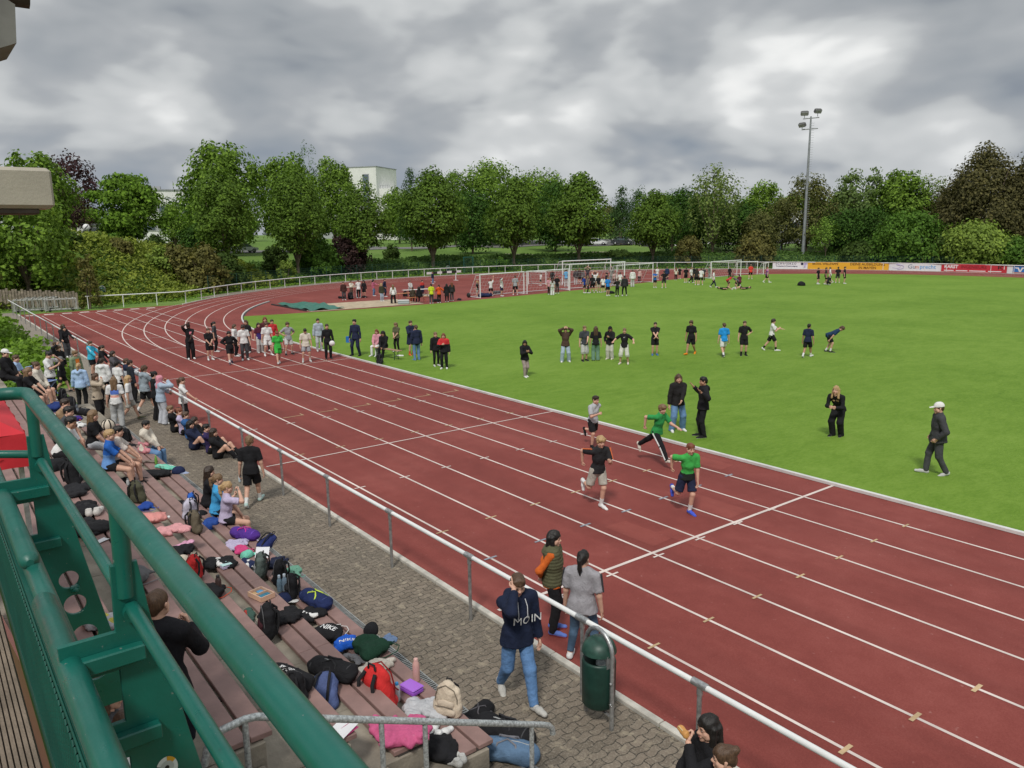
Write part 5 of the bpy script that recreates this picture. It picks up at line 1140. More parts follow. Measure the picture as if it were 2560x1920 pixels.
def ex_patch(info, col, up_, w, hgt, side=1, dx=0.0):
    me = info['shirt'].data; vs = [v.co.copy() for v in me.vertices]; bv = BVHTree.FromPolygons(vs, [tuple(p.vertices) for p in me.polygons]); n = 7; V = []
    fw, rt, up = info['fw']*side, info['rt']*side, info['up']; c = info['T'](0, 0, up_)
    for i in range(n):
        for j in range(n):
            p = Vector(c)-Vector(rt)*(dx+w*(i/(n-1)-.5))+Vector(up)*hgt*(j/(n-1)-.5); hit = bv.ray_cast(p+Vector(fw)*.19, -Vector(fw)); V.append((hit[0]+Vector(fw)*.006) if hit[0] else p+Vector(fw)*.12)
    link('print', npmesh('print', [tuple(v) for v in V], [(i*n+j, i*n+j+1, (i+1)*n+j+1, (i+1)*n+j) for i in range(n-1) for j in range(n-1)]), fabric(col), info['root'])
EXTRA['patch'] = ex_patch
def ex_stripe(info, col, which='leg'):
    b = MB(); H = info['H']
    for i, s in enumerate((1, -1)):
        if which == 'leg':
            for a, c_, r0, r1 in ((info['hip'][i], info['kn'][i], .064*H, .052*H), (info['kn'][i], info['an'][i], .052*H, .040*H)):
                d = (c_-a); pts = [a+d*t+A3(s, 0, 0)*(r0+(r1-r0)*t) for t in np.linspace(.05, .97, 6)]; b.tube(pts, .012*H, 5)
        else:
            for a, c_, r0, r1 in ((info['sh'][i], info['el'][i], .046*H, .040*H),):
                o = info['up']*.8+info['rt']*s*.6; d = c_-a; d_ = d/np.linalg.norm(d); o = o-d_*(o @ d_); o /= np.linalg.norm(o); b.tube([a+d*t+o*(r0+(r1-r0)*t) for t in np.linspace(-.1, .8, 6)], .009*H, 5)
    b.build('stripe', fabric(col), info['root'])
EXTRA['stripe'] = ex_stripe
def ex_vest(info, col):
    tp = [(p_[0], p_[1], p_[2]+.052, p_[3]+.052, *p_[4:]) for p_ in info['torso'][:4]]; T, H, up, fw = info['T'], info['H'], info['up'], info['fw']
    tp += [(T(-.06, -.003, .268), T(.06, -.003, .268), .033*H+.036, .033*H+.036), (T(0, 0, -.01), T(0, 0, -.10), .08*H+.042, .083*H+.042, fw, 1.2), (T(-.045, -.06, .275), T(.045, -.06, .275), .055, .055), (T(0, 0, .28), T(0, -.01, .325), .075, .07)]
    V, F = sdf(tp, .013, k=.03, cuts=[(T(0, 0, -.045), -up), (T(0, .01, .335), (up+.3*fw)/1.04)])
    z = (V-info['P']) @ up; c = V-(info['P']+np.outer(z, up)); n = c/np.maximum(np.linalg.norm(c, axis=1), .01)[:, None]; V = V+n*(.010*np.abs(np.sin(z*math.pi/.052)))[:, None]
    link('vest', npmesh('vest', V, F), fabric(col), info['root'])
EXTRA['vest'] = ex_vest
def ex_cords(info, _):
    b = MB(); T = info['T']
    for s in (-1, 1): b.tube([T(s*.028, .062, .292), T(s*.034, .088, .25), T(s*.033, .098, .19), T(s*.036, .096, .165)], .0055, 6)
    b.build('drawstrings', fabric((.62, .62, .64)), info['root'])
EXTRA['stripe2'] = ex_cords
HOLD = {'roll': ('bread_roll', 'golden bread roll in the hand of the dark haired girl', 'food'), 'sheet': ('paper_sheet', 'folded white sheet in the hand of the girl in blue top', 'paper'), 'bottle': ('water_bottle', 'clear bottle in the hand of the walking boy in black', 'bottle'), 'phone': ('phone', 'dark phone in the hand of the girl with the lettered shirt', 'phone')}
def ex_hold(info, what, i):
    nm, lb, ct = HOLD[what]; d = info['wr'][i]-info['el'][i]; d /= np.linalg.norm(d); q = Matrix.Rotation(info['root'].rotation_euler.z, 3, 'Z') @ Vector(info['wr'][i]+d*.095+info['fw']*.03)
    t = thing(nm, lb, ct, tuple(Vector(info['root'].location)+q), info['root'].rotation_euler.z); b = MB()
    if what == 'roll':
        v, f = sdf([((-.04, 0, 0), (.04, .01, .01), .034, .030)], .008, noise=.006, nf=40); link('crust', npmesh('crust', v, f), mat('bread', (.55, .27, .08), .6, vscale=20), t)
        b.tube([(-.03, .02, .026), (.03, .03, .034)], .008, 6); b.build('crumb', mat('bread_crumb', (.62, .45, .22), .8), t)
    elif what == 'sheet': b.box((0, 0, .04), (.20, .004, .14), M=Matrix.Rotation(.5, 4, 'X')); b.build('front_page', mat('paper_white', (.72, .73, .75), .8), t); b = MB(); b.box((0, .02, .04), (.20, .004, .14), M=Matrix.Rotation(.3, 4, 'X')); b.build('back_page', mat('paper_white', (.72, .73, .75)), t)
    elif what == 'bottle': b.lathe([(0, -.12), (.03, -.12), (.033, -.10), (.031, .0), (.012, .05), (.012, .07), (0, .07)], 14); b.build('body', mat('bottle_clear', (.45, .52, .55), .2), t); b = MB(); b.lathe([(0, .07), (.014, .07), (.014, .09), (0, .09)], 12); b.build('cap', mat('bottle_cap', (.1, .2, .4), .4), t)
    else: b.box((0, 0, .02), (.075, .009, .15), M=Matrix.Rotation(-.6, 4, 'X'), bev=.004); b.build('case', BLACK, t); b = MB(); b.box((0, -.007, .02), (.066, .002, .14), M=Matrix.Rotation(-.6, 4, 'X')); b.build('screen', mat('phone_glass', (.03, .03, .035), .1), t)
EXTRA['hold'] = ex_hold
MEN = {}
person('tall person in black shirt and wide black trousers shading the eyes at the start', -38.81, 10.38, 0.000, -1.66, 1.77, arms=('brow', 'hug'), top='t', tc=(0.014, 0.014, 0.016), bot='w', bc=(0.014, 0.014, 0.016), hair='crop', hc='bk', sk='d', shoe=(0.68, 0.68, 0.67), extra=[('patch', (0.6, 0.2, 0.25), 0.2, 0.1, 0.12, 1, 0.05)])
person('girl in black shirt and shorts with hands joined beside the tall dark figure', -37.90, 11.01, 0.000, -1.59, 1.55, arms='front', tc=(0.014, 0.014, 0.016), bc=(0.014, 0.014, 0.016), hair='pony', hc='br', shoe=(0.68, 0.68, 0.67), sock=(0.68, 0.68, 0.67))
person('girl in grey top and black trousers facing right behind the girl in black shorts', -40.42, 12.04, 0.000, -0.55, 1.58, tc=(0.06, 0.062, 0.068), bot='p', bc=(0.014, 0.014, 0.016), hair='pony', hc='bk', shoe=(0.68, 0.68, 0.67))
person('boy in black jacket and long black shorts with hands on hips', -36.16, 11.41, 0.000, -1.74, 1.55, arms='hip', leg='walk', top='j', tc=(0.014, 0.014, 0.016), bot='s', bc=(0.014, 0.014, 0.016), hair='fringe', hc='bk', shoe=(0.018, 0.024, 0.055), sock=(0.68, 0.68, 0.67))
person('girl with long brown hair in white jumper and black trousers on the start line', -38.19, 12.33, 0.000, -0.66, 1.61, top='h', tc=(0.68, 0.68, 0.67), bot='p', bc=(0.014, 0.014, 0.016), hair='long', hc='br', shoe=(0.68, 0.68, 0.67))
person('boy in white shirt and dark grey trousers looking down', -36.76, 12.28, 0.000, -1.81, 1.74, tc=(0.68, 0.68, 0.67), bot='p', bc=(0.06, 0.062, 0.068), hair='fringe', hc='db', head=(0, 0.4), shoe=(0.68, 0.68, 0.67))
person('person with brown hair half hidden behind the boy in white shirt', -38.97, 13.20, 0.000, -2.42, 1.69, tc=(0.014, 0.014, 0.016), bot='p', bc=(0.06, 0.062, 0.068), hair='long', hc='br', shoe=(0.68, 0.68, 0.67))
person('girl in maroon and violet top with pale grey trousers', -38.55, 13.66, 0.000, -1.56, 1.54, tc=((0.1, 0.02, 0.04), (0.05, 0.03, 0.16)), bot='w', bc=(0.48, 0.48, 0.47), hair='long', hc='db', shoe=(0.48, 0.48, 0.47))
person('tall girl with reddish brown hair at the back of the start group', -38.77, 14.09, 0.000, -1.74, 1.79, top='l', tc=(0.1, 0.03, 0.035), bot='p', bc=(0.06, 0.062, 0.068), hair='long', hc='rd', shoe=(0.68, 0.68, 0.67))
person('boy in white shirt and white shorts beside the green boy', -37.34, 13.62, 0.000, -1.66, 1.70, tc=(0.68, 0.68, 0.67), bot='s', bc=(0.68, 0.68, 0.67), hair='fringe', hc='br', shoe=(0.68, 0.68, 0.67), sock=(0.68, 0.68, 0.67), leg='wide')
person('boy in red jersey behind the green boy', -38.44, 14.32, 0.000, -1.72, 1.68, top='l', tc=(0.5, 0.035, 0.04), bot='p', bc=(0.014, 0.014, 0.016), hair='short', hc='db', shoe=(0.014, 0.014, 0.016))
person('boy in bright green shirt and green shorts walking over the start line', -34.66, 13.10, 0.000, -1.72, 1.58, leg='walk', tc=(0.05, 0.42, 0.06), bot='s', bc=(0.05, 0.42, 0.06), hair='short', hc='rd', shoe=(0.48, 0.48, 0.47), head=(0, 0.4))
person('boy in grey shirt and light shorts with hands on hips', -36.92, 14.51, 0.000, -1.63, 1.67, arms='hip', leg='wide', tc=(0.3, 0.31, 0.33), bot='s', bc=(0.48, 0.48, 0.47), hair='fringe', hc='br', shoe=(0.014, 0.014, 0.016), sock=(0.48, 0.48, 0.47))
person('boy in loose cream shirt and grey shorts looking down on the start line', -34.22, 14.27, 0.000, -1.88, 1.64, leg='wide', tc=(0.6, 0.55, 0.47), bot='s', bc=(0.3, 0.31, 0.33), hair='short', hc='bk', head=(0, 0.5), shoe=(0.48, 0.48, 0.47), sock=(0.68, 0.68, 0.67), fat=1.08)
person('person in light blue grey hoodie and joggers by the kerb', -37.03, 16.15, 0.000, -1.72, 1.70, top='h', tc=(0.36, 0.42, 0.48), bot='p', bc=(0.45, 0.48, 0.5), hair='short', hc='bk', shoe=(0.48, 0.48, 0.47))
person('man in black jumper and black trousers by the kerb holding a white disc', -34.38, 15.43, 0.000, -1.82, 1.71, top='l', tc=(0.014, 0.014, 0.016), bot='p', bc=(0.014, 0.014, 0.016), hair='short', hc='db', shoe=(0.014, 0.014, 0.016))
person('man in navy tracksuit with pale blue strap holding a blue folder on the grass', -34.32, 16.85, 0.000, -2.55, 1.85, top='l', tc=(0.018, 0.024, 0.055), bot='p', bc=(0.018, 0.024, 0.055), hair='short', hc='bk', shoe=(0.014, 0.014, 0.016), leg='wide', fat=1.05)
person('girl in pink hoodie and white trousers sitting on the brown bench', -33.83, 17.78, 0.000, -2.58, 1.62, leg='sit', seat=0.46, arms='lap', top='h', tc=(0.58, 0.28, 0.33), bot='p', bc=(0.68, 0.68, 0.67), hair='long', hc='rd', shoe=(0.68, 0.68, 0.67))
person('girl in black hoodie with curly black hair sitting on the brown bench', -33.05, 17.73, 0.000, -2.50, 1.62, leg='sitx', seat=0.46, arms='lap', top='h', tc=(0.014, 0.014, 0.016), bot='p', bc=(0.014, 0.014, 0.016), hair='curly', hc='bk', sk='t', shoe=(0.014, 0.014, 0.016))
person('girl in olive shirt and black leggings near the bench', -34.19, 19.03, 0.000, -2.78, 1.50, arms='front', tc=(0.1, 0.1, 0.055), bot='l', bc=(0.014, 0.014, 0.016), hair='pony', hc='lb', shoe=(0.68, 0.68, 0.67), head=(0, 0.3))
person('person in long navy coat with orange socks and shoes', -32.68, 18.96, 0.000, -1.57, 1.73, top='c', tc=(0.018, 0.024, 0.055), bot='s', bc=(0.018, 0.024, 0.055), hair='short', hc='br', shoe=(0.6, 0.14, 0.03), sock=(0.62, 0.12, 0.05), arms=('phone', 'down'))
person('person in navy jacket and blue jeans with back to us near the orange shoes', -31.17, 18.38, 0.000, 1.39, 1.69, top='j', tc=(0.018, 0.024, 0.055), bot='j', bc=(0.13, 0.24, 0.42), hair='short', hc='br', shoe=(0.13, 0.24, 0.42))
person('fair girl all in black standing left of the red jacketed girl', -29.21, 18.19, 0.000, -1.78, 1.55, top='h', tc=(0.014, 0.014, 0.016), bot='l', bc=(0.014, 0.014, 0.016), hair='pony', hc='lb', shoe=(0.48, 0.48, 0.47))
person('red haired girl in black and red jacket on the grass', -28.40, 18.10, 0.000, -2.31, 1.59, top='j', tc=((0.5, 0.035, 0.04), (0.014, 0.014, 0.016), 0.17), bot='p', bc=(0.014, 0.014, 0.016), hair='long', hc='rd', shoe=(0.68, 0.68, 0.67), arms=('chest', 'down'))
person('girl in black hoodie and dusty pink joggers walking alone on the grass', -24.53, 19.50, 0.000, -1.72, 1.57, leg='cross', arms='chest', top='h', tc=(0.014, 0.014, 0.016), bot='p', bc=(0.34, 0.27, 0.26), hair='long', hc='bk', sk='t', shoe=(0.68, 0.68, 0.67), head=(-0.5, 0.25))
person('person in brown jacket and pale jeans with both hands at the head', -26.25, 23.22, 0.000, -2.21, 1.63, arms='brow', leg='wide', top='j', tc=(0.075, 0.045, 0.035), bot='w', bc=(0.36, 0.44, 0.54), hair='short', hc='db', shoe=(0.68, 0.68, 0.67))
person('fair girl in dark shirt and long pale shorts', -25.85, 24.01, 0.000, -1.88, 1.66, arms=('down', 'hug'), tc=(0.05, 0.055, 0.065), bot='c', bc=(0.48, 0.48, 0.47), hair='pony', hc='lb', shoe=(0.014, 0.014, 0.016))
person('girl in black shirt and green trousers seen from behind', -25.59, 24.47, 0.000, 0.90, 1.62, tc=(0.014, 0.014, 0.016), bot='w', bc=(0.15, 0.26, 0.19), hair='long', hc='br', shoe=(0.58, 0.28, 0.33))
person('person in black jacket and dark cap with cream wide trousers', -25.45, 25.24, 0.000, -2.70, 1.54, top='j', tc=(0.014, 0.014, 0.016), bot='w', bc=(0.55, 0.53, 0.48), hair='capl', hc=(0.015, 0.015, 0.016), sk='t', shoe=(0.6, 0.55, 0.47), arms=('pocket', 'chest'))
person('girl in black shirt with white tick and white shorts spreading her arms', -24.09, 24.78, 0.000, -2.54, 1.66, leg='wide', arms='out', tc=(0.014, 0.014, 0.016), bot='c', bc=(0.58, 0.58, 0.52), hair='pony', hc='lb', shoe=(0.6, 0.55, 0.47), extra=[('print', '✓', 0.12, (0.68, 0.68, 0.67), 0.22, 1, 0)])
person('boy in black with a reddened knee on the grass', -24.88, 27.63, 0.000, -2.27, 1.62, arms='hug', leg='stand', tc=(0.014, 0.014, 0.016), bot='s', bc=(0.014, 0.014, 0.016), hair='short', hc='db', shoe=(0.05, 0.15, 0.35))
person('boy in black with bright orange shoes', -23.91, 29.08, 0.000, -2.89, 1.69, leg='walk', tc=(0.014, 0.014, 0.016), bot='s', bc=(0.014, 0.014, 0.016), hair='fringe', hc='br', shoe=(0.75, 0.24, 0.02), sole=(0.75, 0.3, 0.05), sk='t')
person('boy in bright blue shirt and white shorts walking away', -22.45, 29.63, 0.000, 1.00, 1.64, leg='walk', tc=(0.02, 0.25, 0.62), bot='s', bc=(0.68, 0.68, 0.67), hair='short', hc='br', shoe=(0.06, 0.062, 0.068), sock=(0.68, 0.68, 0.67))
person('boy in black with one hand on his hip right of the blue shirted boy', -22.06, 30.60, 0.000, -2.34, 1.68, arms=('down', 'hip'), tc=(0.014, 0.014, 0.016), bot='s', bc=(0.014, 0.014, 0.016), hair='short', hc='br', shoe=(0.014, 0.014, 0.016), sock=(0.014, 0.014, 0.016))
person('boy in white shirt and black shorts jogging to the right', -22.10, 32.84, 0.000, -0.89, 1.63, leg='jog', arms=('runf', 'fwd'), tc=(0.68, 0.68, 0.67), bot='s', bc=(0.014, 0.014, 0.016), hair='fringe', hc='db', shoe=(0.68, 0.68, 0.67), sock=(0.014, 0.014, 0.016), lean=-0.25)
person('boy in navy shirt and shorts walking away', -19.82, 32.28, 0.000, 0.20, 1.61, leg='walk', tc=(0.018, 0.024, 0.055), bot='s', bc=(0.014, 0.014, 0.016), hair='short', hc='bk', sk='t', shoe=(0.68, 0.68, 0.67), sock=(0.68, 0.68, 0.67))
person('boy in navy shirt bending down with hanging head', -20.05, 34.41, 0.000, -0.96, 1.66, leg='bend', arms='hang', tc=(0.015, 0.04, 0.09), bot='s', bc=(0.014, 0.014, 0.016), hair='fringe', hc='br', shoe=(0.014, 0.014, 0.016), sock=(0.68, 0.68, 0.67), lean=-0.1)
person('girl in black leather jacket and blue flared jeans with long brown hair', -14.78, 17.46, 0.000, -2.09, 1.76, leg='wide', arms=('down', 'hug'), top='j', tc=(0.018, 0.017, 0.017), bot='w', bc=(0.13, 0.24, 0.42), hair='long', hc='br', shoe=(0.68, 0.68, 0.67), lod=0)
person('boy in black hoodie and headband gesturing to the leather jacketed girl', -13.84, 17.45, 0.000, 2.50, 1.80, arms=('open', 'open'), top='h', tc=(0.014, 0.014, 0.016), bot='p', bc=(0.014, 0.014, 0.016), hair='short', hc='bk', sk='t', shoe=(0.014, 0.014, 0.016), lod=0)
person('blonde girl in black leaning forward and clapping on the grass', -11.48, 20.49, 0.000, -2.98, 1.70, leg='halfbend', arms='clasp', top='l', tc=(0.014, 0.014, 0.016), bot='w', bc=(0.014, 0.014, 0.016), hair='long', hc='bl', shoe=(0.014, 0.014, 0.016), lod=0, head=(0, -0.35))
person('man in grey rain jacket and white cap walking left', -8.07, 18.92, 0.000, 2.24, 1.81, leg='stroll', arms='pocket', top='j', tc=(0.05, 0.052, 0.055), bot='p', bc=(0.06, 0.062, 0.066), hair='cap', hc='gb', shoe=(0.48, 0.48, 0.47), fat=1.18, lod=0, sk='f')
person('running boy in light grey shirt and black shorts in the rear lane', -15.10, 14.35, 0.000, -1.62, 1.50, leg='run', arms=('runf', 'runb'), tc=(0.42, 0.44, 0.46), bot='s', bc=(0.014, 0.014, 0.016), hair='short', hc='db', shoe=(0.014, 0.014, 0.016), sole=(0.68, 0.68, 0.67), head=(0.1, 0), lod=0)
person('running blond boy in black jersey with orange shoulder stripe and beige shorts', -11.57, 11.15, 0.000, -1.82, 1.66, leg='run2', arms=('runb', 'runf'), tc=(0.022, 0.022, 0.024), bot='s', bc=(0.4, 0.38, 0.33), hair='fringe', hc='bl', shoe=(0.68, 0.68, 0.67), sock=(0.68, 0.68, 0.67), lod=0, extra=[('stripe', (0.62, 0.16, 0.06), 'arm')])
person('running boy in green shirt and black trousers with white side stripe in mid stride', -12.85, 14.42, 0.000, -1.50, 1.58, leg='fly', arms=('runb', 'fwd'), tc=(0.03, 0.27, 0.07), bot='p', bc=(0.014, 0.014, 0.016), hair='fringe', hc='lb', shoe=(0.6, 0.55, 0.47), lod=0, extra=[('stripe', (0.68, 0.68, 0.67), 'leg')])
person('running boy in green and black jersey with navy shorts and blue shoes', -10.13, 12.32, 0.000, -1.95, 1.60, leg='run2', arms=('runb', 'hang'), tc=((0.05, 0.36, 0.07), (0.015, 0.02, 0.018), 0.06), bot='s', bc=(0.018, 0.024, 0.055), hair='short', hc='rd', shoe=(0.06, 0.1, 0.55), sock=(0.68, 0.68, 0.67), lod=0)
person('man in navy hoodie reading MOIN and jeans walking with a finger at his ear', -7.08, 5.46, 0.000, -1.79, 1.82, leg='walk2', arms=('ear', 'down'), top='h', tc=(0.012, 0.018, 0.042), bot='j', bc=(0.11, 0.22, 0.42), hair='short', hc='br', shoe=(0.46, 0.45, 0.42), fat=1.06, head=(-0.2, 0.28), extra=[('print', 'MOIN', 0.15, (0.68, 0.68, 0.67), 0.135, 1, 0.085), ('stripe2', 0)], lod=0)
person('woman in orange fleece and olive quilted vest with hands behind her back on the track', -8.12, 6.94, 0.000, -0.88, 1.62, leg='stand', arms='behind', top='l', tc=(0.54, 0.115, 0.02), bot='p', bc=(0.014, 0.014, 0.016), hair='long', hc='bk', shoe=(0.1, 0.16, 0.45), sole=(0.66, 0.16, 0.28), extra=[('vest', (0.1, 0.1, 0.055))], lod=0)
person('woman in loose grey shirt and blue leggings with black ponytail seen from behind', -7.28, 6.75, 0.000, 0.47, 1.65, leg='wide', arms='down', tc=(0.3, 0.29, 0.31), bot='l', bc=(0.07, 0.12, 0.19), hair='pony', hc='bk', shoe=(0.68, 0.68, 0.67), fat=1.28, extra=[('stripe', (0.04, 0.04, 0.045), 'arm')], lod=0)
person('girl in black with very long dark hair eating a bread roll at the lower edge', -3.87, 5.14, 0.000, 2.74, 1.66, arms=('lap', 'mouth'), top='l', tc=(0.014, 0.014, 0.016), bot='p', bc=(0.014, 0.014, 0.016), hair='long', hc='bk', shoe=(0.68, 0.68, 0.67), extra=[('hold', 'roll', 1)], lod=0)
person('girl with brown hair tied back at the bottom edge of the picture', -3.55, 4.95, 0.000, 2.28, 1.62, top='l', tc=(0.06, 0.062, 0.068), bot='p', bc=(0.014, 0.014, 0.016), hair='bun', hc='br', shoe=(0.68, 0.68, 0.67), lod=0)
person('girl in short black dress leaning on the handrail far left', -44.44, 5.85, 0.000, -1.18, 1.65, leg='lean', arms='rail', top='l', tc=(0.014, 0.014, 0.016), bot='k', bc=(0.014, 0.014, 0.016), hair='long', hc='br', shoe=(0.014, 0.014, 0.016))
person('girl in black trousers on the handrail beside the black dress', -43.70, 5.85, 0.000, -1.35, 1.57, leg='cross', arms='rail', top='l', tc=(0.014, 0.014, 0.016), bot='w', bc=(0.06, 0.062, 0.068), hair='long', hc='bk', shoe=(0.68, 0.68, 0.67))
person('boy in black zip jacket with one arm over his head far left', -35.69, 4.48, 0.000, -1.00, 1.60, arms=('head', 'down'), top='j', tc=(0.014, 0.014, 0.016), bot='p', bc=(0.014, 0.014, 0.016), hair='fringe', hc='br', shoe=(0.014, 0.014, 0.016))
person('boy peeping behind the black zip jacket far left', -37.01, 4.54, 0.000, -1.17, 1.60, top='l', tc=(0.06, 0.062, 0.068), bot='p', bc=(0.014, 0.014, 0.016), hair='short', hc='br', shoe=(0.014, 0.014, 0.016))
person('boy in orange shirt and open green jacket far left', -33.90, 4.79, 0.000, -1.01, 1.55, top='j', tc=(0.2, 0.26, 0.16), bot='j', bc=(0.13, 0.24, 0.42), hair='fringe', hc='lb', shoe=(0.014, 0.014, 0.016), extra=[('patch', (0.62, 0.17, 0.03), 0.15, 0.17, 0.36, 1, 0)])
person('girl in white shirt with black lettering looking at her phone', -28.12, 3.22, 0.760, -0.64, 1.60, arms=('phone', 'mouth'), tc=(0.68, 0.68, 0.67), bot='p', bc=(0.014, 0.014, 0.016), hair='bun', hc='bk', shoe=(0.48, 0.48, 0.47), sole=(0.014, 0.014, 0.016), fat=1.12, head=(0, 0.3), extra=[('hold', 'phone', 0), ('print', 'LET IT', 0.1, (0.014, 0.014, 0.016), 0.17, 1, 0), ('print', 'SOUL', 0.13, (0.014, 0.014, 0.016), 0.05, 1, 0)])
person('boy in black jacket with white sleeve stripe and grey cap stepping up', -33.61, 4.22, 0.000, -0.47, 1.42, leg='walk2', top='j', tc=(0.014, 0.014, 0.016), bot='s', bc=(0.014, 0.014, 0.016), hair='cap', hc=(0.16, 0.16, 0.16), shoe=(0.014, 0.014, 0.016), extra=[('stripe', (0.68, 0.68, 0.67), 'arm')])
person('child in turquoise jacket with hood at the handrail', -37.08, 5.85, 0.000, -0.68, 1.50, arms='rail', top='h', tc=(0.05, 0.4, 0.58), bot='s', bc=(0.014, 0.014, 0.016), hair='short', hc='br', shoe=(0.014, 0.014, 0.016), extra=[('stripe', (0.68, 0.68, 0.67), 'arm')])
person('girl in black jumper leaning on the rail beside the turquoise jacket', -35.10, 5.85, 0.000, -0.51, 1.58, arms='rail', leg='lean', top='l', tc=(0.014, 0.014, 0.016), bot='p', bc=(0.014, 0.014, 0.016), hair='pony', hc='db', shoe=(0.014, 0.014, 0.016))
person('girl in dark grey jacket with long dark hair by the rail', -32.53, 5.85, 0.000, -0.53, 1.60, arms='rail', top='j', tc=(0.09, 0.085, 0.095), bot='p', bc=(0.014, 0.014, 0.016), hair='long', hc='db', shoe=(0.014, 0.014, 0.016))
person('boy in white hoodie seen from behind in the left crowd', -30.57, 5.13, 0.000, 0.88, 1.64, top='h', tc=(0.68, 0.68, 0.67), bot='p', bc=(0.014, 0.014, 0.016), hair='short', hc='db', shoe=(0.014, 0.014, 0.016))
person('boy in white shirt with dark short hair beside the white hoodie', -30.33, 5.56, 0.000, 0.52, 1.50, tc=(0.68, 0.68, 0.67), bot='p', bc=(0.014, 0.014, 0.016), hair='short', hc='bk', shoe=(0.014, 0.014, 0.016))
person('boy in white top with navy jacket over the shoulder and black shorts', -30.28, 5.85, 0.000, -0.02, 1.60, leg='wide', arms=('rail', 'fwd'), top='j', tc=((0.018, 0.024, 0.055), (0.55, 0.58, 0.62), 0.19), bot='s', bc=(0.014, 0.014, 0.016), hair='short', hc='br', shoe=(0.014, 0.014, 0.016), sock=(0.014, 0.014, 0.016))
person('dark clad boy hidden behind the navy jacket', -29.67, 5.85, 0.000, 0.15, 1.60, top='l', tc=(0.02, 0.025, 0.035), bot='p', bc=(0.014, 0.014, 0.016), hair='short', hc='db', shoe=(0.014, 0.014, 0.016))
person('boy in blue grey hoodie and black shorts in the left crowd', -27.72, 5.85, 0.000, 0.32, 1.67, leg='walk', top='h', tc=(0.26, 0.31, 0.35), bot='s', bc=(0.014, 0.014, 0.016), hair='fringe', hc='br', shoe=(0.014, 0.014, 0.016), sole=(0.68, 0.68, 0.67), sock=(0.68, 0.68, 0.67), arms=('phone', 'down'))
person('tall person in long black clothes beside the pink headscarf', -26.30, 5.85, 0.000, 0.13, 1.65, top='l', tc=(0.014, 0.014, 0.016), bot='w', bc=(0.014, 0.014, 0.016), hair='bun', hc='bk', shoe=(0.014, 0.014, 0.016))
person('girl in pink headscarf, denim jacket and pale trousers', -25.68, 5.85, 0.000, 0.13, 1.60, arms=('mouth', 'rail'), top='j', tc=(0.36, 0.44, 0.54), bot='w', bc=(0.5, 0.52, 0.57), hair='hijab', hc='bk', sk='t', shoe=(0.68, 0.68, 0.67))
person('girl in white shirt with brown ponytail leaning on the end post of the rail', -25.02, 6.34, 0.000, -0.42, 1.58, arms=('rail', 'hip'), tc=(0.68, 0.68, 0.67), bot='p', bc=(0.014, 0.014, 0.016), hair='pony', hc='br', shoe=(0.014, 0.014, 0.016))
person('girl in light blue jumper with blonde ponytail seen from behind', -29.89, 4.29, 0.000, 1.08, 1.64, top='h', tc=(0.36, 0.5, 0.72), bot='p', bc=(0.014, 0.014, 0.016), hair='pony', hc='bl', shoe=(0.014, 0.014, 0.016))
person('girl in beige hoodie with a hand at her face', -27.38, 4.36, 0.000, -0.68, 1.62, arms=('mouth', 'phone'), top='h', tc=(0.42, 0.35, 0.27), bot='w', bc=(0.014, 0.014, 0.016), hair='long', hc='br', shoe=(0.014, 0.014, 0.016))
person('girl in white shirt with colourful back print and grey joggers', -26.21, 4.67, 0.000, 1.22, 1.63, tc=(0.68, 0.68, 0.67), bot='w', bc=(0.42, 0.43, 0.43), hair='long', hc='lb', shoe=(0.68, 0.68, 0.67), extra=[('patch', (0.1, 0.18, 0.55), 0.17, 0.24, 0.14, -1, 0), ('patch', (0.68, 0.34, 0.28), 0.09, 0.24, 0.07, -1, 0)])
person('blonde girl in white shirt and light shorts facing us behind the print shirt', -26.95, 5.18, 0.000, -0.36, 1.51, leg='walk2', tc=(0.68, 0.68, 0.67), bot='s', bc=(0.45, 0.44, 0.4), hair='long', hc='bl', shoe=(0.1, 0.1, 0.055))
person('blond child in black shirt sitting on the paving by the rail post', -24.43, 5.88, 0.000, -0.41, 1.60, tc=(0.014, 0.014, 0.016), bot='p', bc=(0.014, 0.014, 0.016), hair='short', hc='lb', shoe=(0.014, 0.014, 0.016), leg='floor', arms='hug')
person('girl in lilac long sleeved top sitting on the paving', -23.90, 6.00, 0.000, -0.60, 1.60, top='l', tc=(0.46, 0.4, 0.55), bot='p', bc=(0.014, 0.014, 0.016), hair='bun', hc='rd', shoe=(0.014, 0.014, 0.016), leg='floor', arms='hug')
person('girl in navy tracksuit with blue stripes and long black hair sitting on the paving', -22.00, 5.77, 0.000, -0.78, 1.60, top='h', tc=(0.018, 0.024, 0.055), bot='p', bc=(0.018, 0.024, 0.055), hair='long', hc='bk', shoe=(0.06, 0.062, 0.068), sole=(0.68, 0.68, 0.67), leg='floor', arms='hug')
person('person in blue hoodie sitting on the paving behind the rail post', -23.26, 6.00, 0.000, -0.43, 1.60, top='h', tc=(0.03, 0.1, 0.26), bot='p', bc=(0.014, 0.014, 0.016), hair='short', hc='br', shoe=(0.014, 0.014, 0.016), leg='floor', arms='hug')
person('person in black sitting left of the blue hoodie', -24.01, 6.00, 0.000, -0.42, 1.60, top='l', tc=(0.014, 0.014, 0.016), bot='p', bc=(0.014, 0.014, 0.016), hair='short', hc='bk', shoe=(0.014, 0.014, 0.016), leg='floor', arms='hug')
person('girl in black with brown hair sitting between rail posts', -22.39, 6.00, 0.000, -0.61, 1.60, top='l', tc=(0.014, 0.014, 0.016), bot='p', bc=(0.014, 0.014, 0.016), hair='long', hc='db', shoe=(0.014, 0.014, 0.016), leg='floor', arms='hug')
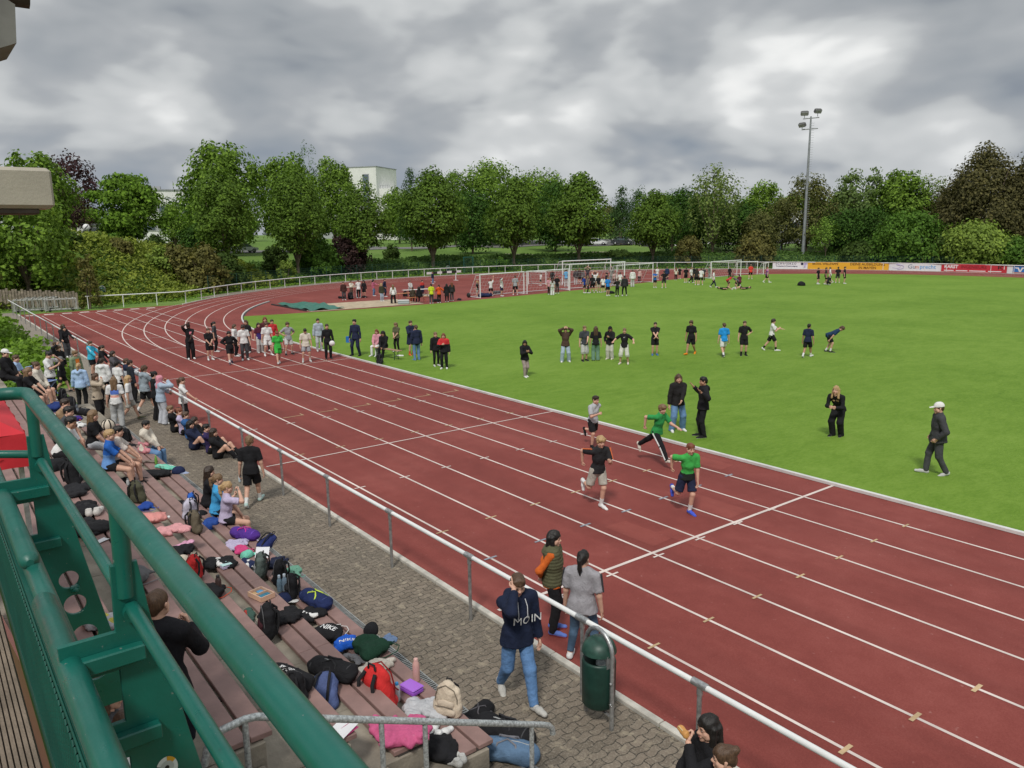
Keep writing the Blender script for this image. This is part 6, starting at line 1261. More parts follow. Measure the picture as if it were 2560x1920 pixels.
person('person in dark violet lettered jersey sitting by the second rail post', -21.31, 6.00, 0.000, -0.62, 1.60, top='t', tc=(0.035, 0.025, 0.085), bot='p', bc=(0.014, 0.014, 0.016), hair='short', hc='bk', shoe=(0.014, 0.014, 0.016), extra=[('print', 'ZA', 0.16, (0.48, 0.48, 0.47), 0.19, -1, 0)], leg='floor', arms='hug')
person('person in black hoodie sitting next to the lettered jersey', -20.68, 6.00, 0.000, -0.63, 1.60, top='h', tc=(0.014, 0.014, 0.016), bot='p', bc=(0.014, 0.014, 0.016), hair='long', hc='db', shoe=(0.014, 0.014, 0.016), leg='floor', arms='hug')
person('boy in black shirt and shorts walking along the paved strip with a bottle', -16.45, 5.43, 0.000, 0.99, 1.61, leg='walk', tc=(0.014, 0.014, 0.016), bot='s', bc=(0.014, 0.014, 0.016), hair='fringe', hc='lb', shoe=(0.45, 0.6, 0.56), sock=(0.68, 0.68, 0.67), lod=0, extra=[('hold', 'bottle', 1)])
person('girl in black with long dark hair sitting on the first bench row', -15.74, 4.28, 0.000, -0.35, 1.60, seat=0.47, tc=(0.014, 0.014, 0.016), bot='s', bc=(0.014, 0.014, 0.016), hair='long', hc='db', shoe=(0.014, 0.014, 0.016), lod=0, leg='sit', arms='lap')
person('girl in blue top between the two girls on the first bench row', -15.11, 4.25, 0.000, -0.26, 1.60, seat=0.47, tc=(0.06, 0.33, 0.62), bot='k', bc=(0.014, 0.014, 0.016), hair='pony', hc='lb', shoe=(0.68, 0.68, 0.67), lod=0, arms=('phone', 'lap'), extra=[('hold', 'sheet', 0)], leg='sit')
person('blonde girl in lilac shirt and black shorts on the first bench row', -14.51, 4.24, 0.000, -0.26, 1.60, seat=0.47, tc=(0.46, 0.4, 0.55), bot='k', bc=(0.014, 0.014, 0.016), hair='pony', hc='bl', shoe=(0.46, 0.4, 0.55), lod=0, arms=('mouth', 'lap'), leg='sit')
person('person in cream hoodie and jeans with a pink bag on the first bench row', -20.88, 4.28, 0.000, -0.70, 1.60, seat=0.47, top='h', tc=(0.6, 0.55, 0.47), bot='j', bc=(0.13, 0.24, 0.42), hair='short', hc='bk', shoe=(0.68, 0.68, 0.67), arms='hug', lod=0, leg='sit')
person('blond boy in two tone blue jersey on the third bench row', -17.00, 2.77, 0.760, -0.35, 1.62, seat=0.47, tc=((0.02, 0.11, 0.42), (0.14, 0.3, 0.62), 0.15), bot='k', bc=(0.014, 0.014, 0.016), hair='short', hc='bl', shoe=(0.06, 0.062, 0.068), sole=(0.68, 0.68, 0.67), sock=(0.014, 0.014, 0.016), arms='knee', lod=0, leg='sit')
person('dark haired boy in patterned white shirt behind the blue jersey', -17.26, 2.98, 0.760, -0.26, 1.60, seat=0.47, tc=(0.58, 0.52, 0.48), bot='k', bc=(0.014, 0.014, 0.016), hair='short', hc='bk', shoe=(0.014, 0.014, 0.016), arms='knee', leg='sit')
person('girl in black shirt with long blonde hair on the third bench row', -19.05, 2.83, 0.760, -0.44, 1.68, seat=0.47, tc=(0.014, 0.014, 0.016), bot='s', bc=(0.45, 0.47, 0.5), hair='long', hc='lb', shoe=(0.68, 0.68, 0.67), lod=0, leg='sit', arms='lap')
person('boy in white shirt with dark hair leaning forward on the fourth bench row', -17.17, 1.96, 1.140, -0.52, 1.70, seat=0.47, tc=(0.68, 0.68, 0.67), bot='s', bc=(0.014, 0.014, 0.016), hair='short', hc='bk', sk='t', shoe=(0.014, 0.014, 0.016), arms='knee', lean=0.35, lod=0, leg='sit')
person('dark haired boy hidden behind the white shirted boy', -18.39, 2.14, 1.140, -0.52, 1.60, seat=0.47, tc=(0.06, 0.062, 0.068), bot='s', bc=(0.014, 0.014, 0.016), hair='short', hc='bk', shoe=(0.014, 0.014, 0.016), arms='knee', lean=0.3, leg='sit')
person('brown haired boy farthest back of the three boys on the fourth row', -19.33, 2.21, 1.140, -0.52, 1.60, seat=0.47, tc=(0.3, 0.2, 0.12), bot='s', bc=(0.014, 0.014, 0.016), hair='short', hc='db', shoe=(0.014, 0.014, 0.016), arms='knee', lean=0.3, leg='sit')
person('girl in black with long light brown hair on the upper tier far left', -24.34, 2.23, 1.140, -0.52, 1.60, seat=0.47, tc=(0.014, 0.014, 0.016), bot='s', bc=(0.014, 0.014, 0.016), hair='long', hc='lb', shoe=(0.68, 0.68, 0.67), sole=(0.014, 0.014, 0.016), arms='knee', leg='sit')
person('girl in cream jumper with hair tied up on the upper tier far left', -25.30, 2.53, 1.140, -0.52, 1.60, seat=0.47, top='h', tc=(0.6, 0.55, 0.47), bot='s', bc=(0.014, 0.014, 0.016), hair='bun', hc='br', shoe=(0.68, 0.68, 0.67), arms='lap', leg='sit')
person('man in black jacket and white cap at the left picture edge', -25.63, 1.86, 1.520, -0.52, 1.60, seat=0.47, top='j', tc=(0.014, 0.014, 0.016), bot='p', bc=(0.014, 0.014, 0.016), hair='cap', hc='gb', shoe=(0.014, 0.014, 0.016), leg='sit', arms='lap')
person('child in pale blue shirt beside the white cap', -27.55, 2.26, 1.140, -0.52, 1.50, seat=0.47, tc=(0.36, 0.5, 0.72), bot='s', bc=(0.014, 0.014, 0.016), hair='short', hc='br', shoe=(0.014, 0.014, 0.016), leg='sit', arms='lap')
person('man in black hoodie standing on the steps below the green railing, seen from behind', -6.63, 1.31, 1.140, 0.85, 1.83, arms=('phone', 'down'), top='h', tc=(0.01, 0.01, 0.013), bot='p', bc=(0.012, 0.013, 0.02), hair='crop', hc='br', shoe=(0.014, 0.014, 0.016), fat=1.1, lod=0)
person('person with tousled brown hair glimpsed through the green railing', -5.75, 0.68, 1.470, -0.17, 1.66, leg='sit', seat=0.47, arms='lap', top='l', tc=(0.06, 0.062, 0.068), bot='p', bc=(0.014, 0.014, 0.016), hair='curly', hc='br', shoe=(0.014, 0.014, 0.016), lod=0)
person('person in white shirt with dark collar below the green railing', -5.24, 0.72, 1.470, -0.17, 1.66, leg='sit', seat=0.47, arms='lap', tc=(0.68, 0.68, 0.67), bot='p', bc=(0.014, 0.014, 0.016), hair='short', hc='br', shoe=(0.014, 0.014, 0.016), lod=0)
person('person in dark brown jacket left of the high table', -64.54, 30.76, 0.000, -1.84, 1.67, top='j', tc=(0.06, 0.025, 0.022), bot='p', bc=(0.06, 0.062, 0.068), hair='short', hc='br', lod=2)
person('person in cream hoodie behind the high table', -66.68, 32.55, 0.000, -1.33, 1.61, top='h', tc=(0.6, 0.55, 0.47), bot='p', bc=(0.42, 0.35, 0.27), hair='long', hc='br', arms='phone', lod=2)
person('boy in white shirt and dark striped trousers at the high table', -65.50, 32.70, 0.000, 1.28, 1.74, top='l', tc=(0.68, 0.68, 0.67), bot='p', bc=(0.014, 0.014, 0.016), hair='short', hc='br', arms='phone', extra=[('stripe', (0.68, 0.68, 0.67), 'leg')], lod=2)
person('dark haired person in black right of the high table', -65.80, 33.41, 0.000, -2.39, 1.62, top='l', tc=(0.014, 0.014, 0.016), bot='s', bc=(0.014, 0.014, 0.016), hair='curly', hc='bk', lod=2)
person('girl in pink striped top and jeans on the red surface', -66.80, 34.90, 0.000, -1.01, 1.57, tc=(0.5, 0.14, 0.22), bot='j', bc=(0.13, 0.24, 0.42), hair='curly', hc='bk', arms=('down', 'fwd'), top='l', lod=2)
person('coach in navy tracksuit with hands in pockets by the sand pit', -65.18, 35.23, 0.000, -0.84, 1.71, arms='pocket', top='j', tc=(0.018, 0.024, 0.055), bot='p', bc=(0.018, 0.024, 0.055), hair='short', hc='br', lod=2)
person('blonde girl in olive jacket and light jeans at the sand pit', -60.97, 32.62, 0.000, -1.54, 1.57, top='j', tc=(0.05, 0.05, 0.03), bot='j', bc=(0.36, 0.44, 0.54), hair='curly', hc='bl', lod=2)
person('girl in white jumper and flared black trousers at the sand pit', -58.31, 32.29, 0.000, 1.24, 1.65, top='l', tc=(0.68, 0.68, 0.67), bot='w', bc=(0.014, 0.014, 0.016), hair='long', hc='lb', leg='wide', lod=2)
person('person in pale grey sweatshirt standing behind the picnic table', -64.64, 37.63, 0.000, -1.75, 1.42, top='h', tc=(0.48, 0.48, 0.47), bot='p', bc=(0.014, 0.014, 0.016), hair='short', hc='br', arms='lap', lod=2)
person('person in olive sweater sitting with the back to us on the orange bench', -57.82, 33.91, 0.000, 1.21, 1.65, leg='sit', seat=0.5, top='l', tc=(0.055, 0.045, 0.03), bot='p', bc=(0.014, 0.014, 0.016), hair='short', hc='bk', lod=2)
person('person in black jacket sitting on the orange bench', -57.43, 34.30, 0.000, 1.38, 1.65, leg='sit', seat=0.5, top='j', tc=(0.014, 0.014, 0.016), bot='p', bc=(0.014, 0.014, 0.016), hair='curly', hc='bk', lod=2)
person('person in red and navy jacket beyond the picnic table', -64.47, 38.85, 0.000, -1.42, 1.42, top='j', tc=((0.5, 0.05, 0.04), (0.018, 0.024, 0.055)), bot='p', bc=(0.018, 0.024, 0.055), hair='short', hc='bk', lod=2)
person('person in neon yellow shirt with back to us', -55.94, 34.58, 0.000, 1.19, 1.69, top='t', tc=(0.52, 0.6, 0.03), bot='p', bc=(0.06, 0.062, 0.068), hair='short', hc='bk', lod=2)
person('girl in bright orange hoodie right of the neon yellow shirt', -55.94, 35.34, 0.000, 1.36, 1.58, top='h', tc=(0.66, 0.1, 0.03), bot='p', bc=(0.014, 0.014, 0.016), hair='pony', hc='db', arms=('out', 'phone'), lod=2)
person('person in long black coat right of the orange hoodie', -56.32, 36.35, 0.000, 0.91, 1.59, top='c', tc=(0.014, 0.014, 0.016), bot='p', bc=(0.014, 0.014, 0.016), hair='long', hc='bk', lod=2)
person('dark clad girl with backpack at the end of the picnic group', -56.87, 37.23, 0.000, 1.34, 1.66, top='j', tc=(0.03, 0.03, 0.03), bot='p', bc=(0.06, 0.062, 0.068), hair='long', hc='rd', lod=2)
person('person in navy walking on the track bend behind the tables', -77.68, 48.23, 0.000, -1.08, 1.42, top='j', tc=(0.018, 0.024, 0.055), bot='j', bc=(0.13, 0.24, 0.42), hair='short', hc='br', lod=2)
person('blonde girl in black shirt and pale trousers inside the wheeled goal', -58.05, 40.75, 0.000, 2.18, 1.56, tc=(0.014, 0.014, 0.016), bot='s', bc=(0.48, 0.48, 0.47), hair='pony', hc='bl', lod=2)
person('boy in white shirt raising an arm to the crossbar', -58.42, 42.52, 0.000, 0.94, 1.65, arms=('up', 'fwd'), tc=(0.68, 0.68, 0.67), bot='s', bc=(0.014, 0.014, 0.016), hair='short', hc='br', leg='wide', lod=2)
person('boy in white sleeves and navy shorts inside the wheeled goal', -57.80, 43.27, 0.000, -1.17, 1.68, arms=('brow', 'down'), top='l', tc=(0.68, 0.68, 0.67), bot='s', bc=(0.018, 0.024, 0.055), hair='curly', hc='bk', lod=2)
person('boy in grey shirt and black shorts seen from behind at the wheeled goal', -57.79, 44.88, 0.000, 0.91, 1.90, leg='wide', tc=(0.3, 0.31, 0.33), bot='s', bc=(0.014, 0.014, 0.016), hair='short', hc='br', lod=2)
person('girl in pink top left of the white trousered girl', -56.18, 47.63, 0.000, -1.75, 1.61, tc=(0.58, 0.28, 0.33), bot='p', bc=(0.014, 0.014, 0.016), hair='long', hc='rd', lod=2)
person('girl in white top and white trousers by the goal', -55.21, 47.23, 0.000, 0.86, 1.56, tc=(0.48, 0.48, 0.47), bot='w', bc=(0.68, 0.68, 0.67), hair='long', hc='br', lod=2)
person('boy in black shirt and dark trousers right of the white trousered girl', -56.47, 48.87, 0.000, -2.11, 1.74, tc=(0.014, 0.014, 0.016), bot='p', bc=(0.05, 0.05, 0.045), hair='short', hc='db', lod=2)
person('person in black on the red surface behind the black shirted boy', -66.21, 56.61, 0.000, -1.93, 1.67, top='l', tc=(0.014, 0.014, 0.016), bot='p', bc=(0.014, 0.014, 0.016), hair='short', hc='bk', lod=2)
person('girl in white standing inside the tipped mini goal', -66.22, 54.99, 0.000, 2.97, 1.42, tc=(0.68, 0.68, 0.67), bot='s', bc=(0.014, 0.014, 0.016), hair='long', hc='br', lod=2)
person('person in light blue shirt and pale trousers behind the goal post', -62.89, 55.71, 0.000, 0.85, 1.90, tc=(0.1, 0.36, 0.62), bot='p', bc=(0.48, 0.48, 0.47), hair='short', hc='db', lod=2)
person('person in dark plaid jacket and pale trousers in the big goal', -64.50, 58.57, 0.000, 1.01, 1.75, top='j', tc=(0.06, 0.05, 0.055), bot='p', bc=(0.48, 0.48, 0.47), hair='short', hc='lb', lod=2)
person('boy in dark striped shirt and black shorts in the big goal', -65.13, 59.66, 0.000, 0.65, 1.81, top='t', tc=(0.07, 0.045, 0.045), bot='s', bc=(0.014, 0.014, 0.016), hair='short', hc='lb', lod=2)
person('grey clad girl behind the net of the big goal', -64.59, 59.72, 0.000, 0.30, 1.55, top='h', tc=(0.15, 0.14, 0.15), bot='p', bc=(0.06, 0.062, 0.068), hair='long', hc='br', lod=2)
person('boy in dark shirt with both arms raised behind the net', -64.67, 60.49, 0.000, 0.47, 1.84, arms='head', tc=(0.04, 0.03, 0.04), bot='s', bc=(0.014, 0.014, 0.016), hair='short', hc='rd', lod=2)
person('boy in white shirt with hands behind his head in the big goal', -55.96, 53.34, 0.000, 1.16, 1.90, arms='head', tc=(0.68, 0.68, 0.67), bot='s', bc=(0.014, 0.014, 0.016), hair='short', hc='db', lod=2)
person('boy in royal blue shirt and black shorts in front of the big goal', -55.03, 51.03, 0.000, -1.27, 1.67, tc=(0.02, 0.06, 0.32), bot='s', bc=(0.014, 0.014, 0.016), hair='short', hc='br', lod=2)
person('girl in brown grey top and black trousers in front of the big goal', -54.79, 51.25, 0.000, -0.93, 1.69, top='l', tc=(0.16, 0.13, 0.12), bot='p', bc=(0.014, 0.014, 0.016), hair='long', hc='lb', lod=2)
person('boy in black long sleeves and black shorts in front of the big goal', -54.54, 51.65, 0.000, 0.90, 1.79, leg='wide', top='l', tc=(0.014, 0.014, 0.016), bot='s', bc=(0.014, 0.014, 0.016), hair='short', hc='bk', sk='t', lod=2)
person('blonde girl in black shirt and beige shorts in front of the big goal', -54.54, 52.43, 0.000, -1.99, 1.68, tc=(0.014, 0.014, 0.016), bot='s', bc=(0.42, 0.35, 0.27), hair='long', hc='bl', lod=2)
person('red haired girl in white shirt and black shorts in front of the big goal', -54.14, 52.66, 0.000, 0.97, 1.55, tc=(0.68, 0.68, 0.67), bot='s', bc=(0.014, 0.014, 0.016), hair='pony', hc='rd', lod=2)
person('person in black jacket behind the girl in white shirt', -54.71, 53.71, 0.000, 2.02, 1.89, top='j', tc=(0.02, 0.02, 0.03), bot='p', bc=(0.014, 0.014, 0.016), hair='short', hc='bk', lod=2)
person('boy in bright blue shirt and black shorts with dark bag at his feet', -51.12, 50.31, 0.000, -1.82, 1.79, tc=(0.03, 0.22, 0.62), bot='s', bc=(0.014, 0.014, 0.016), hair='short', hc='br', lod=2)
person('girl in black shirt and cropped leggings standing apart', -49.92, 50.34, 0.000, 1.13, 1.67, arms='phone', tc=(0.02, 0.02, 0.02), bot='l', bc=(0.014, 0.014, 0.016), hair='pony', hc='br', lod=2)
person('person in black with white backpack straps striding on the grass', -49.89, 51.22, 0.000, 0.95, 1.90, leg='wide', top='j', tc=(0.03, 0.03, 0.032), bot='l', bc=(0.014, 0.014, 0.016), hair='short', hc='bk', lod=2)
person('person in white jacket and pale trousers right of the big goals', -57.36, 60.06, 0.000, 0.94, 1.83, top='j', tc=(0.68, 0.68, 0.67), bot='w', bc=(0.48, 0.48, 0.47), hair='short', hc='br', lod=2)
person('girl in white shirt behind the white jacket', -58.50, 59.38, 0.000, 0.60, 1.54, tc=(0.68, 0.68, 0.67), bot='p', bc=(0.48, 0.48, 0.47), hair='pony', hc='db', lod=2)
person('girl in pink jumper and striped trousers near the fifth goal', -62.17, 66.16, 0.000, -2.04, 1.52, top='h', tc=(0.6, 0.38, 0.36), bot='p', bc=(0.014, 0.014, 0.016), hair='long', hc='br', arms=('brow', 'down'), lod=2)
person('person in camouflage grey behind the big goal net', -61.41, 60.98, 0.000, 1.14, 1.88, top='h', tc=(0.2, 0.2, 0.18), bot='p', bc=(0.3, 0.31, 0.33), hair='short', hc='br', arms='head', lod=2)
person('girl in pale pink top inside the big goal', -61.18, 61.20, 0.000, -1.83, 1.42, tc=(0.62, 0.4, 0.38), bot='p', bc=(0.014, 0.014, 0.016), hair='long', hc='db', lod=2)
person('boy in blue shirt with folded arms by the youth goal post', -55.02, 60.88, 0.000, -2.06, 1.72, arms='fold', tc=(0.03, 0.13, 0.42), bot='s', bc=(0.014, 0.014, 0.016), hair='short', hc='br', lod=2)
person('boy in black shirt and grey shorts with arms on hips by the youth goal', -53.96, 61.09, 0.000, 0.90, 1.80, arms='hip', leg='wide', tc=(0.014, 0.014, 0.016), bot='s', bc=(0.06, 0.062, 0.068), hair='short', hc='bk', lod=2)
person('person in navy tracksuit behind the youth goal', -62.24, 70.95, 0.000, 0.89, 1.60, top='j', tc=(0.02, 0.035, 0.09), bot='p', bc=(0.018, 0.024, 0.055), hair='short', hc='lb', lod=2)
person('person in white shirt inside the youth goal', -63.47, 70.63, 0.000, -1.89, 1.54, tc=(0.68, 0.68, 0.67), bot='p', bc=(0.48, 0.48, 0.47), hair='short', hc='br', lod=2)
person('girl in pale top and black trousers left of the black clad child', -61.59, 71.77, 0.000, 0.88, 1.50, tc=(0.6, 0.55, 0.47), bot='p', bc=(0.014, 0.014, 0.016), hair='long', hc='rd', lod=2)
person('small child all in black on the red surface', -63.04, 74.12, 0.000, -2.09, 1.42, tc=(0.014, 0.014, 0.016), bot='s', bc=(0.014, 0.014, 0.016), hair='short', hc='br', lod=2)
person('girl in black shirt and shorts at the left of the relay crowd', -57.74, 68.97, 0.000, 1.05, 1.76, tc=(0.014, 0.014, 0.016), bot='s', bc=(0.014, 0.014, 0.016), hair='pony', hc='br', lod=2)
person('girl in white top leaning forward in the relay crowd', -57.12, 69.07, 0.000, -1.40, 1.82, leg='walk', tc=(0.68, 0.68, 0.67), bot='p', bc=(0.014, 0.014, 0.016), hair='long', hc='lb', lod=2)
person('person in black hoodie in the middle of the relay crowd', -59.34, 72.27, 0.000, 0.86, 1.62, top='h', tc=(0.014, 0.014, 0.016), bot='p', bc=(0.014, 0.014, 0.016), hair='short', hc='bk', lod=2)
person('girl in black shirt and shorts nearest us in the relay crowd', -54.30, 66.60, 0.000, 0.68, 1.84, tc=(0.03, 0.028, 0.028), bot='s', bc=(0.014, 0.014, 0.016), hair='long', hc='db', lod=2)
person('boy in white shirt and black shorts at the right of the relay crowd', -53.98, 66.90, 0.000, 0.77, 1.85, tc=(0.68, 0.68, 0.67), bot='s', bc=(0.014, 0.014, 0.016), hair='short', hc='br', leg='wide', lod=2)
person('person in dark shirt at the back of the relay crowd', -57.95, 72.29, 0.000, 1.02, 1.61, tc=(0.05, 0.05, 0.055), bot='p', bc=(0.014, 0.014, 0.016), hair='short', hc='bk', lod=2)
person('person in grey green jacket left of the goal post behind the crowd', -61.06, 77.16, 0.000, -1.42, 1.47, top='j', tc=(0.16, 0.18, 0.15), bot='p', bc=(0.3, 0.31, 0.33), hair='short', hc='br', lod=2)
person('girl in white shirt and leggings walking past the goal with a dark bag', -50.91, 65.08, 0.000, -1.08, 1.81, leg='walk', tc=(0.68, 0.68, 0.67), bot='l', bc=(0.018, 0.024, 0.055), hair='short', hc='br', lod=2)
person('child in black standing in the goal near the wrestling boys', -58.87, 78.27, 0.000, -2.32, 1.42, top='l', tc=(0.014, 0.014, 0.016), bot='p', bc=(0.014, 0.014, 0.016), hair='short', hc='bk', lod=2)
person('girl in maroon hoodie kneeling behind the wrestling boys', -50.38, 68.73, 0.000, 0.98, 1.66, leg='kneel', arms='lap', top='h', tc=(0.11, 0.02, 0.04), bot='p', bc=(0.014, 0.014, 0.016), hair='short', hc='bk', lod=2)
person('boy in red shirt bent over a boy lying on the grass', -49.19, 65.10, 0.000, -0.75, 1.66, leg='halfbend', arms='hang', tc=(0.5, 0.035, 0.04), bot='s', bc=(0.014, 0.014, 0.016), hair='short', hc='br', lean=0.3, lod=2)
person('boy in black lying on his back under the red shirted boy', -48.04, 63.22, 0.000, -0.83, 1.62, leg='lie', arms='down', tc=(0.014, 0.014, 0.016), bot='s', bc=(0.014, 0.014, 0.016), hair='short', hc='db', lod=2)
person('boy in grey and black bending over the second lying boy', -48.15, 65.32, 0.000, 2.38, 1.64, leg='halfbend', arms='hang', tc=(0.12, 0.12, 0.125), bot='s', bc=(0.014, 0.014, 0.016), hair='short', hc='db', lean=0.3, lod=2)
person('second boy lying on the grass at the right of the wrestling group', -47.09, 64.84, 0.000, 2.20, 1.62, leg='lie', arms='down', tc=(0.02, 0.02, 0.022), bot='s', bc=(0.014, 0.014, 0.016), hair='short', hc='br', lod=2)
person('boy in red shirt and black shorts standing with back to us near the small goal', -56.25, 78.74, 0.000, 0.79, 1.80, leg='wide', tc=(0.6, 0.05, 0.04), bot='s', bc=(0.014, 0.014, 0.016), hair='short', hc='lb', lod=2)
person('boy in violet and pink jersey walking right in front of the white board', -51.31, 74.74, 0.000, -0.88, 1.79, leg='walk', tc=((0.48, 0.14, 0.36), (0.12, 0.05, 0.2), 0.2), bot='s', bc=(0.014, 0.014, 0.016), hair='short', hc='rd', shoe=(0.68, 0.68, 0.67), sock=(0.68, 0.68, 0.67), lod=2)
person('boy in black at the left of the group before the yellow board', -46.07, 76.21, 0.000, -1.55, 1.77, tc=(0.014, 0.014, 0.016), bot='s', bc=(0.014, 0.014, 0.016), hair='short', hc='br', sock=(0.68, 0.68, 0.67), lod=2)
person('boy in black second from left before the yellow board', -45.25, 76.31, 0.000, -1.04, 1.82, leg='cross', tc=(0.02, 0.02, 0.021), bot='s', bc=(0.014, 0.014, 0.016), hair='short', hc='db', lod=2)
person('blond person in black squatting before the yellow board', -44.59, 75.66, 0.000, 0.01, 1.60, leg='squat', arms='knee', top='l', tc=(0.014, 0.014, 0.016), bot='p', bc=(0.014, 0.014, 0.016), hair='short', hc='bl', lod=2)
person('boy in white shirt and black shorts stepping before the yellow board', -46.24, 78.85, 0.000, 2.10, 1.75, leg='walk', tc=(0.68, 0.68, 0.67), bot='s', bc=(0.014, 0.014, 0.016), hair='short', hc='br', extra=[('stripe', (0.68, 0.68, 0.67), 'leg')], lod=2)
person('boy in black shirt with white hemmed shorts before the yellow board', -45.66, 79.38, 0.000, 0.70, 1.78, tc=(0.014, 0.014, 0.016), bot='s', bc=(0.08, 0.08, 0.085), hair='short', hc='bk', leg='wide', lod=2)
person('boy in black at the right of the group before the yellow board', -44.52, 78.67, 0.000, -1.23, 1.84, tc=(0.018, 0.018, 0.02), bot='s', bc=(0.014, 0.014, 0.016), hair='short', hc='db', arms=('down', 'hip'), lod=2)

# ================================================================ BENCHES AND BELONGINGS
PLANK = mat('plank_recycled', (.245, .152, .136), .62, var=.13, vscale=3.0, bump=.12, bscale=50, detail=6)
BRKT = mat('bench_bracket', (.05, .045, .04), .6)
ROWN = ['lowest bench row beside the paved strip', 'second bench row counted from the paved strip', 'third bench row counted from the paved strip', 'fourth bench row, below the green railing', 'fifth bench row, mostly hidden behind the green railing']
for n in range(1, 6):
    zt = .45+.38*(n-1); t = thing('grandstand_bench', 'red brown two plank seat, '+ROWN[n-1], 'bench', (0, 0, zt), 0, 'grandstand bench rows')
    xl = [-24.4, -23.2, -24.8, -25.2, -25.4][n-1]; br = MB()
    for k, y0 in enumerate((YF(n)-.095, YF(n)-.315)):
        x = X1-.03
        while x > xl:
            w = min(2.36, x-xl+.3); b = MB(); b.box((-w/2, 0, -.027), (w-.007, .188, .054), bev=.006); o = b.build('plank', PLANK, t); o.location = (x, y0, 0); x -= w
    first_b = None
    for x in np.arange(xl+.5, X1, 1.18):
        if first_b is None: br.box((0, 0, -.062), (.07, .36, .016)); br.box((0, -.11, -.12), (.05, .05, .118)); first_b = br.build('bracket', BRKT, t); first_b.location = (x, YF(n)-.19, 0)
        else: q_ = first_b.copy(); COL.objects.link(q_); q_.parent = t; q_.location = (x, YF(n)-.19, 0)

TPL = {}
def part_mesh(key, fn):
    if key not in TPL: TPL[key] = fn()
    return TPL[key]
def put(name, me, m, parent):
    if not len(me.materials): me.materials.append(None)
    o = bpy.data.objects.new(name, me); COL.objects.link(o); o.parent = parent
    if isinstance(m, (tuple, list)): m = fabric(m)
    o.material_slots[0].link = 'OBJECT'; o.material_slots[0].material = m; return o
def sdfm(pr, h, **k): return npmesh('shape', *sdf(pr, h, **k))
def tubem(*tubes):
    b = MB()
    for pts, r in tubes: b.tube(pts, r, 7)
    me = bpy.data.meshes.new('tube'); me.from_pydata(b.v, [], b.f); me.polygons.foreach_set('use_smooth', [True]*len(b.f)); return me
def lathem(prof, n=18):
    b = MB(); b.lathe(prof, n); me = bpy.data.meshes.new('lathe'); me.from_pydata(b.v, [], b.f); me.polygons.foreach_set('use_smooth', [True]*len(b.f)); return me
def orient(root, x, y, z, rz, tilt, s):
    M = Matrix.Translation((x, y, z)) @ Matrix.Rotation(rz, 4, 'Z')
    if tilt: M = M @ Matrix.Rotation(tilt, 4, 'X')
    root.matrix_world = M @ Matrix.Scale(s, 4)
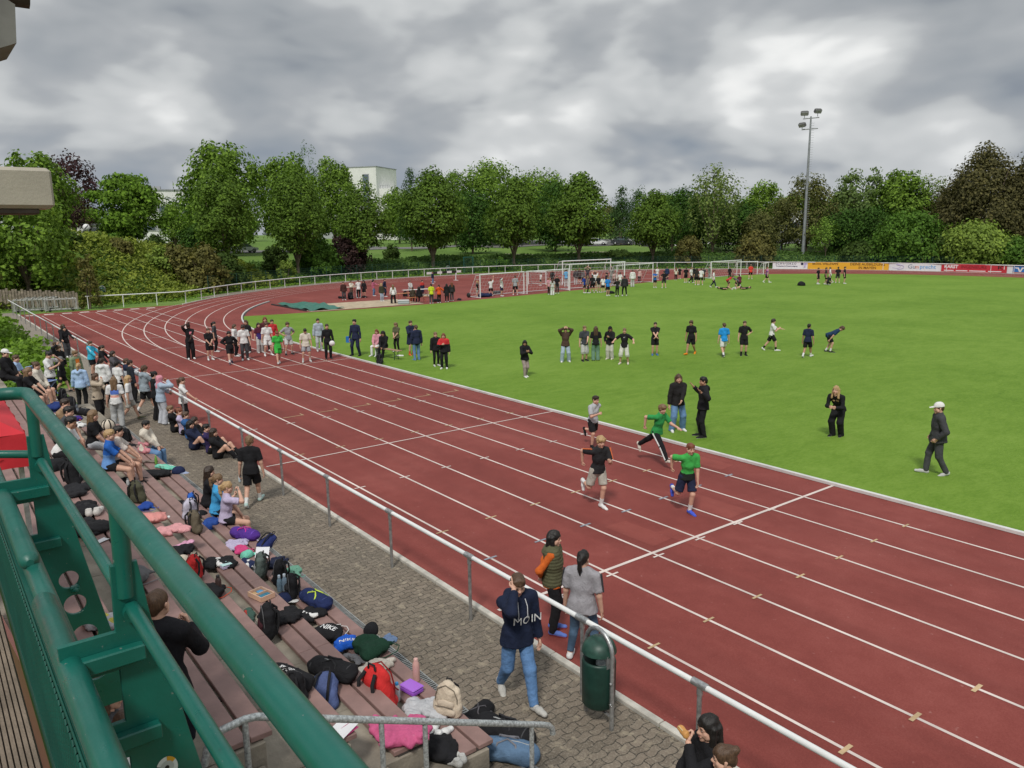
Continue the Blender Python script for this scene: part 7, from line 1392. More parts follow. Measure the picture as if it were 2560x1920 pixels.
def bag(kind, label, x, y, z, rz=0.0, s=1.0, c1=(.02, .02, .02), c2=None, tilt=0.0, var=0, txt=None):
    c2 = c2 or (tuple(q*.92 for q in c1) if kind in ('heap', 'towel') else tuple(min(1, q*1.5+.008) for q in c1)); K = (kind, var)
    NAMES = dict(backpack=('backpack', 'backpack'), duffel=('sports_bag', 'sports bag'), sack=('drawstring_bag', 'drawstring bag'), heap=('jacket', 'clothing'), tote=('handbag', 'handbag'), bottle=('water_bottle', 'bottle'), flask=('water_bottle', 'bottle'), box=('lunch_box', 'lunch box'), openbox=('lunch_box', 'lunch box'), shoes=('trainers', 'shoes'), paper=('paper_sheet', 'paper'), cap=('cap', 'cap'), towel=('towel', 'towel'), ball=('ball', 'ball'), roll=('rolled_mat', 'mat'))
    nm, cat = NAMES[kind]; t = thing(nm, label, cat)
    if kind == 'backpack':
        nz = .010; put('body', part_mesh(K+('b',), lambda: sdfm([((-.08, 0, .09), (-.06, 0, .30), .085, .075), ((.08, 0, .09), (.06, 0, .30), .085, .075), ((0, 0, .08), (0, 0, .34), .09, .075), ((-.09, .01, .07), (.09, .01, .07), .075, .075)], .014, k=.05, noise=nz, ridge=.012, nf=13, seed=var)), c1, t)
        put('pocket', part_mesh(K+('p',), lambda: sdfm([((-.07, .085, .09), (.07, .085, .09), .055, .055), ((-.06, .08, .19), (.06, .08, .19), .045, .045), ((0, .08, .1), (0, .08, .2), .06, .05)], .012, k=.03, noise=.006, nf=22, seed=var)), c2, t)
        put('handle', part_mesh(('bph',), lambda: tubem(([(-.035, -.05, .40), (-.03, -.05, .445), (.03, -.05, .445), (.035, -.05, .40)], .009))), (.02, .02, .022), t)
        for sx in (-1, 1): put('strap', part_mesh(('bps', sx), lambda: tubem(([(sx*.05, -.07, .38), (sx*.07, -.13, .32), (sx*.08, -.13, .2), (sx*.09, -.09, .06)], .016))), (.02, .02, .022), t)
        put('zip', part_mesh(('bpz',), lambda: tubem(([(-.13, .055, .10), (-.135, .06, .25), (-.10, .062, .36), (0, .066, .415), (.10, .062, .36), (.135, .06, .25), (.13, .055, .10)], .0065), ([(-.11, .135, .17), (0, .146, .185), (.11, .135, .17)], .006))), (.10, .10, .105) if max(c1) < .1 else tuple(q*.35 for q in c1), t)
    elif kind == 'duffel':
        put('body', part_mesh(K+('b',), lambda: sdfm([((-.20, 0, .12), (.20, 0, .12), .125, .125), ((-.18, 0, .09), (.18, 0, .09), .12, .12), ((-.1, 0, .17), (.12, 0, .16), .09, .09)], .015, k=.05, noise=.012, ridge=.014, nf=11, seed=var)), c1, t)
        put('side_pocket', part_mesh(K+('p',), lambda: sdfm([((-.11, .11, .10), (.11, .11, .10), .06, .06), ((-.1, .10, .15), (.1, .10, .15), .05, .05)], .013, k=.03, noise=.006, nf=20, seed=var)), c2, t)
        put('handle', part_mesh(('dfh',), lambda: tubem(([(-.1, .09, .19), (-.09, .06, .27), (0, .02, .30), (.09, .06, .27), (.1, .09, .19)], .011), ([(-.1, -.09, .19), (-.09, -.06, .26), (0, 0, .28), (.09, -.06, .26), (.1, -.09, .19)], .011))), c2, t)
        put('zip', part_mesh(('dfz',), lambda: tubem(([(-.24, .0, .22), (-.1, 0, .262), (.1, 0, .258), (.24, 0, .22)], .007))), (.35, .36, .36) if max(c2) < .4 else c2, t)
        put('seam', part_mesh(('dfs',), lambda: tubem(*[([(sx*.235, .115*math.cos(a), .125+.115*math.sin(a)) for a in np.linspace(-.6, 3.7, 14)], .0075) for sx in (-1, 1)])), tuple(min(1, q*2+.03) for q in c1), t)
    elif kind == 'sack':
        put('body', part_mesh(K+('b',), lambda: sdfm([((-.10, -.06, .075), (.10, -.06, .075), .085, .085), ((-.07, .05, .08), (.07, .05, .08), .075, .075), ((0, .1, .08), (.0, .19, .05), .05, .025)], .014, k=.06, noise=.018, ridge=.020, nf=17, seed=var)), c1, t)
        put('cord', part_mesh(('skc',), lambda: tubem(([(0, .20, .05), (.06, .26, .02), (.14, .2, .015), (.18, .05, .015), (.15, -.08, .03)], .006), ([(0, .20, .05), (-.05, .27, .02), (-.13, .22, .015)], .006))), c2, t)
    elif kind == 'heap':
        r_ = np.random.default_rng(var+50); pr = [((-.10, 0, .02), (.11, .02, .03), .12, .11, (0, 0, 1), 2.0)]
        for i in range(8): a = r_.uniform(0, 6.28); q = r_.uniform(.05, .15); c_ = A3(math.cos(a)*q*1.2, math.sin(a)*q*.8, r_.uniform(.02, .05)); d_ = r_.uniform(0, 6.28); e_ = A3(math.cos(d_), math.sin(d_), 0)*r_.uniform(.05, .11); pr.append((c_-e_, c_+e_, r_.uniform(.045, .075), r_.uniform(.035, .06), (0, 0, 1), 1.5))
        put('cloth', part_mesh(K, lambda: sdfm(pr, .012, k=.025, noise=.014, ridge=.022, nf=24, seed=var, cuts=[((0, 0, 0), (0, 0, -1))])), c1, t)
        put('sleeve', part_mesh(K+('s',), lambda: sdfm([((-.04, .05, .06), (.10, -.09, .05), .045, .040, (0, 0, 1), 1.5), ((.10, -.09, .05), (.20, -.02, .025), .040, .036, (0, 0, 1), 1.6)], .011, k=.03, noise=.008, ridge=.014, nf=30, seed=var, cuts=[((0, 0, 0), (0, 0, -1))])), c2, t)
    elif kind == 'towel':
        put('cloth', part_mesh(K, lambda: sdfm([((-.2, 0, .03), (.2, .03, .03), .07, .06, (0, 0, 1), 1.9), ((-.05, .05, .035), (.15, -.08, .03), .06, .05, (0, 0, 1), 1.7)], .013, k=.04, noise=.010, ridge=.016, nf=26, seed=var, cuts=[((0, 0, 0), (0, 0, -1))])), c1, t)
        put('fold', part_mesh(K+('f',), lambda: sdfm([((-.12, -.04, .06), (.1, -.02, .055), .022, .018)], .008, noise=.006, nf=25)), c2, t)
    elif kind == 'tote':
        put('body', part_mesh(K, lambda: sdfm([((-.11, 0, .05), (.11, 0, .05), .06, .06), ((-.10, 0, .2), (.10, 0, .2), .04, .04), ((0, 0, .06), (0, 0, .22), .07, .045)], .013, k=.04, noise=.010, ridge=.014, nf=16, seed=var)), c1, t)
        put('handle', part_mesh(('tth',), lambda: tubem(([(-.07, .01, .22), (-.06, .02, .33), (0, .03, .37), (.06, .02, .33), (.07, .01, .22)], .011))), c2, t)
    elif kind in ('bottle', 'flask'):
        pf = [(0, 0), (.033, 0), (.036, .01), (.034, .05), (.036, .09), (.034, .13), (.030, .16), (.014, .19), (.013, .205)] if kind == 'bottle' else [(0, 0), (.034, 0), (.037, .012), (.037, .17), (.030, .205), (.018, .225)]
        put('body', part_mesh((kind,), lambda: lathem(pf)), mat('plastic_%.2f_%.2f_%.2f' % tuple(c1), c1, .25, var=.05, spec=.5), t)
        zc = pf[-1][1]; rc = pf[-1][0]; put('lid', part_mesh((kind, 'l'), lambda: lathem([(rc+.004, zc-.012), (rc+.005, zc+.02), (rc, zc+.026), (0, zc+.028)])), mat('plastic_%.2f_%.2f_%.2f' % tuple(c2), c2, .3, var=.05), t)
    elif kind in ('box', 'openbox'):
        pm = mat('plastic_%.2f_%.2f_%.2f' % tuple(c1), c1, .3, var=.04); b = MB()
        if kind == 'box': b.box((0, 0, .03), (.21, .15, .06), bev=.016); b.build('base', pm, t); l = MB(); l.box((0, 0, .068), (.216, .156, .018), bev=.008); l.build('lid', mat('plastic_%.2f_%.2f_%.2f' % tuple(c2), c2, .3, var=.04), t)
        else:
            for cx, cy, sx, sy in ((0, -.085, .25, .01), (0, .085, .25, .01), (-.125, 0, .01, .18), (.125, 0, .01, .18), (0, 0, .008, .16)): b.box((cx, cy, .032), (sx, sy, .055))
            b.box((0, 0, .004), (.25, .17, .008)); b.build('tray', pm, t)
            for q, c_ in (((-.062, .04, .02), (.10, .32, .55)), ((.062, 0, .025), (.03, .17, .26)), ((-.062, -.04, .022), (.50, .33, .16))): l = MB(); l.box(q, (.105, .07 if q[0] < 0 else .15, .03), bev=.008); l.build('food', mat('lunch_%.2f' % c_[0], c_, .5), t)
    elif kind == 'shoes':
        for sx, a in ((-.055, .12), (.06, -.25)):
            o = link('shoe', SHOE, None, t); o.location = (sx, 0, 0); o.rotation_euler = (0, 0, a)
            for i_, c_ in ((0, c1), (1, c2)): o.material_slots[i_].link = 'OBJECT'; o.material_slots[i_].material = fabric(c_)
    elif kind == 'paper':
        V = [(-.105+.21*i/4, -.148+.296*j/4, .004+.02*((i/4-.5)**2*2+(j/4-.5)*.4)+.01) for i in range(5) for j in range(5)]; b = MB(); b.add(V, [(i*5+j, (i+1)*5+j, (i+1)*5+j+1, i*5+j+1) for i in range(4) for j in range(4)]); b.build('sheet', mat('paper_%.2f_%.2f' % (c1[0], c1[1]), c1, .8, var=.03), t)
    elif kind == 'cap':
        put('crown', part_mesh(('capc',), lambda: sdfm([((0, -.02, .02), (0, .02, .03), .085, .08)], .01, noise=.006, nf=25, cuts=[((0, 0, 0), (0, 0, -1))])), c1, t); put('peak', part_mesh(('capp',), lambda: sdfm([((0, .07, .012), (0, .13, .008), .065, .045, (0, 0, 1), 7)], .007)), c2, t)
    elif kind == 'ball':
        b = MB(); b.lathe([(.105*math.sin(a), .105-.105*math.cos(a)) for a in np.linspace(0, math.pi, 15)], 22); b.build('ball_skin', fabric(c1), t)
        q = MB(); [q.tube([(.1065*math.cos(a)*math.cos(w), .1065*math.sin(a)*math.cos(w), .105+.1065*math.sin(w)) for w in np.linspace(-1.2, 1.2, 9)], .011, 5) for a in np.linspace(0, 6.28, 7)[:6]]; q.build('panel', fabric(c2), t)
    if txt:
        size, up_, stx = txt[1], txt[2], txt[0]; bo = t.children[0]; bv = BVHTree.FromPolygons([v.co.copy() for v in bo.data.vertices], [tuple(p.vertices) for p in bo.data.polygons])
        side = txt[3]; o = text_mesh(stx, size, fabric((.72, .72, .72)), Matrix.Identity(4), 'print', t, extr=0.0, bold=size*.02)
        for v in o.data.vertices:
            if side == 'top': a, d = Vector((v.co.x, v.co.y+up_, .6)), Vector((0, 0, -1))
            else: a, d = Vector((-v.co.x, .6, v.co.y+up_)), Vector((0, -1, 0))
            hit = bv.ray_cast(a, d); v.co = hit[0]-d*.006 if hit[0] else Vector((a.x, a.y, .14) if side == 'top' else (a.x, .13, a.z))
    bpy.context.view_layer.update() if False else None
    orient(t, x, y, z, rz, tilt, s)
    if kind in ('duffel', 'sack') and not tilt: t.scale.z *= .74
    elif kind == 'backpack' and not tilt: t.scale.y *= .88; t.scale.z *= .94
    return t
bag('duffel', 'violet and magenta patterned sports bag with a blue pouch on top, lowest bench row', -13.54, 4.27, 0.454, 0.50, 0.95, (0.08, 0.03, 0.24), c2=(0.5, 0.04, 0.28))
bag('heap', 'lilac jumper heaped beside the violet sports bag', -13.25, 4.02, 0.454, -0.73, 1.00, (0.45, 0.4, 0.55))
bag('backpack', 'navy patterned backpack lying right of the lilac jumper', -12.85, 4.29, 0.454, 0.12, 0.85, (0.02, 0.03, 0.12), c2=(0.05, 0.07, 0.2), tilt=-1.00)
bag('sack', 'crimson drawstring bag between lilac jumper and mint cap', -12.94, 4.01, 0.454, -0.36, 0.75, (0.55, 0.06, 0.19))
bag('cap', 'mint cap lying left of the white sheet on the lowest bench row', -12.68, 4.01, 0.454, 0.29, 1.10, (0.16, 0.5, 0.38))
bag('paper', 'white sheet of paper leaning on bags on the lowest bench row', -12.52, 4.21, 0.454, 0.90, 1.10, (0.7, 0.72, 0.75), tilt=0.90)
bag('heap', 'navy and white tops bundled under the mint cap', -12.34, 3.90, 0.454, 0.35, 0.80, (0.016, 0.024, 0.07), c2=(0.66, 0.66, 0.65), var=1)
bag('heap', 'dark navy jacket by the drain, above the grey green backpack', -12.05, 4.27, 0.454, -1.22, 0.90, (0.016, 0.02, 0.045), var=2)
bag('backpack', 'grey green backpack on the lowest bench row', -11.77, 3.93, 0.454, 2.60, 1.00, (0.09, 0.115, 0.105), c2=(0.22, 0.23, 0.24), var=1)
bag('backpack', 'plump black backpack between the grey green and mint ones', -11.32, 4.07, 0.454, 2.40, 1.00, (0.014, 0.014, 0.016), var=2)
bag('sack', 'mint green drawstring bag at the front edge by the drain', -11.52, 4.33, 0.454, -1.36, 0.90, (0.16, 0.36, 0.26), c2=(0.16, 0.5, 0.38), var=1)
bag('bottle', 'clear bluish bottle, left one of the pair beside black backpack', -11.06, 3.95, 0.454, 0.94, 1.15, (0.2, 0.3, 0.38), c2=(0.5, 0.6, 0.7))
bag('bottle', 'clear bluish bottle, right one of the pair beside black backpack', -11.03, 4.02, 0.454, -0.67, 1.20, (0.22, 0.31, 0.4), c2=(0.55, 0.62, 0.7), var=1)
bag('backpack', 'black backpack next to the pair of clear bottles', -10.75, 4.03, 0.454, 2.80, 0.95, (0.014, 0.014, 0.016), var=3)
bag('cap', 'navy cap with white trim below the clear bottles', -10.70, 3.88, 0.454, -0.74, 1.25, (0.016, 0.024, 0.07), c2=(0.66, 0.66, 0.65), var=1)
bag('duffel', 'navy sports bag with neon yellow piping on the lowest bench row', -10.29, 4.20, 0.454, 0.20, 1.00, (0.016, 0.026, 0.09), c2=(0.52, 0.66, 0.08), var=1)
bag('heap', 'black sweater with white print left of the neon piped bag', -10.00, 3.92, 0.454, 1.39, 1.00, (0.014, 0.014, 0.016), c2=(0.66, 0.66, 0.65), var=3)
bag('sack', 'black drawstring bag printed NIKE in white', -9.32, 3.98, 0.454, 0.45, 1.05, (0.014, 0.014, 0.016), c2=(0.66, 0.66, 0.65), var=2, txt=('NIKE', 0.11, -0.03, 'top'))
bag('sack', 'bright blue drawstring bag printed NIKE beside the dark green sack', -8.91, 4.03, 0.454, 1.20, 1.00, (0.02, 0.12, 0.6), c2=(0.66, 0.66, 0.65), var=3, txt=('NIKE', 0.1, -0.06, 'top'))
bag('sack', 'big dark green drawstring bag on the lowest bench row', -8.57, 4.22, 0.454, -0.08, 1.35, (0.012, 0.045, 0.026), c2=(0.02, 0.07, 0.04))
bag('cap', 'black cap lying over the drain behind the dark green sack', -9.05, 4.46, 0.454, 0.94, 1.20, (0.014, 0.014, 0.016), var=2)
bag('heap', 'blue plaid shirt peeping out behind the dark green sack', -8.70, 4.55, 0.454, -0.07, 0.50, (0.15, 0.22, 0.36))
bag('towel', 'grey pouch with strap in front of the dark green sack', -8.53, 3.96, 0.454, 0.39, 0.70, (0.16, 0.16, 0.17))
bag('heap', 'cream jumper lying on the first row above the red backpack', -8.13, 3.99, 0.454, -0.98, 1.10, (0.5, 0.46, 0.4), c2=(0.5, 0.47, 0.42), var=1)
bag('backpack', 'bright red dotted roll top backpack standing on the lowest bench row', -7.36, 3.66, 0.454, 0.30, 1.50, (0.55, 0.03, 0.03), c2=(0.62, 0.05, 0.05))
bag('sack', 'cream fabric bag left of the red dotted backpack', -7.72, 3.51, 0.454, 0.38, 1.10, (0.6, 0.53, 0.43), var=1)
bag('heap', 'hot pink and grey top under the cream fabric bag', -7.60, 3.42, 0.454, 1.03, 0.90, (0.55, 0.06, 0.19), c2=(0.35, 0.35, 0.37), var=2)
bag('flask', 'white sports bottle with blue band right of the red backpack', -7.41, 3.94, 0.454, 0.06, 0.95, (0.55, 0.58, 0.6), c2=(0.03, 0.25, 0.55))
bag('box', 'closed purple lunch box on the lowest bench row', -7.47, 4.17, 0.454, 0.20, 1.15, (0.3, 0.09, 0.55), c2=(0.36, 0.13, 0.62))
bag('flask', 'tall pale pink flask on the front plank above the purple box', -7.63, 4.33, 0.454, 0.68, 1.20, (0.58, 0.34, 0.3), c2=(0.62, 0.38, 0.34), var=1)
bag('heap', 'pale grey sweatshirt left of the cream backpack', -7.05, 4.07, 0.454, 0.48, 1.10, (0.45, 0.46, 0.48), var=3)
bag('backpack', 'cream canvas backpack at the end of the lowest bench row', -6.82, 4.27, 0.454, 3.70, 1.00, (0.58, 0.49, 0.38), c2=(0.56, 0.47, 0.37), var=1)
bag('duffel', 'black open bag with grey lining on the paving behind the cream backpack', -7.06, 4.84, 0.008, -1.22, 0.85, (0.014, 0.014, 0.016), c2=(0.1, 0.095, 0.105), var=2)
bag('shoes', 'pair of white trainers at the bench end above the black handbag', -6.56, 3.94, 0.454, 0.50, 1.00, (0.66, 0.66, 0.65), c2=(0.66, 0.66, 0.68))
bag('heap', 'large pink jacket hanging over the second bench row end', -6.35, 3.39, 0.834, 0.72, 1.35, (0.52, 0.1, 0.22), c2=(0.55, 0.13, 0.25))
bag('sack', 'black handbag with looped strap hanging at the bench end', -6.41, 3.88, 0.384, 0.40, 1.25, (0.014, 0.014, 0.016), c2=(0.014, 0.014, 0.016), var=2)
bag('shoes', 'white trainers with loose laces on the stair below the black handbag', -6.14, 3.93, 0.384, 1.90, 0.85, (0.5, 0.5, 0.48), c2=(0.66, 0.66, 0.65), var=1)
bag('duffel', 'blue and grey sports bag standing open with pink cloth inside at the lower edge', -6.28, 4.70, 0.008, 0.70, 1.15, (0.1, 0.17, 0.27), c2=(0.17, 0.17, 0.19), var=3)
bag('heap', 'pink cloth stuffed into the blue grey sports bag', -6.37, 4.88, 0.008, 0.26, 0.45, (0.62, 0.36, 0.35), var=1)
bag('duffel', 'big black bag on the paving at the end of the lowest bench row', -6.58, 4.88, 0.008, 0.40, 1.20, (0.014, 0.014, 0.016), c2=(0.03, 0.03, 0.033))
bag('backpack', 'brown olive backpack in front of the checked white bag on the second row', -13.41, 3.39, 0.834, 0.10, 1.00, (0.12, 0.1, 0.07), c2=(0.14, 0.115, 0.08), var=2)
bag('backpack', 'white and lilac checked bag behind the brown olive backpack', -14.13, 3.53, 0.834, 2.00, 0.95, (0.48, 0.46, 0.55), c2=(0.52, 0.5, 0.6), var=3)
bag('backpack', 'bright blue backpack tucked under the second bench row', -15.87, 4.01, 0.384, 2.60, 0.95, (0.03, 0.12, 0.48), c2=(0.04, 0.18, 0.55))
bag('sack', 'blue wrinkled bag behind the lilac shirted girl', -14.72, 4.04, 0.384, -0.56, 1.15, (0.025, 0.07, 0.28), var=3)
bag('cap', 'black cap lying above the blue wrinkled bag', -15.35, 4.04, 0.384, -1.31, 1.30, (0.014, 0.014, 0.016), var=3)
bag('heap', 'black cloth beside the bright blue backpack', -16.43, 3.97, 0.384, 1.02, 0.60, (0.014, 0.014, 0.016), var=2)
bag('bottle', 'mint green bottle, left one of two on the tread', -13.49, 3.40, 0.384, -0.08, 1.35, (0.2, 0.48, 0.36), c2=(0.25, 0.5, 0.4), var=2)
bag('bottle', 'mint green bottle, right one of two on the tread', -13.38, 3.51, 0.384, 0.61, 1.40, (0.22, 0.5, 0.38), c2=(0.2, 0.45, 0.36), var=3)
bag('shoes', 'black and white trainers below the mint green bottles', -13.19, 3.37, 0.384, 1.06, 0.90, (0.014, 0.014, 0.016), c2=(0.66, 0.66, 0.65), var=2)
bag('heap', 'black and white jacket right of the mint green bottles', -11.77, 3.27, 0.834, 0.60, 1.05, (0.014, 0.014, 0.016), c2=(0.66, 0.66, 0.65), var=3)
bag('box', 'mint lunch box with lilac base on the second bench row', -11.61, 3.32, 0.834, 0.10, 1.00, (0.45, 0.4, 0.55), c2=(0.45, 0.66, 0.66), var=1)
bag('openbox', 'open lunch box with a blue tray on the second bench row', -10.27, 3.40, 0.834, 0.25, 1.25, (0.62, 0.4, 0.28))
bag('backpack', 'black backpack with red trim hanging over the second bench row', -9.14, 3.08, 0.834, 2.90, 1.10, (0.014, 0.014, 0.016), c2=(0.05, 0.015, 0.02), var=1)
bag('heap', 'black rain jacket right of the red trimmed backpack', -9.46, 3.38, 0.834, 1.18, 1.15, (0.014, 0.014, 0.016))
bag('towel', 'green and red cloth on the tread left of the red trimmed backpack', -9.93, 3.09, 0.764, -0.29, 0.80, (0.05, 0.1, 0.08), c2=(0.4, 0.05, 0.04), var=1)
bag('duffel', 'plain black bag slumped on the second bench row', -7.78, 3.32, 0.834, 0.50, 1.00, (0.014, 0.014, 0.016), c2=(0.022, 0.022, 0.024), var=1)
bag('backpack', 'blue and grey striped backpack lying on the second row tread', -7.36, 2.97, 0.764, 0.84, 1.00, (0.08, 0.11, 0.24), c2=(0.3, 0.34, 0.38), tilt=-0.90, var=2)
bag('duffel', 'black bag printed adidas on the third bench row', -7.32, 2.64, 1.214, 3.50, 0.95, (0.014, 0.014, 0.016), c2=(0.02, 0.02, 0.022), var=2, txt=('adidas', 0.085, 0.02, 'top'))
bag('backpack', 'black rucksack below the adidas bag', -7.02, 2.57, 1.214, 1.00, 0.80, (0.014, 0.014, 0.016), var=3)
bag('paper', 'white sheet under the magenta booklet on the third bench row', -6.27, 2.74, 1.214, 0.50, 0.95, (0.72, 0.72, 0.74), var=1)
bag('paper', 'magenta booklet lying on the white sheet of the third bench row', -6.23, 2.77, 1.214, 0.30, 0.62, (0.36, 0.03, 0.13), var=2)
bag('heap', 'blue and white cloth over the edge of the third row near the booklet', -7.08, 2.84, 0.764, -0.16, 0.90, (0.03, 0.06, 0.22), c2=(0.5, 0.5, 0.52), var=1)
bag('backpack', 'dark blue backpack standing at the foot of the stair', -7.37, 2.46, 0.384, 0.50, 1.25, (0.015, 0.028, 0.11))
bag('heap', 'salmon pink hoodie spread on the third bench row', -13.37, 2.64, 1.214, 1.22, 1.40, (0.6, 0.25, 0.23), c2=(0.6, 0.27, 0.25), var=2)
bag('heap', 'pale pink trousers hanging beside the salmon hoodie', -12.63, 2.83, 1.214, 1.06, 1.00, (0.62, 0.3, 0.31), var=3)
bag('towel', 'rolled pink umbrella at the edge of the third bench row', -11.87, 2.80, 1.214, -1.13, 0.80, (0.62, 0.32, 0.45), var=2)
bag('heap', 'white paper bag and wrapping right of the salmon hoodie', -13.30, 2.84, 1.214, -1.02, 0.55, (0.66, 0.66, 0.65))
bag('backpack', 'olive green backpack on the third row behind the boys shoes', -14.49, 2.75, 1.214, 0.60, 1.00, (0.075, 0.075, 0.048), c2=(0.085, 0.085, 0.055), var=1)
bag('sack', 'royal blue bag half under the olive green backpack', -14.03, 2.79, 1.214, -0.79, 0.75, (0.02, 0.06, 0.28))
bag('heap', 'black jacket on the third bench row left of the cream cap', -11.68, 2.63, 1.214, 1.30, 1.15, (0.014, 0.014, 0.016), var=1)
bag('cap', 'cream cap on the third bench row', -11.21, 2.60, 1.214, -0.18, 1.35, (0.6, 0.53, 0.43))
bag('backpack', 'red black and white backpack on the third bench row', -10.54, 2.61, 1.214, 2.40, 0.95, (0.5, 0.03, 0.03), c2=(0.014, 0.014, 0.016), var=2)
bag('sack', 'black bag beside the brown tumbler on the third bench row', -9.94, 2.62, 1.214, 0.35, 1.10, (0.014, 0.014, 0.016), c2=(0.5, 0.07, 0.03), var=1)
bag('flask', 'dark brown tumbler on the third bench row', -9.93, 2.74, 1.214, -0.56, 1.05, (0.045, 0.028, 0.026), c2=(0.02, 0.018, 0.018), var=2)
bag('sack', 'grey drawstring bag on the fourth row seen past the railing post', -10.16, 1.79, 1.594, 0.02, 1.25, (0.13, 0.13, 0.135), var=2)
bag('backpack', 'black backpack with loop on the fourth bench row behind the railing', -15.02, 1.86, 1.594, 0.30, 1.15, (0.014, 0.014, 0.016), var=3)
bag('heap', 'charcoal hoodie on the fourth row below the looped backpack', -14.48, 1.83, 1.594, -0.32, 1.30, (0.022, 0.022, 0.025), var=2)
bag('heap', 'black coat with white labels left of the white trainers, fourth row', -13.42, 1.74, 1.594, -0.42, 1.30, (0.014, 0.014, 0.016), c2=(0.03, 0.03, 0.032), var=3)
bag('shoes', 'white trainers lying on the fourth bench row', -13.12, 1.85, 1.594, 1.40, 1.15, (0.55, 0.53, 0.5), c2=(0.66, 0.66, 0.65), var=3)
bag('heap', 'black crumpled jacket below the white trainers on the fourth row', -12.45, 1.67, 1.594, 0.24, 1.40, (0.018, 0.018, 0.02))
bag('sack', 'black bag behind the white shirted boy on the fourth row', -16.37, 1.77, 1.594, 0.24, 1.40, (0.014, 0.014, 0.016), var=3)
bag('paper', 'small white note on the fourth bench plank', -11.86, 1.74, 1.594, 0.50, 0.55, (0.72, 0.72, 0.72), var=3)
bag('heap', 'grey and yellow jersey glimpsed left of the lower railing post', -8.33, 1.18, 1.974, 1.13, 1.00, (0.4, 0.4, 0.42), c2=(0.5, 0.45, 0.1), var=1)
bag('tote', 'pink handbag on the lap side of the cream hoodie', -20.80, 4.24, 0.454, 0.51, 1.20, (0.58, 0.24, 0.27), c2=(0.58, 0.24, 0.27))
bag('bottle', 'pink drinking bottle on the first row beside a grey pouch', -19.87, 3.93, 0.454, 1.20, 0.90, (0.45, 0.05, 0.15), c2=(0.3, 0.03, 0.1))
bag('towel', 'taupe pouch between pink and green bottles', -19.81, 4.12, 0.454, 1.00, 0.70, (0.2, 0.16, 0.14), var=3)
bag('bottle', 'green drinking bottle at the front edge of the lowest row', -19.55, 4.21, 0.454, 1.37, 0.95, (0.14, 0.32, 0.06), c2=(0.2, 0.4, 0.1), var=1)
bag('towel', 'mint towel spread at the front of the lowest bench row', -18.99, 4.29, 0.454, 0.48, 1.20, (0.16, 0.5, 0.38), c2=(0.25, 0.58, 0.46))
bag('cap', 'navy patterned cap right of the mint towel', -18.46, 4.44, 0.454, -0.94, 1.50, (0.016, 0.024, 0.07), c2=(0.3, 0.35, 0.5), var=1)
bag('heap', 'long black jacket trailing between first and second row', -18.56, 3.95, 0.454, 1.01, 1.50, (0.014, 0.014, 0.016), c2=(0.02, 0.02, 0.022), var=2)
bag('backpack', 'black and grey backpack left of the cream hoodie', -22.31, 4.11, 0.454, 1.30, 0.95, (0.014, 0.014, 0.016), c2=(0.22, 0.23, 0.24))
bag('heap', 'black cloth below the black and grey backpack', -21.86, 3.93, 0.384, 1.13, 1.20, (0.014, 0.014, 0.016), var=3)
bag('ball', 'cream and black ball between the long haired girl and the bench', -22.17, 3.71, 0.834, 0.19, 1.50, (0.6, 0.53, 0.43), c2=(0.014, 0.014, 0.016))
bag('backpack', 'black backpack with grey front panel in the left pile of bags', -23.23, 3.08, 1.214, -0.20, 1.15, (0.014, 0.014, 0.016), c2=(0.2, 0.22, 0.25), var=1)
bag('duffel', 'black sports bag right of the grey panelled backpack', -24.86, 3.51, 0.834, 0.60, 1.00, (0.014, 0.014, 0.016), var=3)
bag('sack', 'navy bag left of the grey panelled backpack', -23.99, 2.77, 1.214, -0.81, 1.50, (0.02, 0.04, 0.16))
bag('heap', 'violet and red clothing in front of the grey panelled backpack', -22.32, 2.90, 1.214, 0.93, 1.10, (0.06, 0.03, 0.2), c2=(0.45, 0.03, 0.06))
bag('heap', 'white and black striped jersey near the dark haired boys', -21.52, 2.94, 1.214, 0.21, 1.00, (0.66, 0.66, 0.65), c2=(0.014, 0.014, 0.016), var=1)
bag('backpack', 'black backpack on the tier behind the girl in black trousers', -25.61, 3.18, 1.144, -0.60, 1.00, (0.014, 0.014, 0.016), var=2)
bag('heap', 'white shirt lying left of the violet clothing', -21.04, 2.37, 1.594, -1.22, 0.90, (0.66, 0.66, 0.65), var=2)
bag('bottle', 'yellow green bottle on the tier by the cream patterned bag', -26.34, 2.93, 1.144, 0.99, 1.20, (0.36, 0.46, 0.12), c2=(0.4, 0.5, 0.15), var=2)
bag('tote', 'cream patterned bag on the tier at the far left', -26.18, 2.77, 1.144, 1.37, 1.30, (0.55, 0.52, 0.45), c2=(0.014, 0.014, 0.016), var=1)
bag('bottle', 'orange bottle lying behind the blue jersey boy', -15.81, 2.37, 1.594, -1.15, 1.10, (0.62, 0.2, 0.05), c2=(0.6, 0.2, 0.05), tilt=1.50, var=3)
bag('sack', 'black bag under the legs of the blue jersey boy', -17.25, 3.07, 0.764, 0.84, 1.10, (0.014, 0.014, 0.016), var=1)
bag('flask', 'white bottle in front of the black bag under the boys legs', -16.91, 3.07, 0.764, -0.25, 0.90, (0.55, 0.56, 0.57), c2=(0.4, 0.4, 0.4), var=3)
bag('backpack', 'black backpack on the grass in front of the two seated girls', -31.34, 16.53, 0.020, -0.98, 1.20, (0.014, 0.014, 0.016), var=3)
bag('flask', 'small white container lying on the grass right of the brown bench', -32.67, 18.52, 0.020, -0.58, 1.40, (0.66, 0.66, 0.65), c2=(0.1, 0.1, 0.1), tilt=1.50)
bag('sack', 'black bag on the grass at the feet of the bright blue shirt', -52.69, 52.22, 0.020, 0.75, 2.00, (0.014, 0.014, 0.016), var=2)
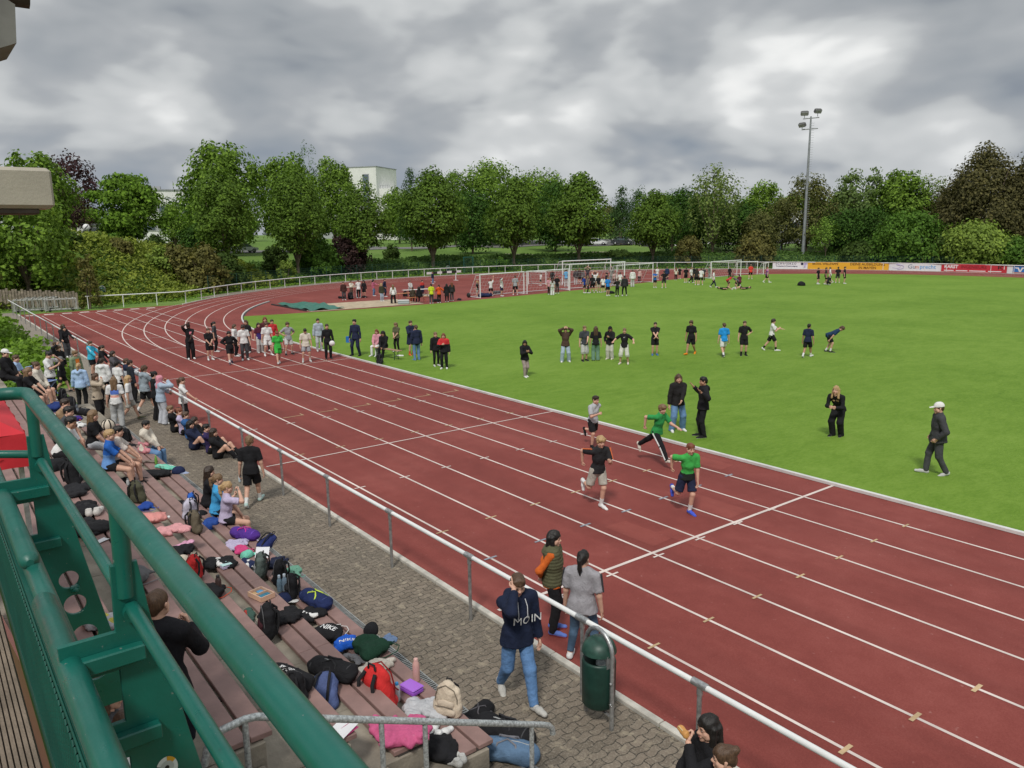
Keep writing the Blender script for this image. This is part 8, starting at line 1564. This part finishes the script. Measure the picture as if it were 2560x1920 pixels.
bag('cap', 'black round cap shaped bag alone on the far grass', -46.03, 73.13, 0.020, 1.04, 4.20, (0.014, 0.014, 0.016), var=2)
bag('heap', 'navy covers heaped inside the wheeled goal', -58.60, 42.04, 0.020, -1.28, 3.40, (0.016, 0.024, 0.07), var=3)
bag('sack', 'grey round bag beside the navy covers in the goal', -60.09, 44.48, 0.020, 0.32, 2.60, (0.06, 0.06, 0.065), var=3)
bag('backpack', 'black backpack at the feet of the cream hoodie by the high table', -65.07, 31.67, 0.008, -1.27, 1.70, (0.014, 0.014, 0.016))
bag('sack', 'black bag left of the brown jacket by the high table', -66.51, 31.46, 0.008, 0.61, 1.60, (0.014, 0.014, 0.016))
bag('sack', 'black bag right of the high table on the red surface', -65.81, 33.37, 0.008, -0.47, 1.40, (0.014, 0.014, 0.016), var=1)
bag('box', 'grey and white equipment case at the corner of the sand pit', -57.34, 32.69, 0.008, 1.07, 4.50, (0.35, 0.42, 0.42), c2=(0.55, 0.58, 0.58), var=2)
bag('backpack', 'black and white backpack at the left end of the picnic table', -64.20, 36.81, 0.008, 1.35, 1.30, (0.014, 0.014, 0.016), c2=(0.66, 0.66, 0.65), var=1)
bag('heap', 'cream jumper hanging at the right end of the picnic table', -62.79, 38.18, 0.008, 0.02, 2.40, (0.6, 0.53, 0.43))
bag('sack', 'black bag behind the orange hoodie at the grass edge', -57.34, 35.88, 0.008, 1.40, 1.80, (0.014, 0.014, 0.016), var=2)
bag('towel', 'dark strip of clothing on the grass edge right of the picnic group', -57.23, 38.21, 0.008, -0.53, 1.80, (0.014, 0.014, 0.016), var=1)
t = thing('camping_chair', 'folding chair with pale blue tube frame on the upper tier far left', 'chair', (-26.9, 2.9, 1.14), R(40))
b = MB()
for sy in (-.24, .24): b.tube([(-.26, sy, 0), (.24, sy, .45)], .016, 7); b.tube([(.26, sy, 0), (-.24, sy, .45), (-.34, sy, .9)], .016, 7)
b.tube([(-.34, -.24, .9), (-.34, .24, .9)], .016, 7); b.tube([(.24, -.24, .45), (.24, .24, .45)], .016, 7); b.build('frame', mat('pale_blue_tube', (.32, .44, .70), .4), t)
b = MB(); b.box((0, 0, .455), (.46, .46, .02)); b.build('seat', fabric((.05, .09, .25)), t); b = MB(); b.box((-.295, 0, .70), (.03, .44, .34), M=Matrix.Rotation(-.22, 4, 'Y')); b.build('backrest', fabric((.05, .09, .25)), t)

# ================================================================ BALCONY ABOVE THE STEPS
def paint_mat():
    m = bpy.data.materials.new('green_gloss'); m.use_nodes = True; T = NT(m.node_tree); co = T.n('ShaderNodeTexCoord').outputs['Object']
    c = T.ramp(T.noise(co, 4, 5, .6), [(.3, (.004, .090, .068)), (.7, (.007, .122, .094))])
    c = T.mix(T.ramp(T.noise(co, 1.6, 6, .7), [(.56, 0.0), (.70, .45)]), c, (.045, .105, .082))
    c = T.mix(T.ramp(T.noise(co, 75, 2, .5), [(.735, 0.0), (.75, .85)]), c, (.17, .19, .17))
    c = T.mix(T.ramp(T.noise(co, 22, 4, .6), [(.66, 0.0), (.74, .4)]), c, (.02, .045, .035))
    bp = T.n('ShaderNodeBump', {'Height': T.noise(co, 45, 4), 'Strength': .14, 'Distance': .006})
    b_ = T.n('ShaderNodeBsdfPrincipled', {'Base Color': c, 'Roughness': T.ramp(T.noise(co, 12, 4), [(.3, .26), (.7, .48)]), 'Specular IOR Level': .5, 'Normal': bp})
    T.n('ShaderNodeOutputMaterial', {'Surface': b_}); return m
GP = paint_mat()
GPD = mat('green_panel', (.005, .075, .055), .5, .0, .1, 5)
t = thing('balcony_railing', 'green painted steel balcony railing with cut out bracket plates in the foreground', 'railing', (0, 0, 0))
YR, ZR = .38, 5.12
b = MB(); cr = [(-4.14+.10*(1-math.sin(a)), YR-.02-.10*(1-math.cos(a)), ZR) for a in np.linspace(0, math.pi/2, 7)]
pts = [(1.5, YR, ZR), (-1, YR, ZR), (-3.9, YR, ZR)]+[(-4.16-.09*math.sin(a), YR-.10*(1-math.cos(a)), ZR) for a in np.linspace(0, math.pi/2, 8)]+[(-4.25, -.4, ZR), (-4.25, -2.2, ZR)]
b.tube(pts, .030, 20); b.build('top_rail', GP, t)
b = MB(); b.tube([(1.5, YR, 4.80), (-3.98, YR, 4.84)], .019, 14); b.tube([(-4.05, YR, 4.86), (-4.2, .2, 4.86), (-4.25, -2.2, 4.86)], .019, 12); b.build('middle_rail', GP, t)
for x in (-4.02, -2.24, -.46):
    b = MB(); b.tube([(x, YR-.01, 4.86), (x, YR-.005, 5.11)], .024, 14); b.tube([(x-.03, YR, 4.815), (x+.03, YR, 4.815)], .026, 12); po = b.build('post', GP, t)
def plate(x, parent):
    outer = [(.405, 4.955), (.425, 4.78), (.46, 4.61), (.50, 4.37), (.55, 4.10), (.60, 3.84), (.66, 3.55), (.26, 3.55), (.225, 4.0), (.205, 4.45), (.195, 4.765), (.335, 4.765), (.340, 4.955)]
    holes = [[(.255, 4.655), (.335, 4.655), (.335, 4.495), (.255, 4.495)], [(.285, 4.385), (.335, 4.385), (.335, 3.95), (.285, 3.95)]]+[[(cy+r_*math.cos(a), cz+r_*1.0*math.sin(a)) for a in np.linspace(0, 2*math.pi, 29)[:-1]] for cy, cz, r_ in ((.432, 4.245, .044), (.445, 4.115, .050), (.470, 3.945, .058), (.495, 3.76, .058))]
    cu = bpy.data.curves.new('plate', 'CURVE'); cu.dimensions = '2D'; cu.fill_mode = 'BOTH'; cu.extrude = .007; cu.bevel_depth = .0015; cu.bevel_resolution = 0
    for pl in [outer]+holes:
        sp = cu.splines.new('POLY'); sp.points.add(len(pl)-1); sp.use_cyclic_u = True
        for q, (a, c_) in zip(sp.points, pl): q.co = (a, c_, 0, 1)
    o = bpy.data.objects.new('plate', cu); me = bpy.data.meshes.new_from_object(o); bpy.data.objects.remove(o); bpy.data.curves.remove(cu)
    me.transform(Matrix(((0, 0, 1, x), (1, 0, 0, 0), (0, 1, 0, 0), (0, 0, 0, 1)))); me.polygons.foreach_set('use_smooth', [False]*len(me.polygons)); po = link('bracket_plate', me, GP, parent)
    for z0, ya, yb in ((4.70, .215, .398), (4.447, .235, .418)):
        bb = MB(); bb.box((x+.024, (ya+yb)/2, z0), (.034, yb-ya, .046), bev=.004); bb.build('cross_bar', GP, po)
    bb = MB(); bb.box((x+.02, .45, 4.20), (.03, .040, .030), M=Matrix.Rotation(.15, 4, 'X'), bev=.006); bb.lathe([(0, 0), (.013, 0), (.013, .012), (.007, .018), (0, .019)], 12, (x+.035, .45, 4.20), 0, Matrix.Rotation(R(90), 4, 'Y')); bb.build('bolt', GP, po)
    return po
plate(-4.02, t); pb = plate(-2.24, t)
for (xa, xb, y, z, r_) in ((-6.5, -3.12, .222, 4.705, .034), (-3.28, -2.45, .234, 4.665, .033), (-2.72, 1.2, .218, 4.70, .035)):
    b = MB(); b.tube([(xa, y, z), (xb, y, z)], r_, 18, round_end=True); b.build('lower_rail', GP, t)
b = MB()
for k in range(150):
    x = -6.2+.036*k
    for s in (-1, 1): b.tube([(x, .185, 4.60), (x+s*.13, .185, 4.40), (x, .185, 4.20)], .0055, 4, caps=False)
for k in range(6): b.tube([(-6.3, .185, 4.19+.09*k), (0, .185, 4.19+.09*k)], .004, 4, caps=False)
b.build('mesh_panel', GPD, t)
b = MB(); b.box((-3, .195, 4.155), (6.6, .03, .07)); b.box((-3, .20, 4.63), (6.6, .024, .05)); b.box((-3, .215, 4.05), (6.6, .05, .16)); b.build('panel_frame', GPD, t)
# sticker on the nearer plate: round badge with black, red and gold stripes
def disc(name, m, r0, x, cy, cz, sq=1.0, a0=0, a1=2*math.pi, parent=None):
    me = MB(); n = 26; V = [(x, cy, cz)]+[(x, cy+r0*math.cos(a), cz+r0*sq*math.sin(a)) for a in np.linspace(a0, a1, n)]; me.add(V, [(0, i, i+1) for i in range(1, n)]); return me.build(name, m, parent)
sy, sz, sx = .425, 4.305, -2.2305
stk = thing('sticker', 'round white badge sticker with black, red and gold stripes on the green plate', 'sticker', (0, 0, 0))
disc('backing', WIN, .030, sx+.0005, sy, sz, 1.25, parent=stk); disc('black_stripe', BLACK, .030, sx+.001, sy, sz, 1.25, 2.7, 3.6, stk); disc('red_stripe', ink('flag_red', (.55, .02, .03)), .030, sx+.001, sy, sz, 1.25, 3.6, 4.5, stk); disc('gold_stripe', ink('gold', (.72, .36, .03)), .030, sx+.001, sy, sz, 1.25, .6, 1.5, stk)
disc('emblem', mat('badge_grey', (.52, .52, .52), .4), .019, sx+.002, sy, sz+.004, 1.1, parent=stk); disc('emblem_core', BLACK, .006, sx+.003, sy, sz+.004, 1.2, parent=stk)
DECK = mat('deck_board', (.21, .165, .125), .7, var=.16, vscale=6, bump=.3, bscale=80)
b = MB()
for k in range(78): b.box((-3.2, .145-.0175*k, 4.09), (8.4, .0125, .024))
b.box((-3.2, -.52, 4.055), (8.4, 1.36, .03)); tag(b.build('balcony_deck', DECK), 'grooved brown grey balcony deck at the lower left corner', 'deck')
# --- roof beams of the stand
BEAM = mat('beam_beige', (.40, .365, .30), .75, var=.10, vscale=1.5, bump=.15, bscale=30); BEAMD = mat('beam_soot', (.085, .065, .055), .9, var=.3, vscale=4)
t = thing('roof_beam', 'beige box beam of the grandstand roof at the left edge', 'beam')
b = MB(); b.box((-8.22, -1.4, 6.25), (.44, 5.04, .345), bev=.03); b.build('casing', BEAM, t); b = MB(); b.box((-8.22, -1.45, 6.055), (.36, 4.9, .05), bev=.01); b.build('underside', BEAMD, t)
t = thing('roof_girder', 'dark weathered roof girder end in the upper left corner', 'beam')
b = MB(); b.prism([(-3, 6.78), (.50, 6.78), (.615, 6.83), (.63, 7.02), (.50, 7.10), (-3, 7.10)], 0, -5.5, -5.02); b.build('girder_casing', mat('girder_grey', (.17, .165, .155), .8, var=.2, vscale=3), t)
b = MB(); b.tube([(-5.15, -3, 6.72), (-5.15, .40, 6.74)], .06, 12); b.build('conduit', BEAMD, t); b = MB(); b.tube([(-5.3, -3, 7.2), (-5.2, .72, 7.16)], .11, 14); b.build('gutter_pipe', BEAMD, t)
# --- red canopy beside the balcony
REDC = mat('canopy_red', (.56, .022, .035), .7, var=.07, vscale=2, bump=.2, bscale=9)
t = thing('pavilion_canopy', 'red pop up canopy with sagging roof and black logo stroke behind the railing', 'canopy', (-9.5, -.83, 1.9))
b = MB(); n = 12
for q in range(4):
    V = []; 
    for i in range(n+1):
        for j in range(n+1):
            f = j/n; w = (1-f)*1.5; s_ = (2*i/n-1)*w; z = 2.22+.95*f-.16*math.sin(math.pi*f)*(1-(2*i/n-1)**2); V.append(Matrix.Rotation(q*math.pi/2, 4, 'Z') @ Vector((w, s_, z)))
    b.add(V, [(i*(n+1)+j, (i+1)*(n+1)+j, (i+1)*(n+1)+j+1, i*(n+1)+j+1) for i in range(n) for j in range(n)], 0, True)
b.build('roof', REDC, t)
b = MB()
for q in range(4):
    V = []
    for i in range(n*2+1):
        for j in range(4): V.append(Matrix.Rotation(q*math.pi/2, 4, 'Z') @ Vector((1.5+.012*math.sin(i*1.9+j), -1.5+3*i/(2*n), 2.22-.105*j+.02*math.sin(i*.9)*(j == 3))))
    b.add(V, [(i*4+j, (i+1)*4+j, (i+1)*4+j+1, i*4+j+1) for i in range(2*n) for j in range(3)], 0, True)
b.build('valance', REDC, t)
b = MB(); b.prism([(.5, 2.10), (.95, 2.02), (1.30, 2.035), (.98, 1.99), (.5, 2.03)], 0, 1.515, 1.522); b.build('logo_stroke', BLACK, t)
for sx_ in (-1.44, 1.44):
    for sy_ in (-1.44, 1.44): b = MB(); b.box((sx_, sy_, 1.1), (.04, .04, 2.2)); b.build('leg', GALV, t)
# --- board with flat shapes and pale pipe seen through the plates
t = thing('painted_board', 'salmon pink painted board with dark blue and red shapes seen through the plate', 'board', (-6.6, .22, 1.9), R(4))
b = MB(); b.box((0, 0, .62), (3.4, .03, 1.24)); b.build('panel', ink('salmon', (.56, .24, .19)), t)
b = MB(); b.prism([(-.9, .85), (-.3, .62), (.2, .9), (.55, .62), (.9, .8), (.9, 1.1), (-.9, 1.1)], 1, .016, .024); b.build('blue_shape', NAVY, t)
b = MB(); [b.prism([(cx+.055*math.cos(a), .4+cz+.12*math.sin(a)) for a in np.linspace(0, 6.28, 13)[:-1]], 1, .016, .026) for cx, cz in ((.3, .1),)]; b.build('red_drop', REDB, t)
t = thing('pale_handrail', 'pale pink tube handrail glimpsed through the round holes of the plate', 'handrail')
b = MB(); b.tube([(-9, .53, 2.9), (-3.6, .53, 2.9)], .030, 12); b.build('tube', mat('pale_pink_tube', (.62, .52, .52), .35), t)
for x in (-8.2, -5.4): b = MB(); b.tube([(x, .53, 1.85), (x, .53, 2.9)], .022, 10); b.build('post', GALV, t)
# --- galvanised stair handrail
t = thing('stair_handrail', 'rough galvanised tube handrail sloping down beside the steps at the lower edge', 'handrail')
zl = lambda y: 2.2-.4545*(y-1.71)
GALV2 = mat('galvanised_spangle', (.42, .445, .445), .45, .45, .30, 42, bump=.2, bscale=90)
b = MB(); b.tube([(-5.5, 1.30, 1.97), (-5.5, 1.335, 2.10), (-5.5, 1.45, 2.20), (-5.5, 1.62, 2.215), (-5.5, 1.71, 2.2), (-5.5, 3, zl(3)), (-5.5, 4.55, zl(4.55)), (-5.5, 4.64, zl(4.64)-.005), (-5.5, 4.69, zl(4.69)-.04), (-5.5, 4.70, zl(4.7)-.10)], .030, 16); b.build('rail', GALV2, t)
for y in (1.62, 2.76, 3.19, 4.42):
    b = MB(); zb = max(0, .19*math.floor((4.30-y)/.395+1)); b.tube([(-5.5, y, zb-.02), (-5.5, y, zl(y)-.01)], .024, 14); b.build('post', GALV2, t)
# --- things held or worn
def held(name, label, cat): return thing(name, label, cat)
t = held('signal_disc', 'white signal disc in the hand of the man in the black jumper', 'disc'); t.location = (-34.18, 15.56, .76); b = MB(); b.lathe([(0, -.012), (.13, -.012), (.13, .012), (0, .012)], 24, (0, 0, 0), 0, UP); b.build('plate', WIN, t); b = MB(); b.tube([(0, 0, .12), (0, 0, .24)], .014, 8); b.build('grip', BLACK, t); t.rotation_euler = (0, 0, R(65))
t = held('ring_binder', 'blue folder held by the man in the navy tracksuit', 'folder'); t.location = (-34.62, 16.62, .80); b = MB(); b.box((0, -.02, 0), (.24, .012, .31), M=Matrix.Rotation(.2, 4, 'X')); b.build('cover', mat('folder_blue', (.03, .20, .60), .4), t); b = MB(); b.box((0, .01, 0), (.24, .012, .31), M=Matrix.Rotation(.1, 4, 'X')); b.build('back_cover', mat('folder_blue', (.03, .20, .6)), t); t.rotation_euler = (0, 0, R(60))
